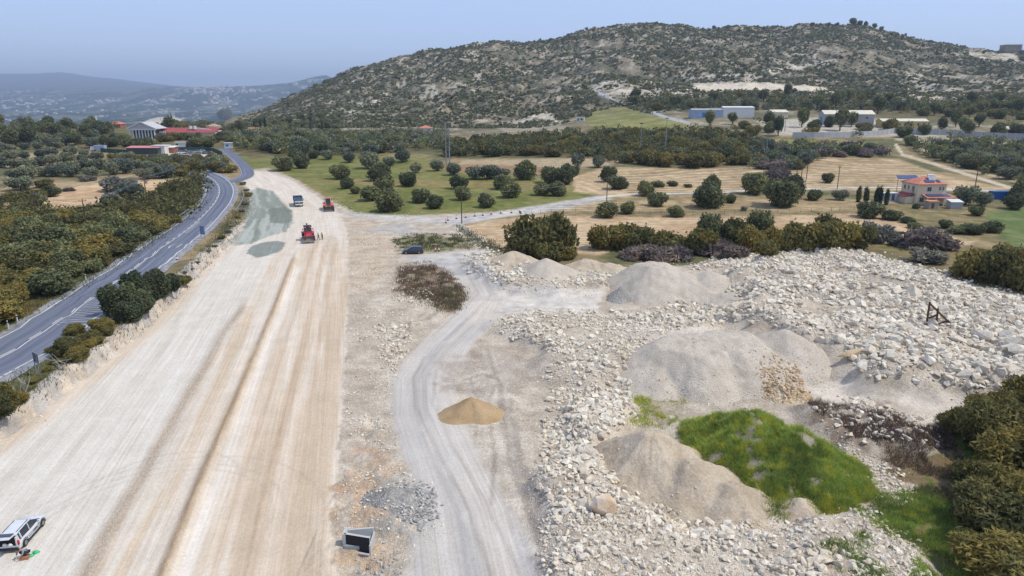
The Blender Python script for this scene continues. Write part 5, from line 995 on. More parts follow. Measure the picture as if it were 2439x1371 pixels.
M_TILE = roof_mat('terracotta_tiles', C(194, 124, 104), C(212, 144, 124)); M_RED = roof_mat('red_sheet_roof', C(158, 78, 82), C(178, 98, 98)); M_TILEB = roof_mat('brown_tiles', C(188, 150, 130), C(204, 168, 146))
M_SOLAR = plain('solar_cells', (.035, .06, .16), .25, var=.3, scale=1.5, spec=.6); M_ALU = plain('aluminium', C(190, 194, 200), .4, .5)
def wall_openings(e, w, d, wins):
    for face, cx, cz, ww, hh, kind_ in wins:
        b, fr = MB(), MB(); o = .05
        def q(mb, cx, cz, ww, hh, depth):
            if face == 'F': mb.box((cx, -d / 2 - depth / 2 + .02, cz), (ww, depth, hh))
            elif face == 'B': mb.box((cx, d / 2 + depth / 2 - .02, cz), (ww, depth, hh))
            elif face == 'L': mb.box((-w / 2 - depth / 2 + .02, cx, cz), (depth, ww, hh))
            else: mb.box((w / 2 + depth / 2 - .02, cx, cz), (depth, ww, hh))
        q(b, cx, cz, ww, hh, .07); win = b.build('door' if kind_ == 'd' else 'window', M_DOOR if kind_ == 'd' else (M_BLUED if kind_ == 'b' else M_GLASS), e)
        if kind_ == 'w':
            q(fr, cx, cz - hh / 2 - .05, ww + .2, .1, .14); q(fr, cx, cz + hh / 2 + .04, ww + .16, .08, .11); q(fr, cx - ww / 2 - .04, cz, .08, hh, .11); q(fr, cx + ww / 2 + .04, cz, .08, hh, .11); q(fr, cx, cz, .05, hh, .1); fr.build('frame', M_FRAME, win)
def building(name, label, cat, loc, rz, w, d, h, roof, rh, wallm, roofm, wins=(), ov=.45, group=None, sink=2.0, axis='x'):
    e = empty(name, loc, rz, label, cat, group); b = MB(); b.box((0, 0, (h - sink) / 2), (w, d, h + sink))
    W2, D2 = w / 2 + ov, d / 2 + ov; r = MB()
    if roof == 'gable':
        if axis == 'x':
            b.add([(-w / 2, -d / 2, h), (-w / 2, d / 2, h), (-w / 2, 0, h + rh * .97), (w / 2, -d / 2, h), (w / 2, d / 2, h), (w / 2, 0, h + rh * .97)], [(0, 1, 2), (3, 5, 4)])
            for s in (-1, 1): r.add([(-W2, s * D2, h - .1), (W2, s * D2, h - .1), (W2, 0, h + rh), (-W2, 0, h + rh), (-W2, s * D2, h + .06), (W2, s * D2, h + .06), (W2, 0, h + rh + .16), (-W2, 0, h + rh + .16)], [(0, 1, 2, 3), (4, 5, 6, 7), (0, 1, 5, 4), (0, 3, 7, 4), (1, 2, 6, 5)])
        else:
            b.add([(-w / 2, -d / 2, h), (w / 2, -d / 2, h), (0, -d / 2, h + rh * .97), (-w / 2, d / 2, h), (w / 2, d / 2, h), (0, d / 2, h + rh * .97)], [(0, 1, 2), (3, 5, 4)])
            for s in (-1, 1): r.add([(s * W2, -D2, h - .1), (s * W2, D2, h - .1), (0, D2, h + rh), (0, -D2, h + rh), (s * W2, -D2, h + .06), (s * W2, D2, h + .06), (0, D2, h + rh + .16), (0, -D2, h + rh + .16)], [(0, 1, 2, 3), (4, 5, 6, 7), (0, 1, 5, 4), (0, 3, 7, 4), (1, 2, 6, 5)])
    elif roof == 'hip':
        L = max(w, d) / 2 - min(w, d) / 2; a = (L, 0) if w >= d else (0, L)
        r.add([(-W2, -D2, h), (W2, -D2, h), (W2, D2, h), (-W2, D2, h), (-a[0], -a[1], h + rh), (a[0] + .01, a[1] + .01, h + rh), (-W2, -D2, h - .14), (W2, -D2, h - .14), (W2, D2, h - .14), (-W2, D2, h - .14)],
              ([(0, 1, 5, 4), (2, 3, 4, 5), (1, 2, 5), (3, 0, 4)] if w >= d else [(1, 2, 5, 4), (3, 0, 4, 5), (0, 1, 4), (2, 3, 5)]) + [(0, 1, 7, 6), (1, 2, 8, 7), (2, 3, 9, 8), (3, 0, 6, 9), (6, 7, 8, 9)])
    elif roof == 'flat':
        r.box((0, 0, h + rh / 2), (w + ov, d + ov, rh))
    elif roof == 'mono':
        r.add([(-W2, -D2, h), (W2, -D2, h), (W2, D2, h + rh), (-W2, D2, h + rh), (-W2, -D2, h + .16), (W2, -D2, h + .16), (W2, D2, h + rh + .16), (-W2, D2, h + rh + .16)], [(0, 1, 2, 3), (4, 5, 6, 7), (0, 1, 5, 4), (1, 2, 6, 5), (2, 3, 7, 6), (3, 0, 4, 7)])
        b.add([(-w / 2, d / 2, h), (w / 2, d / 2, h), (w / 2, d / 2, h + rh * .9), (-w / 2, d / 2, h + rh * .9), (-w / 2, -d / 2, h), (w / 2, -d / 2, h)], [(0, 1, 2, 3), (0, 3, 4), (1, 5, 2)])
    b.build('wall', wallm, e); r.build('roof', roofm, e); wall_openings(e, w, d, wins); return e
def GP(u, v): g = G(u, v); return (g.x, g.y, g.z)
# --- villa
vx, vy, vz = GP(2178, 486)
vl = building('villa', 'cream two-storey villa with a terracotta hip roof and solar panels', 'house', (vx + 4.6, vy + 4.2, vz), R(3), 9.2, 8.4, 6.3, 'hip', 2.0, M_WALLC, M_TILE,
    [('F', -.9, 4.7, 1.3, 1.3, 'w'), ('F', 2.5, 4.9, .5, 1.1, 'w'), ('F', 3.5, 4.9, .5, 1.1, 'w'), ('L', 2.4, 4.8, 1.0, 1.2, 'w'), ('L', .4, 4.8, .8, 1.2, 'w'), ('L', -2.0, 4.4, 1.1, 2.1, 'w'), ('F', -3, 1.4, 1.2, 1.3, 'w')])
b = MB(); sl = math.atan2(2.0, 4.6)
for x in (-1.6, -.6, .4, 2.3): b.box((x, -3.1, 7.22), (.95, 1.5, .07), rot=(sl, 0, 0))
b.build('solar_panel', M_SOLAR, vl)
b = MB()
for x in (-1.5, -.45): b.box((x + 1.6, -2.1, 7.95), (1.0, 2.0, .08), rot=(.75, 0, 0))
b.build('solar_collector', plain('collector_glass', C(110, 124, 150), .5), vl)
b = MB(); b.tube([(-.2, -1.2, 8.75), (1.7, -1.2, 8.75)], .3, 10); b.build('water_tank', M_WALLW, vl)
b = MB()
for k in range(6): b.box((-6.4 + k * 1.15, 3.6, 7.7), (1.1, 1.9, .08), rot=(.55, 0, 0))
for k in (0, 5): b.box((-6.4 + k * 1.15, 3.8, 5.2), (.1, .1, 4.6))
b.build('rear_solar_array', M_SOLAR, vl)
b = MB(); b.add([(-3.2, -4.2, 3.1), (5.8, -4.2, 3.1), (5.8, -7.4, 2.3), (-3.2, -7.4, 2.3), (-3.2, -4.2, 3.25), (5.8, -4.2, 3.25), (5.8, -7.4, 2.45), (-3.2, -7.4, 2.45)], [(0, 1, 2, 3), (4, 5, 6, 7), (2, 3, 7, 6), (0, 3, 7, 4), (1, 2, 6, 5)]); b.build('porch_roof', M_TILE, vl)
b = MB()
for k in range(6): b.box((-2.0 + k * 1.25, -5.7, 3.0), (1.15, 1.9, .07), rot=(.245, 0, 0))
b.build('solar_panel', M_SOLAR, vl)
for x in (-2.9, -.2, 2.4, 5.4): b = MB(); b.box((x, -7.1, 1.1), (.3, .3, 2.6)); b.build('porch_post', M_WALLW, vl)
b = MB(); b.add([(-4.6, 3.6, 3.0), (-4.6, -3.2, 3.0), (-7.6, -3.2, 2.2), (-7.6, 3.6, 2.2), (-4.6, 3.6, 3.15), (-4.6, -3.2, 3.15), (-7.6, -3.2, 2.35), (-7.6, 3.6, 2.35)], [(0, 1, 2, 3), (4, 5, 6, 7), (2, 3, 7, 6), (1, 2, 6, 5), (0, 3, 7, 4)]); b.build('side_roof', M_RED, vl)
b = MB(); b.box((-6.0, 0, 1.0), (2.6, 6.0, 2.6)); b.build('side_wall', M_WALLC, vl)
b = MB(); b.box((-4.9, -2, 3.6), (.5, 1.6, .1)); [b.box((-5.1, -2.8 + k * .2, 4.05), (.03, .03, .85)) for k in range(9)]; b.build('balcony', M_FRAME, vl)
building('garden_shed', 'small stone garden shed with an orange flat roof in front of the villa', 'shed', GP(2217, 496), R(2), 3.0, 2.6, 2.2, 'flat', .18, plain('shed_blocks', C(170, 156, 148), .9, var=.15), plain('orange_roof_felt', C(214, 152, 104), .9), [('F', -.4, 1.0, .8, 1.6, 'd')], .3)
building('garden_shed', 'white corrugated shed right of the stone garden shed', 'shed', GP(2272, 496), R(-6), 3.4, 2.8, 2.0, 'mono', .5, M_GREYM, M_WALLW, [], .15)
building('site_cabin', 'white flat-roofed cabin left of the villa behind the cypresses', 'cabin', GP(2112, 478), R(5), 5.5, 3, 2.6, 'flat', .12, M_BLUEG, M_WALLW, [('F', 1, 1.3, .9, 2, 'd')], .1)
b = MB(); cx = GP(2386, 473); e = empty('shipping_container', cx, R(4), 'long blue shipping container between trees right of the villa', 'container')
b.box((0, 0, 1.3), (8.0, 2.4, 2.5)); b.build('container_body', plain('blue_container', C(48, 100, 158), .5, var=.12), e); b = MB()
for k in range(20): b.box((-3.8 + k * .4, -1.23, 1.3), (.16, .06, 2.3))
b.build('corrugation', plain('blue_container_ribs', C(16, 84, 164), .5), e)
# --- columned building
cx, cy, cz = GP(341, 331); q = 1 / ppm(cy, cz)
e = empty('columned_hall', (cx, cy, cz), R(-4), 'temple-like hall with a columned white gable front and long red roof', 'building')
W_ = 66 * q; hc = 21 * q; ph = 15 * q
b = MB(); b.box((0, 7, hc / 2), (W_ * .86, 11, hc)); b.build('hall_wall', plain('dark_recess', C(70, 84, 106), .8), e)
b = MB(); b.prism([(0, 0)], 0, 0) if False else None
b.add([(-W_ / 2 - .5, -.6, hc + .9), (W_ / 2 + .5, -.6, hc + .9), (0, -.6, hc + .9 + ph), (-W_ / 2 - .5, 14, hc + .9), (W_ / 2 + .5, 14, hc + .9), (0, 14, hc + .9 + ph)], [(0, 1, 2), (3, 5, 4), (0, 2, 5, 3), (1, 4, 5, 2), (0, 3, 4, 1)]); b.build('pediment', M_STONEG, e)
b = MB(); b.box((0, 0, hc + .45), (W_ + .4, 1.6, .9)); b.box((0, 7, -.6), (W_ + 1, 16, 1.2)); b.build('entablature', M_WALLW, e)
b = MB(); L_ = math.hypot(W_ / 2 + .5, ph); an = math.atan2(ph, W_ / 2 + .5)
for s in (-1, 1): b.box((s * (W_ / 4 + .25), -.85, hc + 1.05 + ph / 2), (L_ + .3, .5, .7), rot=(0, s * an, 0))
b.build('gable_moulding', M_WALLW, e)
for k in range(9):
    b = MB(); x = -W_ / 2 + .8 + k * (W_ - 1.6) / 8; b.tube([(x, 0, 0), (x, 0, .3), (x, 0, hc - .3), (x, 0, hc)], [.62, .5, .42, .6], 12); b.build('column', M_WALLW, e)
wl = 138 * q; b = MB(); b.box((W_ / 2 + wl / 2 - 2, 14, 10 * q / 2 + 1), (wl, 12, 12 * q)); b.build('wing_wall', M_WALLC, e)
b = MB(); zt = 1 + 11 * q; x0 = W_ / 2 - 4; x1 = x0 + wl + 2
b.add([(x0, 7, zt), (x1, 7, zt), (x1, 16, zt + 2.9), (x0, 16, zt + 2.9), (x0, 22, zt + 1), (x1, 22, zt + 1)], [(0, 1, 2, 3), (3, 2, 5, 4)]); b.build('wing_roof', M_RED, e)
b = MB(); b.box((x1 - 8, 13, zt + 1.4), (17, 1.2, 1.6), rot=(0, .10, 0)); b.box((x0 + 3, 6.6, zt + .2), (8, .5, 1.2)); b.build('parapet', M_WALLW, e)
for dx in (-19, -16): b = MB(); b.tube([(x1 + dx, 12, zt + 2), (x1 + dx, 12, zt + 4.2)], [1.1, 1.1], 10); b.build('water_tank', M_WALLW, e)
building('tower_house', 'small white house with a brown hip roof at the right end of the columned hall', 'house', GP(511, 318), R(-8), 8, 7, 5.4, 'hip', 2, M_WALLW, M_TILEB, [('F', -1.6, 3.6, 1.2, 1.5, 'w'), ('F', 1.8, 3.6, 1.2, 1.5, 'w')])
# --- farmhouse, hut, sheds, small houses
building('farmhouse', 'pinkish white two-storey farmhouse with an orange roof below the hill', 'house', GP(1015, 326), R(8), 9.5, 8, 6.3, 'hip', 1.8, M_WALLW, M_TILE, [('F', -2.6, 4.8, 1.2, 1.3, 'w'), ('F', 1.8, 4.8, 1.3, 1.3, 'w'), ('F', -2, 1.8, 1.2, 1.3, 'w'), ('L', 0, 4.6, 1.2, 1.2, 'w')])
building('outbuilding', 'tiny white outbuilding right of the farmhouse', 'shed', GP(1053, 325), 0, 3, 3, 3.2, 'flat', .2, M_WALLW, M_WALLW, [('F', 0, 1.8, 1.0, 1.0, 'w')])
building('hut', 'small white flat-roofed hut at the left tip of the hillside field', 'hut', GP(1383, 289), R(-10), 5.8, 4.5, 3.2, 'flat', .25, M_WALLW, M_WALLW, [('F', .8, 1.8, 1.6, 1.3, 'w'), ('F', -1.8, 1.5, 1.0, 2.0, 'd')])
building('bungalow', 'orange-roofed bungalow at the far left edge', 'house', GP(18, 333), R(5), 12, 8, 3.2, 'hip', 2.2, M_WALLC, M_TILE, [('F', -3, 1.7, 1.4, 1.4, 'w'), ('F', 2, 1.7, 1.4, 1.4, 'w')])
building('bungalow', 'low house with an orange roof behind trees left of the columned hall', 'house', GP(279, 303), R(-5), 11, 8, 2.8, 'hip', 2.2, M_BRICK, M_TILE, [('F', 2, 1.5, 1.4, 1.2, 'w')])
building('bungalow', 'white house with red roof on the skyline behind the columned hall', 'house', GP(483, 293), R(6), 12, 8, 3, 'hip', 2.4, M_WALLW, M_TILE, [('F', 3, 1.7, 1.4, 1.4, 'w')])
building('bungalow', 'orange-roofed timber house right of the columned hall', 'house', GP(606, 318), R(2), 8, 6, 3, 'gable', 1.6, plain('timber_cladding', C(178, 128, 100), .8), M_TILE, [('F', 0, 1.6, 1.4, 1.3, 'w')])
building('greenhouse', 'low grey greenhouse beside the orange timber house', 'greenhouse', GP(578, 319), R(2), 9, 6, 2.2, 'gable', 1.4, M_GREYM, M_BLUEG)
building('roadside_kiosk', 'small white and blue kiosk beside the side road', 'kiosk', GP(545, 352), R(10), 4, 3, 2.8, 'flat', .3, M_WALLW, M_WALLW, [('F', -.5, 1.5, 1.5, 1.2, 'b')], .6)
building('workshop', 'long open workshop with a pinkish red roof in the scrap yard', 'workshop', GP(347, 366), R(-2), 17, 5, 3.2, 'mono', .7, plain('dark_workshop', C(74, 82, 84), .8), plain('faded_red_roof', C(206, 140, 140), .7), [('F', -6.5, 1.4, 2.4, 2.4, 'd')])
building('workshop', 'white workshop building in the scrap yard', 'workshop', GP(385, 365), R(-2), 7, 6, 4, 'flat', .4, M_WALLW, M_WALLW, [('F', -1, 1.3, 2, 2.6, 'd')])
building('workshop', 'brick lean-to with a white roof in the scrap yard', 'workshop', GP(407, 363), R(-2), 6, 5, 2.8, 'mono', .6, M_BRICK, M_WALLW)
building('garden_wall_house', 'ruined white wall segment above the scrap yard', 'wall', GP(432, 352), R(4), 6, 3, 3.2, 'flat', .15, M_WALLW, M_WALLW, [('F', -1.6, 1.9, 1.4, 1.2, 'w')])
# --- warehouses
building('warehouse', 'long blue-grey warehouse at the foot of the hill', 'warehouse', GP(1680, 279), R(-3), 22, 12, 5.2, 'gable', .9, M_BLUEG, M_GREYM, [('F', -2, 1.8, 3.4, 3.4, 'b')], .2)
building('warehouse', 'tall white wall-like warehouse right of the blue-grey one', 'warehouse', GP(1756, 279), R(-3), 22, 6, 6.8, 'mono', .8, M_WALLW, M_WALLW, [], .1)
building('warehouse', 'small cream gabled shed right of the white warehouse', 'warehouse', GP(1850, 278), R(10), 12, 9, 3.4, 'gable', 1.6, M_WALLC, M_ROOFC)
building('warehouse', 'grey warehouse with a cream sheet roof and a blue door', 'warehouse', GP(2013, 294), R(-8), 31, 14, 6.2, 'gable', 2.4, M_GREYM, M_ROOFC, [('L', 0, 2.2, 4.2, 4.4, 'b'), ('F', 11, 4, 1.5, 1.2, 'w')], .5)
building('warehouse', 'ochre yellow single-storey depot with a pale roof', 'warehouse', GP(2146, 303), R(-4), 28, 10, 4.0, 'gable', 1.4, M_YEL, M_ROOFC, [('F', x, 2.0, 1.3, 1.6, 'w') for x in (-10.5, -7, -3.5, 0, 3.5, 8)] + [('F', 11.5, 1.6, 1.4, 2.6, 'd')])
building('warehouse', 'long dark green shed with a sheet roof at the right edge', 'warehouse', GP(2420, 318), R(-6), 26, 9, 2.8, 'gable', 1.6, plain('dark_green_cladding', C(86, 98, 84), .8), M_ROOFC, [('F', -6, 1.4, 2.5, 2.2, 'd')])
building('hilltop_fort', 'square stone fort on the ridge at the upper right', 'fort', GP(2406, ridge_v(2406, 117)), R(-6), 26, 18, 9, 'flat', .8, M_CAST, M_CAST, [('F', -8, 6, 1.5, 2.2, 'w'), ('F', 0, 6, 1.5, 2.2, 'w'), ('F', 8, 6, 1.5, 2.2, 'w')], .6)
building('summit_house', 'pale flat house among trees on the ridge left of the fort', 'house', GP(2322, ridge_v(2322, 120)), R(4), 26, 10, 4, 'flat', .5, M_WALLC, M_WALLC, [('F', -6, 2.2, 2, 1.6, 'w'), ('F', 5, 2.2, 2, 1.6, 'w')])
# --- walls and fences
def wall_line(name, pts, h, th, mat, label, cat, posts=None, step=4):
    P_ = [G(*p) for p in pts]; ln = smooth_line([(p.x, p.y) for p in P_], step); o0 = Vector((ln[0].x, ln[0].y, hz(*ln[0]))); e = empty(name, o0, 0, label, cat); b = MB()
    for i in range(len(ln) - 1):
        a, c = ln[i], ln[i + 1]; d = (c - a).normalized(); n = Vector((-d.y, d.x)) * th / 2; za, zc = hz(*a), hz(*c); vs = []
        for p, z in ((a, za), (c, zc)):
            for s in (-1, 1): vs += [(p.x + n.x * s - o0.x, p.y + n.y * s - o0.y, z - .6 - o0.z), (p.x + n.x * s - o0.x, p.y + n.y * s - o0.y, z + h - o0.z)]
        b.add(vs, [(0, 4, 5, 1), (2, 3, 7, 6), (1, 5, 7, 3), (0, 1, 3, 2), (4, 6, 7, 5)])
    b.build('wall_panel' if th > .06 else 'mesh_panel', mat, e)
    if posts:
        sp, r, pm = posts; k = max(1, int(sp / step)); b = MB()
        for p in ln[::k][:99]: b = MB(); b.box((p.x - o0.x, p.y - o0.y, hz(*p) - o0.z + h / 2), (r, r, h + .25)); b.build('post', pm, e)
    return e
wall_line('boundary_wall', [(1888, 327), (1960, 327), (2040, 325), (2100, 321), (2128, 317)], 3.0, .3, M_CONC, 'left stretch of the long pale concrete wall below the warehouses', 'wall', (4, .42, M_CONC))
wall_line('boundary_wall', [(2129, 317), (2200, 320), (2300, 324), (2439, 331), (2600, 338)], 3.2, .3, plain('dirty_concrete', C(170, 172, 180), .9, var=.1), 'right stretch of the long grey concrete wall below the depot', 'wall', (4, .42, M_CONC))
M_GRN = plain('green_fence_mesh', C(50, 78, 70), .8)
wall_line('scrap_yard_fence', [(240, 362), (300, 366), (372, 365)], 2.2, .05, M_GRN, 'dark green screen fence at the left of the scrap yard', 'fence', (6, .1, M_GREYM), 3)
wall_line('scrap_yard_fence', [(420, 359), (470, 358), (505, 360), (530, 370)], 2.0, .05, M_GRN, 'dark green screen fence behind the scrapped cars', 'fence', (6, .1, M_GREYM), 3)
wall_line('scrap_yard_fence', [(400, 380), (425, 384), (450, 390)], 1.8, .05, M_GRN, 'short dark green fence at the front of the scrap yard', 'fence', (6, .1, M_GREYM), 3)
# field fence of thin posts
def post_fence(pts, sp, label):
    P_ = [G(*p) for p in pts]; ln = smooth_line([(p.x, p.y) for p in P_], sp); z0 = hz(*ln[0]); e = empty('wire_fence', (ln[0].x, ln[0].y, z0), 0, label, 'fence')
    for p in ln[:95]: b = MB(); b.box((p.x - ln[0].x, p.y - ln[0].y, hz(*p) - z0 + .6), (.07, .07, 1.3)); b.build('post', M_BARK, e)
    b = MB()
    for hh in (.5, 1.05): b.tube([(p.x - ln[0].x, p.y - ln[0].y, hz(*p) - z0 + hh) for p in ln], .012, 3)
    b.build('wire', M_GREYM, e)
post_fence([(1250, 510), (1400, 506), (1600, 512), (1800, 508), (2000, 502), (2100, 498)], 3.0, 'wire fence with thin posts between the two stubble fields')
# --- distant village
M_FARW = plain('far_white_wall', C(226, 222, 214), .9); 
def far_house(seed):
    rs = random.Random(seed); b = MB(); w, d, h = rs.uniform(14, 26), rs.uniform(12, 18), rs.uniform(6, 10); b.box((0, 0, h / 2 - 1), (w, d, h + 2)); W2, D2 = w / 2 + .5, d / 2 + .5
    if seed % 3: b.add([(-W2, -D2, h), (W2, -D2, h), (W2, D2, h), (-W2, D2, h), (-w / 5, 0, h + 3.5), (w / 5, 0, h + 3.5)], [(0, 1, 5, 4), (2, 3, 4, 5), (1, 2, 5), (3, 0, 4)], 1)
    o = b.build('village_house', [M_FARW, M_TILEB]); me = o.data; bpy.data.objects.remove(o); return me
FH = [far_house(i) for i in range(6)]
def village():
    rs = np.random.default_rng(5); out = []
    for poly, n, lab, g in (([(380, 238), (430, 212), (520, 205), (620, 205), (700, 198), (780, 186), (770, 205), (700, 232), (560, 250), (420, 256)], 150, 'pale house of the village on the blue hillside beyond the valley', 'houses of the hillside village'), ([(0, 232), (380, 236), (600, 256), (560, 285), (0, 288)], 110, 'pale house scattered in the hazy valley at the left', 'houses scattered in the valley')):
        k = 0
        while k < n:
            u = rs.uniform(0, 790); v = rs.uniform(185, 290)
            if polydist(np.array([u]), np.array([v]), poly)[0] < 0 or fbm(u / 40, v / 9, 3, 600) < .5: continue
            g_ = G(u, v); 
            if g_.y < 1800: k += 1; continue
            o = link('village_house', FH[rs.integers(6)], None, (g_.x, g_.y, g_.z)); o.rotation_euler = (0, 0, rs.uniform(-.5, .5)); sc = rs.uniform(.8, 1.5) * g_.y / 6500; o.scale = (sc,) * 3; tag(o, lab, 'house', g); k += 1
village()
# ================================================================== VEHICLES
def paintm(name, c, rough=.3): return plain(name, c, rough, var=.05, scale=2, spec=.5, coat=.4, dirt=tuple(x * .6 + .12 for x in c))
M_CARW = paintm('white_car_paint', C(222, 226, 234)); M_CARK = paintm('dark_car_paint', (.018, .024, .028)); M_CGL = plain('car_glass', (.02, .03, .045), .08, var=.1, spec=.8); M_TYRE = plain('tyre_rubber', (.025, .025, .027), .9, dirt=(.22, .19, .16)); M_RIM = plain('wheel_rim', C(150, 154, 160), .35, .6)
M_TAIL = plain('tail_lamp', (.55, .03, .04), .3); M_HEAD = plain('head_lamp', C(220, 224, 228), .2); M_BLACK = plain('black_plastic', (.03, .03, .034), .7); M_STEEL = plain('worn_steel', C(118, 114, 110), .5, .4, var=.2, scale=3, dirt=C(190, 180, 168)); M_ORG = paintm('orange_paint', C(224, 96, 50), .4); M_REDP = paintm('red_paint', C(190, 34, 60), .4)
M_WHITE = plain('white_plastic', C(228, 228, 230), .5); M_BOOT_SHADE = plain('painted_boot_shade', (.012, .012, .015), .9)  # the near-black one is painted shade for the car's load space
def ring(y, pts): return [(x, y, z) for x, z in pts]
def car(name, label, loc, rz, paint, open_gate=False, L=1.0, group=None, detail=True, glass=None):
    e = empty(name, loc, rz, label, 'car', group); e.scale = (L, L, L); b = MB()
    st = [(-2.13, .74, .40, .72), (-2.06, .84, .27, .95), (-1.4, .88, .20, .98), (-.2, .89, .2, .95), (.9, .88, .2, .96), (1.45, .86, .2, .90), (1.9, .82, .22, .78), (2.08, .74, .28, .62), (2.13, .62, .36, .5)]
    b.loft([ring(y, [(-w * .94, zb), (-w, zb + .16), (-w, (zb + zt) / 2 + .1), (-w * .95, zt - .03), (-w * .82, zt), (w * .82, zt), (w * .95, zt - .03), (w, (zb + zt) / 2 + .1), (w, zb + .16), (w * .94, zb)]) for y, w, zb, zt in st])
    body = b.build('body', paint, e, True, bevel=0); m = body.modifiers.new('es', 'EDGE_SPLIT'); m.split_angle = R(32)
    g = MB(); gs = [(-2.0, .80, .68, .96, .97), (-1.78, .82, .60, .94, 1.36), (-1.5, .83, .62, .94, 1.45), (-.4, .84, .64, .93, 1.50), (.25, .83, .62, .93, 1.43), (1.15, .80, .70, .94, .955)]
    g.loft([ring(y, [(-a, z0), (-c_, z1), (c_, z1), (a, z0)]) for y, a, c_, z0, z1 in gs]); g.build('window_glass', glass or M_CGL, e, False)
    r = MB(); r.loft([ring(y, [(-c_ - .015, z1 - .05), (-c_ + .03, z1 + .03), (c_ - .03, z1 + .03), (c_ + .015, z1 - .05)]) for y, c_, z1 in ((-1.85, .60, 1.34), (-1.5, .62, 1.45), (-.4, .64, 1.50), (.22, .62, 1.44))]); r.build('roof', paint, e, False)
    if detail:
        p = MB()
        for s in (-1, 1):
            for (y0, y1, wd) in ((.25, 1.15, .07), (-.35, -.45, .07), (-1.5, -1.62, .10), (-1.82, -2.0, .14)):
                t0 = {.25: (.62, 1.43), -.35: (.64, 1.5), -1.5: (.62, 1.45), -1.82: (.60, 1.33)}[y0]; p.tube([(s * (t0[0] + .015), y0, t0[1]), (s * .835, y1, .95)], wd / 2, 4)
        p.build('pillar', paint, e)
    for s in (-1, 1):
        for y in (-1.32, 1.36):
            w = MB(); w.wheel((s * .80, y, .33), .33, .22); wo = w.build('wheel', M_TYRE, e, True); rm = MB(); rm.wheel((s * .845, y, .33), .21, .14, 12); rm.build('rim', M_RIM, wo)
            if detail: a = MB(); a.tube([(s * (.885), y + math.cos(t) * .40, .34 + math.sin(t) * .40) for t in np.linspace(-.2, math.pi + .2, 12)], .035, 4); a.build('wheel_arch', M_BLACK, e)
        t = MB(); t.box((s * .77, -2.05, .86), (.16, .14, .40 if open_gate else .22)); t.build('tail_lamp', M_TAIL, e); t = MB(); t.box((s * .66, 2.02, .66), (.28, .16, .13)); t.build('head_lamp', M_HEAD, e)
        if detail: t = MB(); t.box((s * .95, .72, 1.0), (.18, .12, .13)); t.build('mirror', paint, e); t = MB(); t.box((s * .9, 0, .27), (.06, 2.1, .14)); t.build('sill', M_BLACK, e)
    t = MB(); t.box((0, -2.13, .34), (1.5, .12, .22)); t.box((0, 2.12, .32), (1.2, .1, .16)); t.build('bumper', M_BLACK, e)
    if open_gate:
        t = MB(); t.box((0, -2.075, .98), (1.34, .16, .66)); t.box((0, -1.95, 1.2), (1.24, .28, .28)); t.build('cargo_shade_block', M_BOOT_SHADE, e)  # body is closed: solid near-black boxes stand in for shade inside the boot
        t = MB(); t.box((0, -2.15, .60), (1.4, .10, .08)); t.box((-.70, -2.1, 1.0), (.08, .2, .8)); t.box((.70, -2.1, 1.0), (.08, .2, .8)); t.build('opening_frame', paint, e)
        t = MB(); t.box((0, -2.38, 1.60), (1.30, 1.02, .07), rot=(-.14, 0, 0)); tg = t.build('tailgate', paint, e, bevel=.02); t = MB(); t.box((0, -2.2, 1.665), (1.1, .5, .02), rot=(-.14, 0, 0)); t.build('rear_window', M_CGL, tg)
        t = MB(); [t.box((s * .5, -.75, 1.535), (.03, 1.7, .035)) for s in (-1, 1)]; t.build('roof_rail', M_BLACK, e)
        t = MB(); 
        for s in (-1, 1):
            for z, y0, y1 in ((.66, -1.0, 1.0), (.5, -.8, .9), (.58, -.1, .5)): t.box((s * .893, (y0 + y1) / 2, z), (.012, y1 - y0, .045))
        t.build('side_stripe', M_BLACK, e)
    return e
g = G(14, 1316)
CARP = (g.x, g.y + 1.9, g.z)
e = car('estate_car', 'white estate car with its tailgate open in the lower left corner', CARP, R(8), M_CARW, True, .92)
t = MB(); rs = random.Random(3)
for k in range(2):
    c0 = (CARP[0] + .1 + k * .38, CARP[1] - 1.98, CARP[2] + .66); t = MB(); t.loft([[(c0[0] + math.cos(a) * r_ * (1 + .2 * math.sin(3 * a + k)), c0[1] + math.sin(a) * r_ * .5, c0[2] + z) for a in np.linspace(0, 5.6, 9)] for r_, z in ((.16, -.04), (.2, .04), (.13, .13), (.03, .17))])
    o = t.build('plastic_bag', M_WHITE, None, True); tag(o, ['left', 'right'][k] + ' of the two white bags on the boot sill of the white car', 'bag')
g = G(982, 605); car('hatchback', 'dark green-black hatchback parked on the pale gravel beside the haul track', (g.x, g.y + .8, g.z), R(98), M_CARK, False, 1.06)
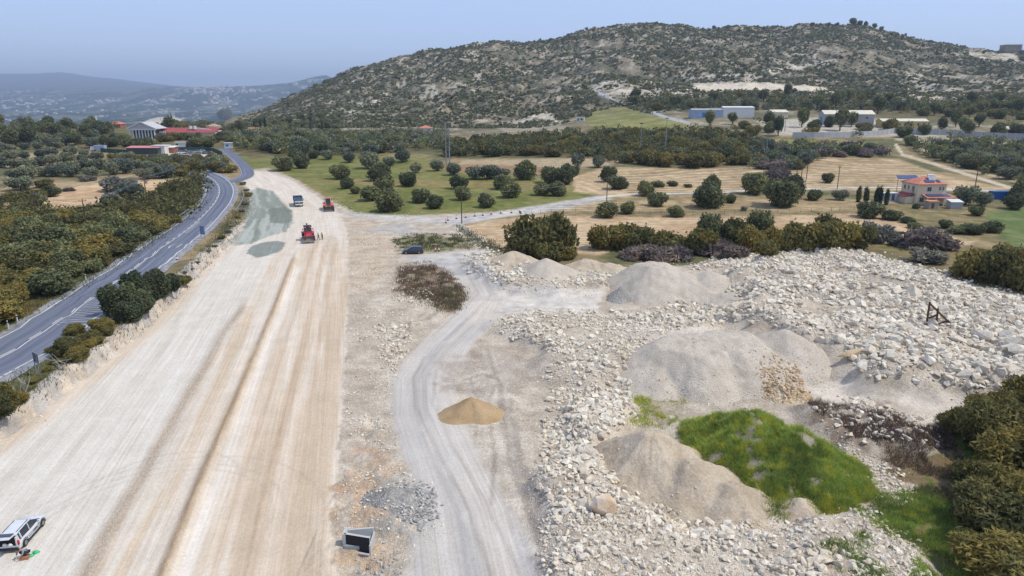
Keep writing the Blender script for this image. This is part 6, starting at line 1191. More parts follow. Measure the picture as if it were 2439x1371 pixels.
def truck():
    g = G(711, 490); e = empty('tipper_truck', (g.x, g.y + .3, g.z), R(201), 'dark blue and white tipper truck facing the camera on the new carriageway', 'truck')
    navy = paintm('navy_paint', C(52, 66, 104), .4); b = MB()
    b.prism([(0, .75), (2.2, .75), (2.28, 1.0), (2.26, 1.75), (2.05, 2.85), (.1, 2.95), (0, 2.9)], -1.2, 1.2); cab = b.build('cab', navy, e, bevel=.05)
    b = MB(); b.add([(-1.05, 2.285, 1.80), (1.05, 2.285, 1.80), (1.0, 2.09, 2.72), (-1.0, 2.09, 2.72), (-1.05, 2.2, 1.80), (1.05, 2.2, 1.80), (1.0, 2.0, 2.72), (-1.0, 2.0, 2.72)], [(0, 1, 2, 3), (4, 5, 6, 7), (0, 1, 5, 4), (2, 3, 7, 6), (0, 3, 7, 4), (1, 2, 6, 5)]); b.build('windscreen', plain('windscreen_teal', (.05, .10, .13), .1, spec=.8), cab)
    b = MB(); b.box((0, 2.30, 1.58), (2.36, .08, .34)); b.build('white_band', M_WHITE, cab); b = MB(); b.box((0, 2.31, 1.2), (1.9, .06, .36)); b.build('grille', M_BLACK, cab); b = MB(); b.tube([(0, 2.33, 1.2), (0, 2.37, 1.2)], .16, 14); b.build('badge', M_ALU, cab)
    b = MB(); b.box((0, 2.33, .72), (2.42, .26, .36)); b.build('bumper', M_WHITE, e, bevel=.03)
    b = MB(); b.box((0, 2.47, .70), (.55, .02, .13)); b.build('number_plate', plain('plate_yellow', C(210, 200, 120), .6), e)
    for s in (-1, 1):
        b = MB(); b.box((s * .95, 2.47, .74), (.36, .03, .18)); b.build('head_lamp', M_HEAD, e); b = MB(); b.box((s * 1.4, 2.15, 2.2), (.12, .2, .62)); b.tube([(s * 1.2, 2.1, 2.5), (s * 1.4, 2.1, 2.5)], .02, 4); b.build('mirror', M_BLACK, e)
        b = MB(); b.box((s * 1.205, 1.15, 2.3), (.02, 1.1, .7)); b.build('side_window', M_CGL, e)
        for y in (1.2, -2.5, -3.7): w = MB(); w.wheel((s * 1.05, y, .52), .52, .34); w = w.build('wheel', M_TYRE, e, True); r_ = MB(); r_.wheel((s * 1.13, y, .52), .26, .24, 10); r_.build('rim', M_RIM, w)
    b = MB(); b.box((0, -1.4, .85), (.9, 6.6, .3)); b.build('chassis', M_BLACK, e)
    b = MB(); b.box((0, -2.45, 1.28), (2.4, 4.6, .12)); [b.box((s * 1.2, -2.45, 1.95), (.1, 4.6, 1.5)) for s in (-1, 1)]; b.box((0, -.2, 2.15), (2.5, .1, 1.9)); b.box((0, -4.75, 1.95), (2.4, .1, 1.4)); b.box((0, .35, 3.08), (2.5, 1.1, .08)); [b.box((s * 1.27, -.6 - k * .95, 1.95), (.06, .1, 1.5)) for s in (-1, 1) for k in range(5)]; b.build('tipper_body', plain('teal_body', C(44, 74, 98), .5, dirt=C(170, 160, 148)), e)
truck()
def bucket(e, w, y, z, s=1.0, mat=None, tilt=0, teeth=False):
    prof = [(0, 0), (.95, -.05), (.98, 0), (.25, .12), (.06, .35), (.05, .75), (.30, 1.02), (.26, 1.08), (-.04, .8), (-.06, .3)]
    c, s_ = math.cos(tilt), math.sin(tilt); pr = [((a * c - b_ * s_) * s + y, (a * s_ + b_ * c) * s + z) for a, b_ in prof]; b = MB(); b.prism(pr, -w / 2, w / 2); bo = b.build('bucket', mat or M_STEEL, e)
    for sd in (-1, 1): p = MB(); pl = [(0, 0), (.95, -.04), (.32, 1.05), (0, .8)]; p.prism([((a * c - b_ * s_) * s + y, (a * s_ + b_ * c) * s + z) for a, b_ in pl], sd * w / 2 - .03, sd * w / 2 + .03); p.build('bucket_side', mat or M_STEEL, bo)
    if teeth: t = MB(); t.box((0, y + .93 * s * c, z + .93 * s_ * s - .02), (w + .06, .16, .07)); t.build('cutting_edge', M_ALU, bo)
    return bo
def loader():
    g = G(783, 503); e = empty('wheel_loader', (g.x - .9, g.y + 3.2, g.z), R(197), 'orange wheel loader with its bucket lowered, facing the camera', 'wheel loader'); e.scale = (1.08,) * 3; b = MB()
    b.prism([(-3.2, .9), (-.4, .9), (-.4, 1.9), (-.9, 2.1), (-3.0, 2.05), (-3.25, 1.7)], -1.0, 1.0); b.build('engine_housing', M_ORG, e, bevel=.05)
    b = MB(); b.box((0, .7, 1.15), (1.0, 2.2, .7)); b.build('front_frame', M_ORG, e, bevel=.04)
    b = MB(); b.box((0, -.15, 2.45), (1.5, 1.4, 1.5), taper=.9); cab = b.build('cab', M_CGL, e); b = MB(); b.box((0, -.15, 3.26), (1.6, 1.6, .16)); b.box((0, .5, 3.36), (.9, .25, .06)); b.build('roof', M_ORG, cab, bevel=.03)
    
    for x in (-1, 1):
        for y in (-.84, .56): b = MB(); b.tube([(x * .76, y, 1.7), (x * .69, y * .9 - .02, 3.2)], .06, 5); b.build('cab_pillar', M_WHITE, cab)
    for s in (-1, 1):
        for y in (-2.1, 1.25):
            w = MB(); w.wheel((s * 1.12, y, .78), .78, .55); w = w.build('wheel', M_TYRE, e, True); r_ = MB(); r_.wheel((s * 1.22, y, .78), .42, .4, 12); r_.build('rim', M_ORG, w); f = MB(); f.prism([(y - .9, 1.55), (y - .8, 1.78), (y + .75, 1.78), (y + .95, 1.45), (y + .85, 1.40), (y + .7, 1.66), (y - .75, 1.66)], s * 1.12 - .34, s * 1.12 + .34); f.build('mudguard', M_ORG, e)
        a = MB(); a.prism([(.7, 1.9), (1.1, 2.0), (3.1, .75), (3.0, .45), (2.6, .55), (1.2, 1.55)], s * .5 - .09, s * .5 + .09); a.build('lift_arm', M_STEEL, e)
        c = MB(); c.tube([(s * .3, .9, 1.2), (s * .3, 2.2, 1.0)], .08, 8); c.build('hydraulic_ram', M_ALU, e); c = MB(); c.box((s * 1.0, .5, 2.9), (.16, .1, .36)); c.tube([(s * .75, .5, 3.0), (s * 1.0, .5, 3.0)], .02, 4); c.build('mirror', M_BLACK, e); c = MB(); c.box((s * .95, 1.9, 1.72), (.42, .1, .26)); c.build('head_lamp', M_HEAD, e)
    c = MB(); c.box((0, 1.9, 1.35), (.25, 1.4, .25)); c.build('tilt_link', M_STEEL, e)
    bucket(e, 2.9, 2.85, .08, 1.15, plain('dark_bucket_steel', C(104, 98, 98), .5, .3, dirt=C(160, 148, 138)), 0, True)
loader()
def backhoe():
    g = G(736, 577); e = empty('backhoe_tractor', (g.x - .8, g.y + 2.4, g.z), R(199), 'red backhoe tractor with a raised front bucket, facing the camera', 'tractor'); e.scale = (1.18,) * 3; b = MB()
    b.prism([(.3, .85), (2.1, .8), (2.25, 1.1), (2.15, 1.45), (1.4, 1.72), (.3, 1.85)], -.48, .48); b.build('bonnet', M_REDP, e, bevel=.06)
    b = MB(); b.box((0, -.6, .95), (1.5, 2.2, .5)); b.prism([(-1.2, 1.1), (.3, 1.1), (.35, 1.7), (-.2, 1.75), (-1.2, 1.6)], -.72, .72); b.build('body', M_REDP, e, bevel=.04)
    b = MB(); b.box((0, -.45, 2.2), (1.42, 1.5, 1.2), taper=.93); cab = b.build('cab_glass', M_CGL, e); 
    for x in (-1, 1):
        for y in (-1.2, .3): b = MB(); b.tube([(x * .72, y, 1.55), (x * .67, y * .94 - .03, 2.8)], .06, 5); b.build('cab_pillar', M_REDP, cab)
    b = MB(); b.box((0, -.45, 2.86), (1.55, 1.75, .16)); b.build('roof', M_BLACK, cab, bevel=.04); b = MB(); [b.box((x, .45, 2.78), (.2, .08, .14)) for x in (-.5, .5)]; b.build('work_lamp', M_HEAD, cab)
    b = MB(); [b.box((x, -.1, 2.35), (.32, .3, .5)) for x in (-.3, .3)]; b.build('seat', M_GREYM, cab)
    for s in (-1, 1):
        w = MB(); w.wheel((s * .95, -1.0, .78), .78, .48); w = w.build('rear_wheel', M_TYRE, e, True); r_ = MB(); r_.wheel((s * 1.03, -1.0, .78), .42, .36, 12); r_.build('rim', M_RIM, w)
        w = MB(); w.wheel((s * .88, 1.55, .48), .48, .34); w = w.build('front_wheel', M_TYRE, e, True); r_ = MB(); r_.wheel((s * .95, 1.55, .48), .26, .24, 12); r_.build('rim', M_RIM, w)
        f = MB(); f.prism([(-1.9, 1.3), (-1.6, 1.68), (-.5, 1.72), (-.15, 1.4), (-.25, 1.35), (-.6, 1.6), (-1.5, 1.58), (-1.8, 1.26)], s * .95 - .28, s * .95 + .28); f.build('mudguard', M_REDP, e)
        a = MB(); a.prism([(-.1, 1.6), (.3, 1.75), (1.9, 1.5), (2.75, .95), (2.65, .72), (1.8, 1.22), (.2, 1.45)], s * .66 - .08, s * .66 + .08); a.build('lift_arm', M_REDP, e); c = MB(); c.tube([(s * .66, .4, .9), (s * .66, 1.8, 1.3)], .06, 8); c.build('hydraulic_ram', M_ALU, e)
        c = MB(); c.box((s * .35, 2.2, 1.22), (.2, .1, .14)); c.build('head_lamp', M_HEAD, e); c = MB(); c.box((s * .98, .3, 2.35), (.16, .08, .28)); c.build('mirror', M_BLACK, e)
        c = MB(); c.box((s * .95, -2.35, .4), (.12, .12, 1.5), rot=(0, s * .12, 0)); c.box((s * 1.15, -2.35, .05), (.5, .4, .08)); c.build('stabiliser', M_BLACK, e)
    b = MB(); b.box((0, -2.3, .95), (1.5, .3, .4)); b.prism([(-2.3, .8), (-2.9, 1.0), (-3.3, 2.9), (-3.0, 3.0), (-2.6, 1.3)], -.14, .14); b.build('digger_boom', M_REDP, e); b = MB(); b.prism([(-3.3, 3.0), (-3.0, 2.9), (-3.2, 1.3), (-3.5, 1.3)], -.1, .1); b.prism([(-3.6, 1.3), (-3.1, 1.3), (-2.95, .8), (-3.3, .7), (-3.7, .9)], -.3, .3); b.build('digger_arm', M_BLACK, e)
    bucket(e, 2.35, 2.5, .36, .95, M_STEEL, .12, True)
backhoe()
# scrap yard cars
PC = [paintm('scrap_paint', c, .5) for c in (C(200, 202, 206), C(150, 60, 56), C(96, 104, 120), C(206, 208, 210), C(120, 112, 104))]
base = [car('scrapped_car', 'x', (0, 0, 0), 0, p, False, 1.0, None, False) for p in PC]
used = set(); n = 0
CN = ['silver grey', 'rusty red', 'slate blue', 'white', 'dusty brown']
for i, (u, v) in enumerate([(418, 362), (428, 363), (438, 362), (446, 364), (455, 364), (463, 363), (471, 364), (478, 363), (486, 364), (432, 366), (452, 367), (468, 368), (492, 366), (500, 366), (478, 380), (486, 379), (484, 385), (440, 370)]):
    k = (i * 2 + i // 4) % 5; o = base[k] if k not in used else copy_tree(base[k]); used.add(k); g = G(u, v); o.location = g; o.rotation_euler = (0, 0, R(random.uniform(-30, 200))); tag(o, CN[k] + ' car in the scrap yard', 'car', 'scrapped ' + CN[k] + ' cars in the yard')
g = G(355, 364); car('hatchback', 'bright blue car under the red workshop roof in the scrap yard', g, R(95), paintm('bright_blue_paint', C(20, 130, 220)), False, 1.5, None, False)
# blue lorry far left
g = G(235, 360); e = empty('box_lorry', g, R(85), 'white and blue box lorry behind the green fence on the left', 'lorry'); b = MB(); b.box((0, -1.2, 2.1), (2.4, 6, 2.4)); b.build('box_body', M_BLUEG, e); b = MB(); b.prism([(1.9, .6), (3.9, .6), (3.95, 1.6), (3.6, 2.6), (1.9, 2.7)], -1.15, 1.15); b.build('cab', M_WHITE, e)
for s in (-1, 1):
    for y in (-3, 2.8): w = MB(); w.wheel((s * 1.0, y, .5), .5, .3, 12); w.build('wheel', M_TYRE, e)
# ================================================================== STREET FURNITURE
M_POLE = plain('pole_timber', (.085, .052, .035), .9, var=.3, scale=4); M_GALV = plain('galvanised_steel', C(150, 160, 178), .5, .3); M_WCON = plain('red_white_red', (.55, .04, .05), .5); M_INS = plain('insulator', (.25, .12, .08), .4)
def utility_pole(u, v, h, label, arm=1.6, arm_rz=0, group=None, stripe=False, extras=False):
    g = G(u, v); e = empty('utility_pole', g, arm_rz, label, 'utility pole', group); b = MB(); b.tube([(0, 0, -.5), (0, 0, h)], [.16, .10], 8); b.build('pole', M_POLE, e)
    b = MB(); b.box((0, 0, h - .5), (arm, .1, .12)); 
    if extras: b.box((0, 0, h - 1.4), (arm * 1.1, .12, .14)); b.box((0, 0, h - 2.6), (arm * .9, .12, .14))
    b.build('crossarm', M_POLE, e)
    for x in (-arm * .45, 0, arm * .45): i = MB(); i.tube([(x, 0, h - .44), (x, 0, h - .3), (x, 0, h - .12)], [.04, .08, .04], 6); i.build('insulator', M_INS, e)
    if extras: t = MB(); t.tube([(.45, 0, h - 3.4), (.45, 0, h - 2.7)], .28, 10); t.build('transformer', M_GALV, e)
    if stripe:
        for k in range(4): s = MB(); s.tube([(0, 0, .6 + k * .5), (0, 0, .85 + k * .5)], .19, 8); s.build('white_stripe', M_WHITE, e)
    return e
for a in [(1100, 532, 8.8, 'utility pole at the junction of the pale track, beside the cones', 1.2, 0), (1445, 480, 8.0, 'utility pole beside the concrete lane, right of the meadow', 1.0, .2), (1994, 449, 8.0, 'utility pole in the upper mown field, right of the lone carob', .8, 0), (2323, 442, 12.0, 'tall brown utility pole behind the trees right of the villa', 1.2, 0), (1896, 430, 8.5, 'leftmost of the three utility poles close together in the upper field', 1.2, .3), (1908, 428, 8.5, 'middle one of the three utility poles close together in the upper field', 1.2, .3),
          (88, 521, 8.0, 'utility pole standing out of the thicket at the far left', 1.4, .3), (66, 526, 5.0, 'shorter utility pole at the far left edge of the thicket', 1.0, .3), (209, 556, 8.5, 'utility pole in the middle of the left thicket', 1.6, .3), (461, 421, 8.0, 'utility pole at the inner side of the road bend', 1.2, .3), (433, 418, 8.0, 'utility pole left of the one at the road bend', 1.0, .3), (1060, 342, 7, 'thin utility pole behind the meadow', .8, 0)]:
    utility_pole(*a)
utility_pole(355, 512, 12.5, 'tall utility pole with transformer and several crossarms left of the road', 2.4, .4, None, True, True)
utility_pole(1919, 440, 10.0, 'utility pole with a black and white striped foot in the upper field', 1.6, .3, None, True)
def mast(u, v, h, lab):
    g = G(u, v); e = empty('floodlight_mast', g, 0, lab, 'floodlight mast'); b = MB(); b.tube([(0, 0, -.5), (0, 0, h)], [.28, .12], 8); b.build('mast', M_GALV, e); b = MB(); b.box((0, 0, h), (1.8, .2, .15)); b.build('crossarm', M_GALV, e)
    for x in (-.7, 0, .7): f = MB(); f.box((x, -.2, h + .1), (.45, .3, .4), rot=(.5, 0, 0)); f.build('floodlight', M_BLACK, e)
for u, v, vt, lab in [(1063, 392, 290, 'left one of the two floodlight masts behind the meadow'), (1071, 392, 297, 'right one of the two floodlight masts behind the meadow'), (1525, 362, 296, 'floodlight mast left of the tallest one above the thicket'), (1584, 368, 284, 'tallest floodlight mast above the thicket in the middle'), (1869, 313, 283, 'thin mast in front of the pale yard of the warehouses'), (1825, 368, 318, 'thin mast at the left end of the upper mown field')]:
    g = G(u, v); mast(u, v, (v - vt) / ppm(g.y, g.z) * 1.0, lab)
# perimeter lamp posts on the slope
rsl = random.Random(5)
b = MB(); b.tube([(0, 0, -.5), (0, 0, 9)], .09, 5); b.box((.5, 0, 9), (1.2, .2, .12)); lp = b.build('lamp_post', M_GALV); first = True
for i in range(46):
    u = 1630 + i * 17 + rsl.uniform(-5, 5); v = rsl.choice([236, 250, 262, 268]) + rsl.uniform(-6, 8); g = G(u, v)
    o = lp if first else lp.copy()
    if not first: COL.objects.link(o)
    first = False; o.location = g; tag(o, 'thin grey lamp post on the slope above the warehouses', 'lamp post', 'lamp posts above the warehouses')
def cone(u, v, lab, s=1.0):
    g = G(u, v); e = empty('traffic_cone', g, 0, lab, 'traffic cone', 'cones beside the pale lane' if v < 560 else 'cones beside the dark hatchback'); e.scale = (s, s, s); b = MB(); b.box((0, 0, .03), (.5, .5, .06)); b.build('base', M_BLACK, e)
    b = MB(); b.tube([(0, 0, .06), (0, 0, .95)], [.2, .04], 10); co = b.build('cone_body', M_WCON, e, True); b = MB(); b.tube([(0, 0, .30), (0, 0, .66)], [.165, .105], 10); b.build('white_band', M_WHITE, co); return e
for u, v in [(1062, 531), (1067, 525), (1087, 521), (1109, 518), (1131, 515), (1150, 513), (1170, 510), (1193, 508), (1218, 507)]: cone(u, v, 'red and white traffic cone in the row along the pale lane', 1.25)
cone(1037, 598, 'left one of the two traffic cones right of the dark hatchback', 1.1); cone(1045, 598, 'right one of the two traffic cones right of the dark hatchback', 1.1); cone(422, 620, 'single red and white traffic cone on the near verge of the asphalt road', 1.1)
def delineator(u, v, lab):
    g = G(u, v); e = empty('road_post', g, 0, lab, 'road post'); b = MB(); b.box((0, 0, .55), (.16, .12, 1.2), taper=.85); b.build('post', M_WHITE, e); b = MB(); b.box((0, 0, .92), (.165, .125, .16)); b.build('reflector', M_BLACK, e)
for u, v, lab in [(20, 782, 'nearest white road post on the far verge of the asphalt road'), (205, 668, 'second nearest white road post on the far verge of the asphalt road'), (313, 600, 'third white road post on the far verge, before the speed ring marking'), (457, 596, 'white road post on the near verge beside the speed ring marking'), (42, 768, 'short white road post just beyond the nearest one'), (413, 395, 'white road post at the fork'), (538, 520, 'white road post on the inner verge of the bend')]: delineator(u, v, lab)
def signboard(u, v, w, h, z0, rz, lab, front, back, two=True, posts=M_GALV):
    g = G(u, v); e = empty('road_sign', g, rz, lab, 'road sign'); b = MB(); b.box((0, 0, z0 + h / 2), (w, .04, h)); pn = b.build('panel', back, e); b = MB(); b.box((0, .03, z0 + h / 2), (w - .06, .02, h - .06)); b.build('face', front, pn)
    b = MB(); [b.box((0, -.05, z0 + h * k), (w * 1.05, .05, .08)) for k in (.02, .98)]; b.build('rail', posts, e)
    for x in ((-w * .35, w * .35) if two else (0,)): b = MB(); b.tube([(x, -.08, -.2), (x, -.08, z0 + h)], .05, 6); b.build('post', posts, e)
signboard(93, 892, 1.3, 1.2, 1.5, R(-35), 'grey back of a road sign at the near verge in the lower left', M_WHITE, plain('sign_back', C(120, 124, 134), .6, .3))
signboard(484, 567, 1.3, 2.0, .9, R(-15), 'blue-grey back of a road sign at the bend of the asphalt road', M_WHITE, plain('sign_back_blue', C(120, 146, 190), .6), True)
signboard(511, 402, 4.2, 1.8, .8, R(180), 'pale red advertising board beside the road fork', plain('pale_red_board', C(222, 150, 146), .6, var=.15), M_GREYM)
def round_sign(u, v, lab):
    g = G(u, v); e = empty('road_sign', g, 0, lab, 'road sign'); b = MB(); b.tube([(0, 0, -.2), (0, 0, 2.2)], .05, 6); b.build('post', M_GALV, e); b = MB(); b.tube([(0, -.08, 2.3), (0, -.04, 2.3)], .42, 16); d = b.build('disc', M_WCON, e); b = MB(); b.box((0, -.09, 2.3), (.56, .02, .14)); b.build('white_bar', M_WHITE, d)
round_sign(533, 419, 'red no-entry sign at the left side of the fork island'); round_sign(565, 421, 'red no-entry sign at the right side of the fork island')
def guard(pts, lab):
    P_ = [G(*p) for p in pts]; ln = smooth_line([(p.x, p.y) for p in P_], 4); o0 = Vector((ln[0].x, ln[0].y, hz(*ln[0]))); e = empty('guard_rail', o0, 0, lab, 'guard rail'); b = MB(); b.tube([(p.x - o0.x, p.y - o0.y, hz(*p) + .65 - o0.z) for p in ln], .13, 4); b.build('rail', M_GALV, e)
    for p in ln: b = MB(); b.box((p.x - o0.x, p.y - o0.y, hz(*p) + .3 - o0.z), (.1, .1, .75)); b.build('post', M_GALV, e)
guard([(414, 527), (440, 510), (466, 492), (488, 470)], 'guard rail along the inside of the left road bend'); guard([(560, 506), (572, 490), (580, 470), (577, 452)], 'guard rail along the right side of the road bend')
# wooden frame on the rubble
g = G(2207, 772); e = empty('timber_frame', g, R(-30), 'dark brown timber trestle standing on the rubble at the right', 'timber frame'); e.scale = (1.15, 1.15, 1.25); q = 1 / ppm(g.y, g.z)
for a, c, nm in [((0, 0, -.4), (-.05, 0, 2.5), 'post'), ((.95, .0, -.4), (.85, 0, 1.9), 'post'), ((0, 0, 2.3), (2.9, .1, -.1), 'sloping_beam'), ((.1, 0, .7), (.9, 0, 1.2), 'brace'), ((1.0, 0, .1), (2.1, .05, .75), 'brace')]: b = MB(); b.tube([a, c], .11, 4); b.build(nm, M_POLE, e)
# concrete culvert mouth
g = G(855, 1292); e = empty('culvert_headwall', (g.x, g.y, g.z), R(0), 'open concrete culvert head with a dark bitumen-coated side, beside the carriageway', 'culvert')
M_BIT = plain('bitumen_coating', (.012, .014, .020), .6, var=.2); LW = 1.95
b = MB(); b.add([(-1.0, .55, .75), (.95, .85, .75), (.95, .70, .75), (-.95, .42, .75), (-1.0, .55, -.6), (.95, .85, -.6), (.95, .70, -.6), (-.95, .42, -.6)], [(0, 1, 2, 3), (0, 1, 5, 4), (2, 3, 7, 6), (1, 2, 6, 5), (0, 3, 7, 4)]); b.build('rear_wing_wall', M_CONC, e)
b = MB(); b.add([(-1.05, -.30, .95), (.98, -.80, .95), (.98, -.62, .95), (-.85, -.12, .95), (-1.05, -.30, -.9), (.98, -.80, -.9), (.98, -.62, -.9), (-.85, -.12, -.9)], [(0, 1, 2, 3), (2, 3, 7, 6), (1, 2, 6, 5), (0, 3, 7, 4), (4, 5, 6, 7)]); b.build('front_wing_wall', M_CONC, e)
b = MB(); b.add([(-1.05, -.305, .93), (.98, -.805, .93), (.98, -.805, -.9), (-1.05, -.305, -.9), (-1.03, -.28, .93), (.98, -.78, .93), (.98, -.78, -.9), (-1.03, -.28, -.9)], [(0, 1, 2, 3), (0, 1, 5, 4), (1, 2, 6, 5), (2, 3, 7, 6), (3, 0, 4, 7)]); b.build('bitumen_face', M_BIT, e)
b = MB(); b.box((-.98, .10, .45), (.24, .95, 1.0)); b.build('head_wall', M_CONC, e); b = MB(); b.box((.0, .05, -.02), (1.9, 1.3, .3)); b.build('culvert_floor', plain('grey_concrete', C(158, 166, 170), .8, dirt=C(130, 136, 138)), e)
b = MB(); b.box((1.0, -.06, -.2), (.10, 1.75, 1.2)); b.build('end_wall', M_CONC, e); b = MB(); b.box((.55, -.92, -.30), (.8, .16, .10), rot=(0, 0, -.24)); b.build('footing_ledge', M_CONC, e)
# power lines
def wire(pa, pb, sag=1.0, n=14):
    return [tuple(Vector(pa).lerp(Vector(pb), i / n) - Vector((0, 0, sag * 4 * (i / n) * (1 - i / n)))) for i in range(n + 1)]
b = MB(); pts = [G(1100, 532) + Vector((0, 0, 8.4)), G(1445, 480) + Vector((0, 0, 7.6)), G(1896, 430) + Vector((0, 0, 8.2))]; [b.tube(wire(pts[i], pts[i + 1], 1.2), .022, 3) for i in range(2)]; tag(b.build('power_line', M_GALV), 'thin power line between the poles across the meadow', 'power line')
b = MB(); pts = [G(88, 521) + Vector((0, 0, 7.6)), G(209, 556) + Vector((0, 0, 8.1)), G(355, 512) + Vector((0, 0, 11)), G(461, 421) + Vector((0, 0, 7.6))]
for i in range(3): [b.tube(wire(pts[i] + Vector((dx, 0, 0)), pts[i + 1] + Vector((dx, 0, 0)), 1.0), .02, 3) for dx in (-.7, 0, .7)]
tag(b.build('power_line', M_GALV), 'bundle of power lines over the left thicket', 'power line')
# leaning white dead branches at the lower left
g = G(52, 955); e = empty('dead_tree', g, 0, 'leaning leafless white-barked tree on the verge at the left edge', 'tree'); b = MB(); rs = random.Random(9)
b.tube([(0, 0, -.2), (-.3, 0, .8), (-1.0, .2, 1.8), (-2.2, .2, 2.6)], [.10, .08, .06, .03], 6); b.tube([(0, 0, 0), (.5, .1, 1.0), (1.0, .3, 2.2), (1.2, .3, 3.2)], [.09, .07, .045, .02], 6); b.tube([(0, 0, 0), (-.1, .2, 1.2), (.2, .3, 2.4)], [.08, .05, .02], 6); b.build('trunk', M_PALEBARK, e)
b = MB(); [b.tube([(.5 + rs.uniform(-.2, .3), .1, 1 + rs.uniform(0, 1)), (.5 + rs.uniform(-.9, 1.2), rs.uniform(-.4, .6), 2.2 + rs.uniform(0, 1.2))], [.03, .01], 4) for _ in range(8)]; b.build('twig', M_PALEBARK, e)
g = G(150, 880); e = empty('dead_tree', g, 0, 'bare branches of a dead shrub by the cut face below the road', 'tree'); b = MB(); [b.tube([(0, 0, 0), (rs.uniform(-.8, .8), rs.uniform(-.4, .4), rs.uniform(.6, 1.4)), (rs.uniform(-1.6, 1.6), rs.uniform(-.6, .6), rs.uniform(1.0, 2.0))], [.05, .03, .01], 4) for _ in range(7)]; b.build('branch', M_PALEBARK, e)
g = G(1888, 1001); b = MB(); b.wheel((0, 0, .12), .36, .22, 16, hub=.18); o = b.build('old_tyre', M_TYRE, None, True); o.rotation_euler = (0, R(90), 0); o.location = G(2255, 1001) + Vector((-.1, 0, .14)); tag(o, 'black tyre lying on the pale track near the right shrubs', 'tyre')
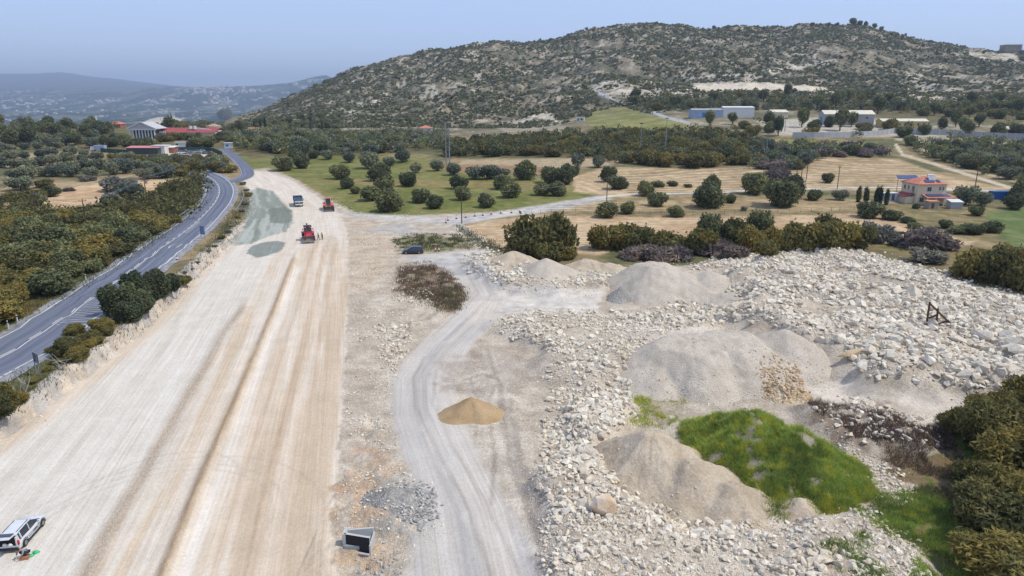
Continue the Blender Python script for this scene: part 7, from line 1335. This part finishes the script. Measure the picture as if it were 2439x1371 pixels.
# ================================================================== PEOPLE
M_SKIN = plain('skin', C(196, 150, 124), .6); M_HAIR = plain('dark_hair', (.03, .022, .018), .8)
def skinned(name, pts, edges, rad, mat, parent, sub=1):
    me = bpy.data.meshes.new(name); me.from_pydata(pts, edges, []); o = bpy.data.objects.new(name, me); COL.objects.link(o); o.parent = parent; me.materials.append(mat)
    m = o.modifiers.new('skin', 'SKIN'); m.use_smooth_shade = True
    for i, r_ in enumerate(rad): me.skin_vertices[0].data[i].radius = (r_[0], r_[1]) if hasattr(r_, '__len__') else (r_, r_)
    me.skin_vertices[0].data[0].use_root = True; s = o.modifiers.new('sub', 'SUBSURF'); s.levels = sub; s.render_levels = sub; return o
def person(loc, rz, J, label, shirt, trousers, group=None, vest=None, hat=None):
    """J: joint positions - pelvis chest neck head, sh/el/wr/ha for l r, hip/kn/an/to for l r"""
    e = empty('person', loc, rz, label, 'person', group); V = lambda k: Vector(J[k]); pts, ed, rad = [], [], []
    def add(p, r_, to=None):
        pts.append(tuple(p)); rad.append(r_)
        if to is not None: ed.append((to, len(pts) - 1))
        return len(pts) - 1
    pe = add(V('pelvis'), (.15, .11)); wa = add(V('pelvis').lerp(V('chest'), .45), (.125, .095), pe); ch = add(V('chest'), (.16, .11), wa); ne = add(V('neck'), .052, ch)
    h0 = add(V('neck').lerp(V('head'), .5), .07, ne); h1 = add(V('head'), (.078, .095), h0); add(V('head') + (V('head') - V('neck')).normalized() * .09, (.062, .075), h1)
    for s in 'lr':
        sh = add(V('sh' + s), .062, ch); el = add(V('el' + s), .045, sh); wr = add(V('wr' + s), .030, el); d = (V('wr' + s) - V('el' + s)).normalized(); pa = add(V('wr' + s) + d * .055, (.038, .018), wr)
        sd = d.cross(Vector((0, 1, 0.2))).normalized() if abs(d.y) < .9 else d.cross(Vector((1, 0, 0))).normalized()
        for k in range(4): f1 = add(V('wr' + s) + d * .10 + sd * (k - 1.5) * .02, .009, pa); add(V('wr' + s) + d * (.145 + .012 * (1.5 - abs(k - 1.5))) + sd * (k - 1.5) * .022 - Vector((0, 0, .01)), .008, f1)
        t = add(V('wr' + s) + d * .04 + sd * .045, .010, pa); add(V('wr' + s) + d * .075 + sd * .062, .009, t)
        hp = add(V('hi' + s), .088, pe); kn = add(V('kn' + s), .060, hp); an = add(V('an' + s), .042, kn); add(V('to' + s), (.042, .032), an)
    skinned('body', pts, ed, rad, M_SKIN, e)
    f = (V('toe') if 'toe' in J else Vector((0, 1, 0))).normalized(); hd = V('head'); b = MB(); b.box(tuple(hd + f * .10), (.03, .03, .04)); [b.box(tuple(hd + f * .09 + Vector((x, 0, .03))), (.022, .012, .012), 1) for x in (-.03, .03)]; b.build('face', [M_SKIN, M_BLACK], e)
    b = MB(); [b.loft([[tuple(hd + Vector((math.cos(a) * r_, math.sin(a) * r_ * 1.1 - .01, z))) for a in np.linspace(0, 6.0, 12)] for r_, z in ((.088, .02), (.093, .07), (.075, .115), (.03, .135))])]; b.build('hair' if not hat else 'cap', hat or M_HAIR, e, True)
    p, r_, ee = [V('pelvis') + Vector((0, 0, .02)), V('pelvis').lerp(V('chest'), .45), V('chest'), V('chest').lerp(V('neck'), .6)], [(.165, .125), (.145, .115), (.178, .13), (.09, .08)], [(0, 1), (1, 2), (2, 3)]
    for s in 'lr': n = len(p); p += [V('sh' + s), V('el' + s), V('el' + s).lerp(V('wr' + s), .5)]; r_ += [.078, .060, .050]; ee += [(2, n), (n, n + 1), (n + 1, n + 2)]
    skinned('shirt', [tuple(x) for x in p], ee, r_, shirt, e)
    if vest: skinned('vest', [tuple(x) for x in (V('pelvis') + Vector((0, 0, .06)), V('pelvis').lerp(V('chest'), .5), V('chest'), V('chest').lerp(V('neck'), .5))], [(0, 1), (1, 2), (2, 3)], [(.185, .145), (.17, .135), (.20, .15), (.12, .09)], vest, e)
    p, r_, ee = [V('pelvis')], [(.165, .13)], []
    for s in 'lr': n = len(p); p += [V('hi' + s), V('kn' + s), V('an' + s) + Vector((0, 0, .03))]; r_ += [.104, .076, .062]; ee += [(0, n), (n, n + 1), (n + 1, n + 2)]
    skinned('trousers', [tuple(x) for x in p], ee, r_, trousers, e)
    for s in 'lr': b = MB(); a, t = V('an' + s), V('to' + s); d = (t - a); d.z = 0; d.normalize(); n = Vector((-d.y, d.x, 0)); zz = min(a.z, t.z) ; b.loft([[tuple(a + d * q + n * w * sx + Vector((0, 0, hh - a.z))) for sx, hh in ((-1, 0), (1, 0), (.8, h2), (-.8, h2))] for q, w, h2 in ((-.07, .04, .09), (.02, .05, .10), (.12, .05, .07), (.2, .035, .045))]); b.build('shoe', M_BLACK, e)
    return e
walk = dict(pelvis=(0, 0, .95), chest=(0, .03, 1.32), neck=(0, .04, 1.50), head=(0, .07, 1.64), shl=(-.19, .02, 1.43), ell=(-.24, -.12, 1.17), wrl=(-.25, -.02, .93), shr=(.19, .02, 1.43), elr=(.25, .1, 1.17), wrr=(.22, .26, 1.02), hil=(-.09, 0, .88), knl=(-.10, .2, .50), anl=(-.1, .28, .08), tol=(-.1, .44, .04), hir=(.09, 0, .88), knr=(.1, -.08, .48), anr=(.1, -.36, .14), tor=(.1, -.24, .04))
stand = dict(pelvis=(0, 0, .95), chest=(0, 0, 1.32), neck=(0, 0, 1.50), head=(0, .03, 1.64), shl=(-.2, 0, 1.43), ell=(-.33, -.02, 1.2), wrl=(-.2, .16, 1.08), shr=(.2, 0, 1.43), elr=(.36, -.05, 1.22), wrr=(.2, .12, 1.08), hil=(-.1, 0, .88), knl=(-.11, .02, .48), anl=(-.12, 0, .08), tol=(-.13, .16, .04), hir=(.1, 0, .88), knr=(.11, .02, .48), anr=(.12, 0, .08), tor=(.14, .16, .04))
crouch = dict(pelvis=(0, 0, .36), chest=(0, .34, .66), neck=(0, .47, .78), head=(0, .58, .82), shl=(-.18, .36, .72), ell=(-.26, .55, .50), wrl=(-.12, .72, .32), shr=(.18, .36, .72), elr=(.26, .55, .50), wrr=(.12, .72, .32), hil=(-.1, .02, .34), knl=(-.22, .40, .50), anl=(-.18, .16, .09), tol=(-.2, .34, .05), hir=(.1, .02, .34), knr=(.22, .40, .50), anr=(.18, .16, .09), tor=(.2, .34, .05))
g = G(759, 571); person(g, R(100), walk, 'person in dark clothes walking beside the red tractor', plain('dark_shirt', (.02, .022, .03), .9), plain('dark_trousers', (.022, .025, .035), .9))
g = G(768, 570); person(g, R(150), stand, 'person in a yellow high-visibility vest beside the red tractor', plain('yellow_sleeve', C(200, 210, 60), .8), plain('brown_trousers', C(90, 84, 62), .9), None, plain('yellow_vest', C(214, 226, 60), .8))
g = G(66, 1322); person((g.x, g.y, g.z), R(165), crouch, 'person in a grey shirt crouching behind the white car', plain('grey_shirt', C(132, 140, 160), .9), plain('navy_trousers', C(40, 50, 74), .9))
M_BAGG = plain('green_plastic', C(70, 190, 130), .5); M_BOX = plain('brown_tool_box', C(170, 120, 92), .7)
def lump(name, u, v, r_, hh, mat, lab, cat):
    g = G(u, v); b = MB(); b.loft([[(math.cos(a) * q * r_ * (1 + .22 * math.sin(3 * a)), math.sin(a) * q * r_ * .75, z * hh) for a in np.linspace(0, 5.8, 11)] for q, z in ((.9, 0), (1, .3), (.7, .8), (.2, 1))]); o = b.build(name, mat, None, True, loc=g); tag(o, lab, cat)
lump('plastic_bag', 86, 1316, .26, .16, M_BAGG, 'green plastic bag lying on the ground right of the crouching person', 'bag'); lump('plastic_bag', 74, 1324, .24, .14, M_BAGG, 'green plastic bag at the feet of the crouching person', 'bag')
g = G(60, 1331); e = empty('tool_box', g, .3, 'small brown open tool box in front of the crouching person', 'tool box'); b = MB(); b.box((0, 0, .1), (.5, .3, .2)); b.build('box', M_BOX, e); b = MB(); b.box((0, .18, .24), (.5, .04, .16), rot=(.4, 0, 0)); b.build('lid', M_BOX, e)
# ================================================================== HAZE
def haze():
    m = bpy.data.materials.new('haze'); m.use_nodes = True; nt = m.node_tree; nt.nodes.clear()
    o = N(nt, 'ShaderNodeOutputMaterial'); v = N(nt, 'ShaderNodeVolumePrincipled'); v.inputs['Color'].default_value = (.66, .81, 1.0, 1); v.inputs['Density'].default_value = HAZE_D
    v.inputs['Anisotropy'].default_value = 0.2
    nt.links.new(v.outputs[0], o.inputs['Volume'])
    b = MB(); b.box((0, 10500, 330), (52000, 24000, 900)); h = b.build('haze', m); h.data.materials[0] = m
    tag(h, kind='stuff')
HAZE_D = 1.02e-4
haze()
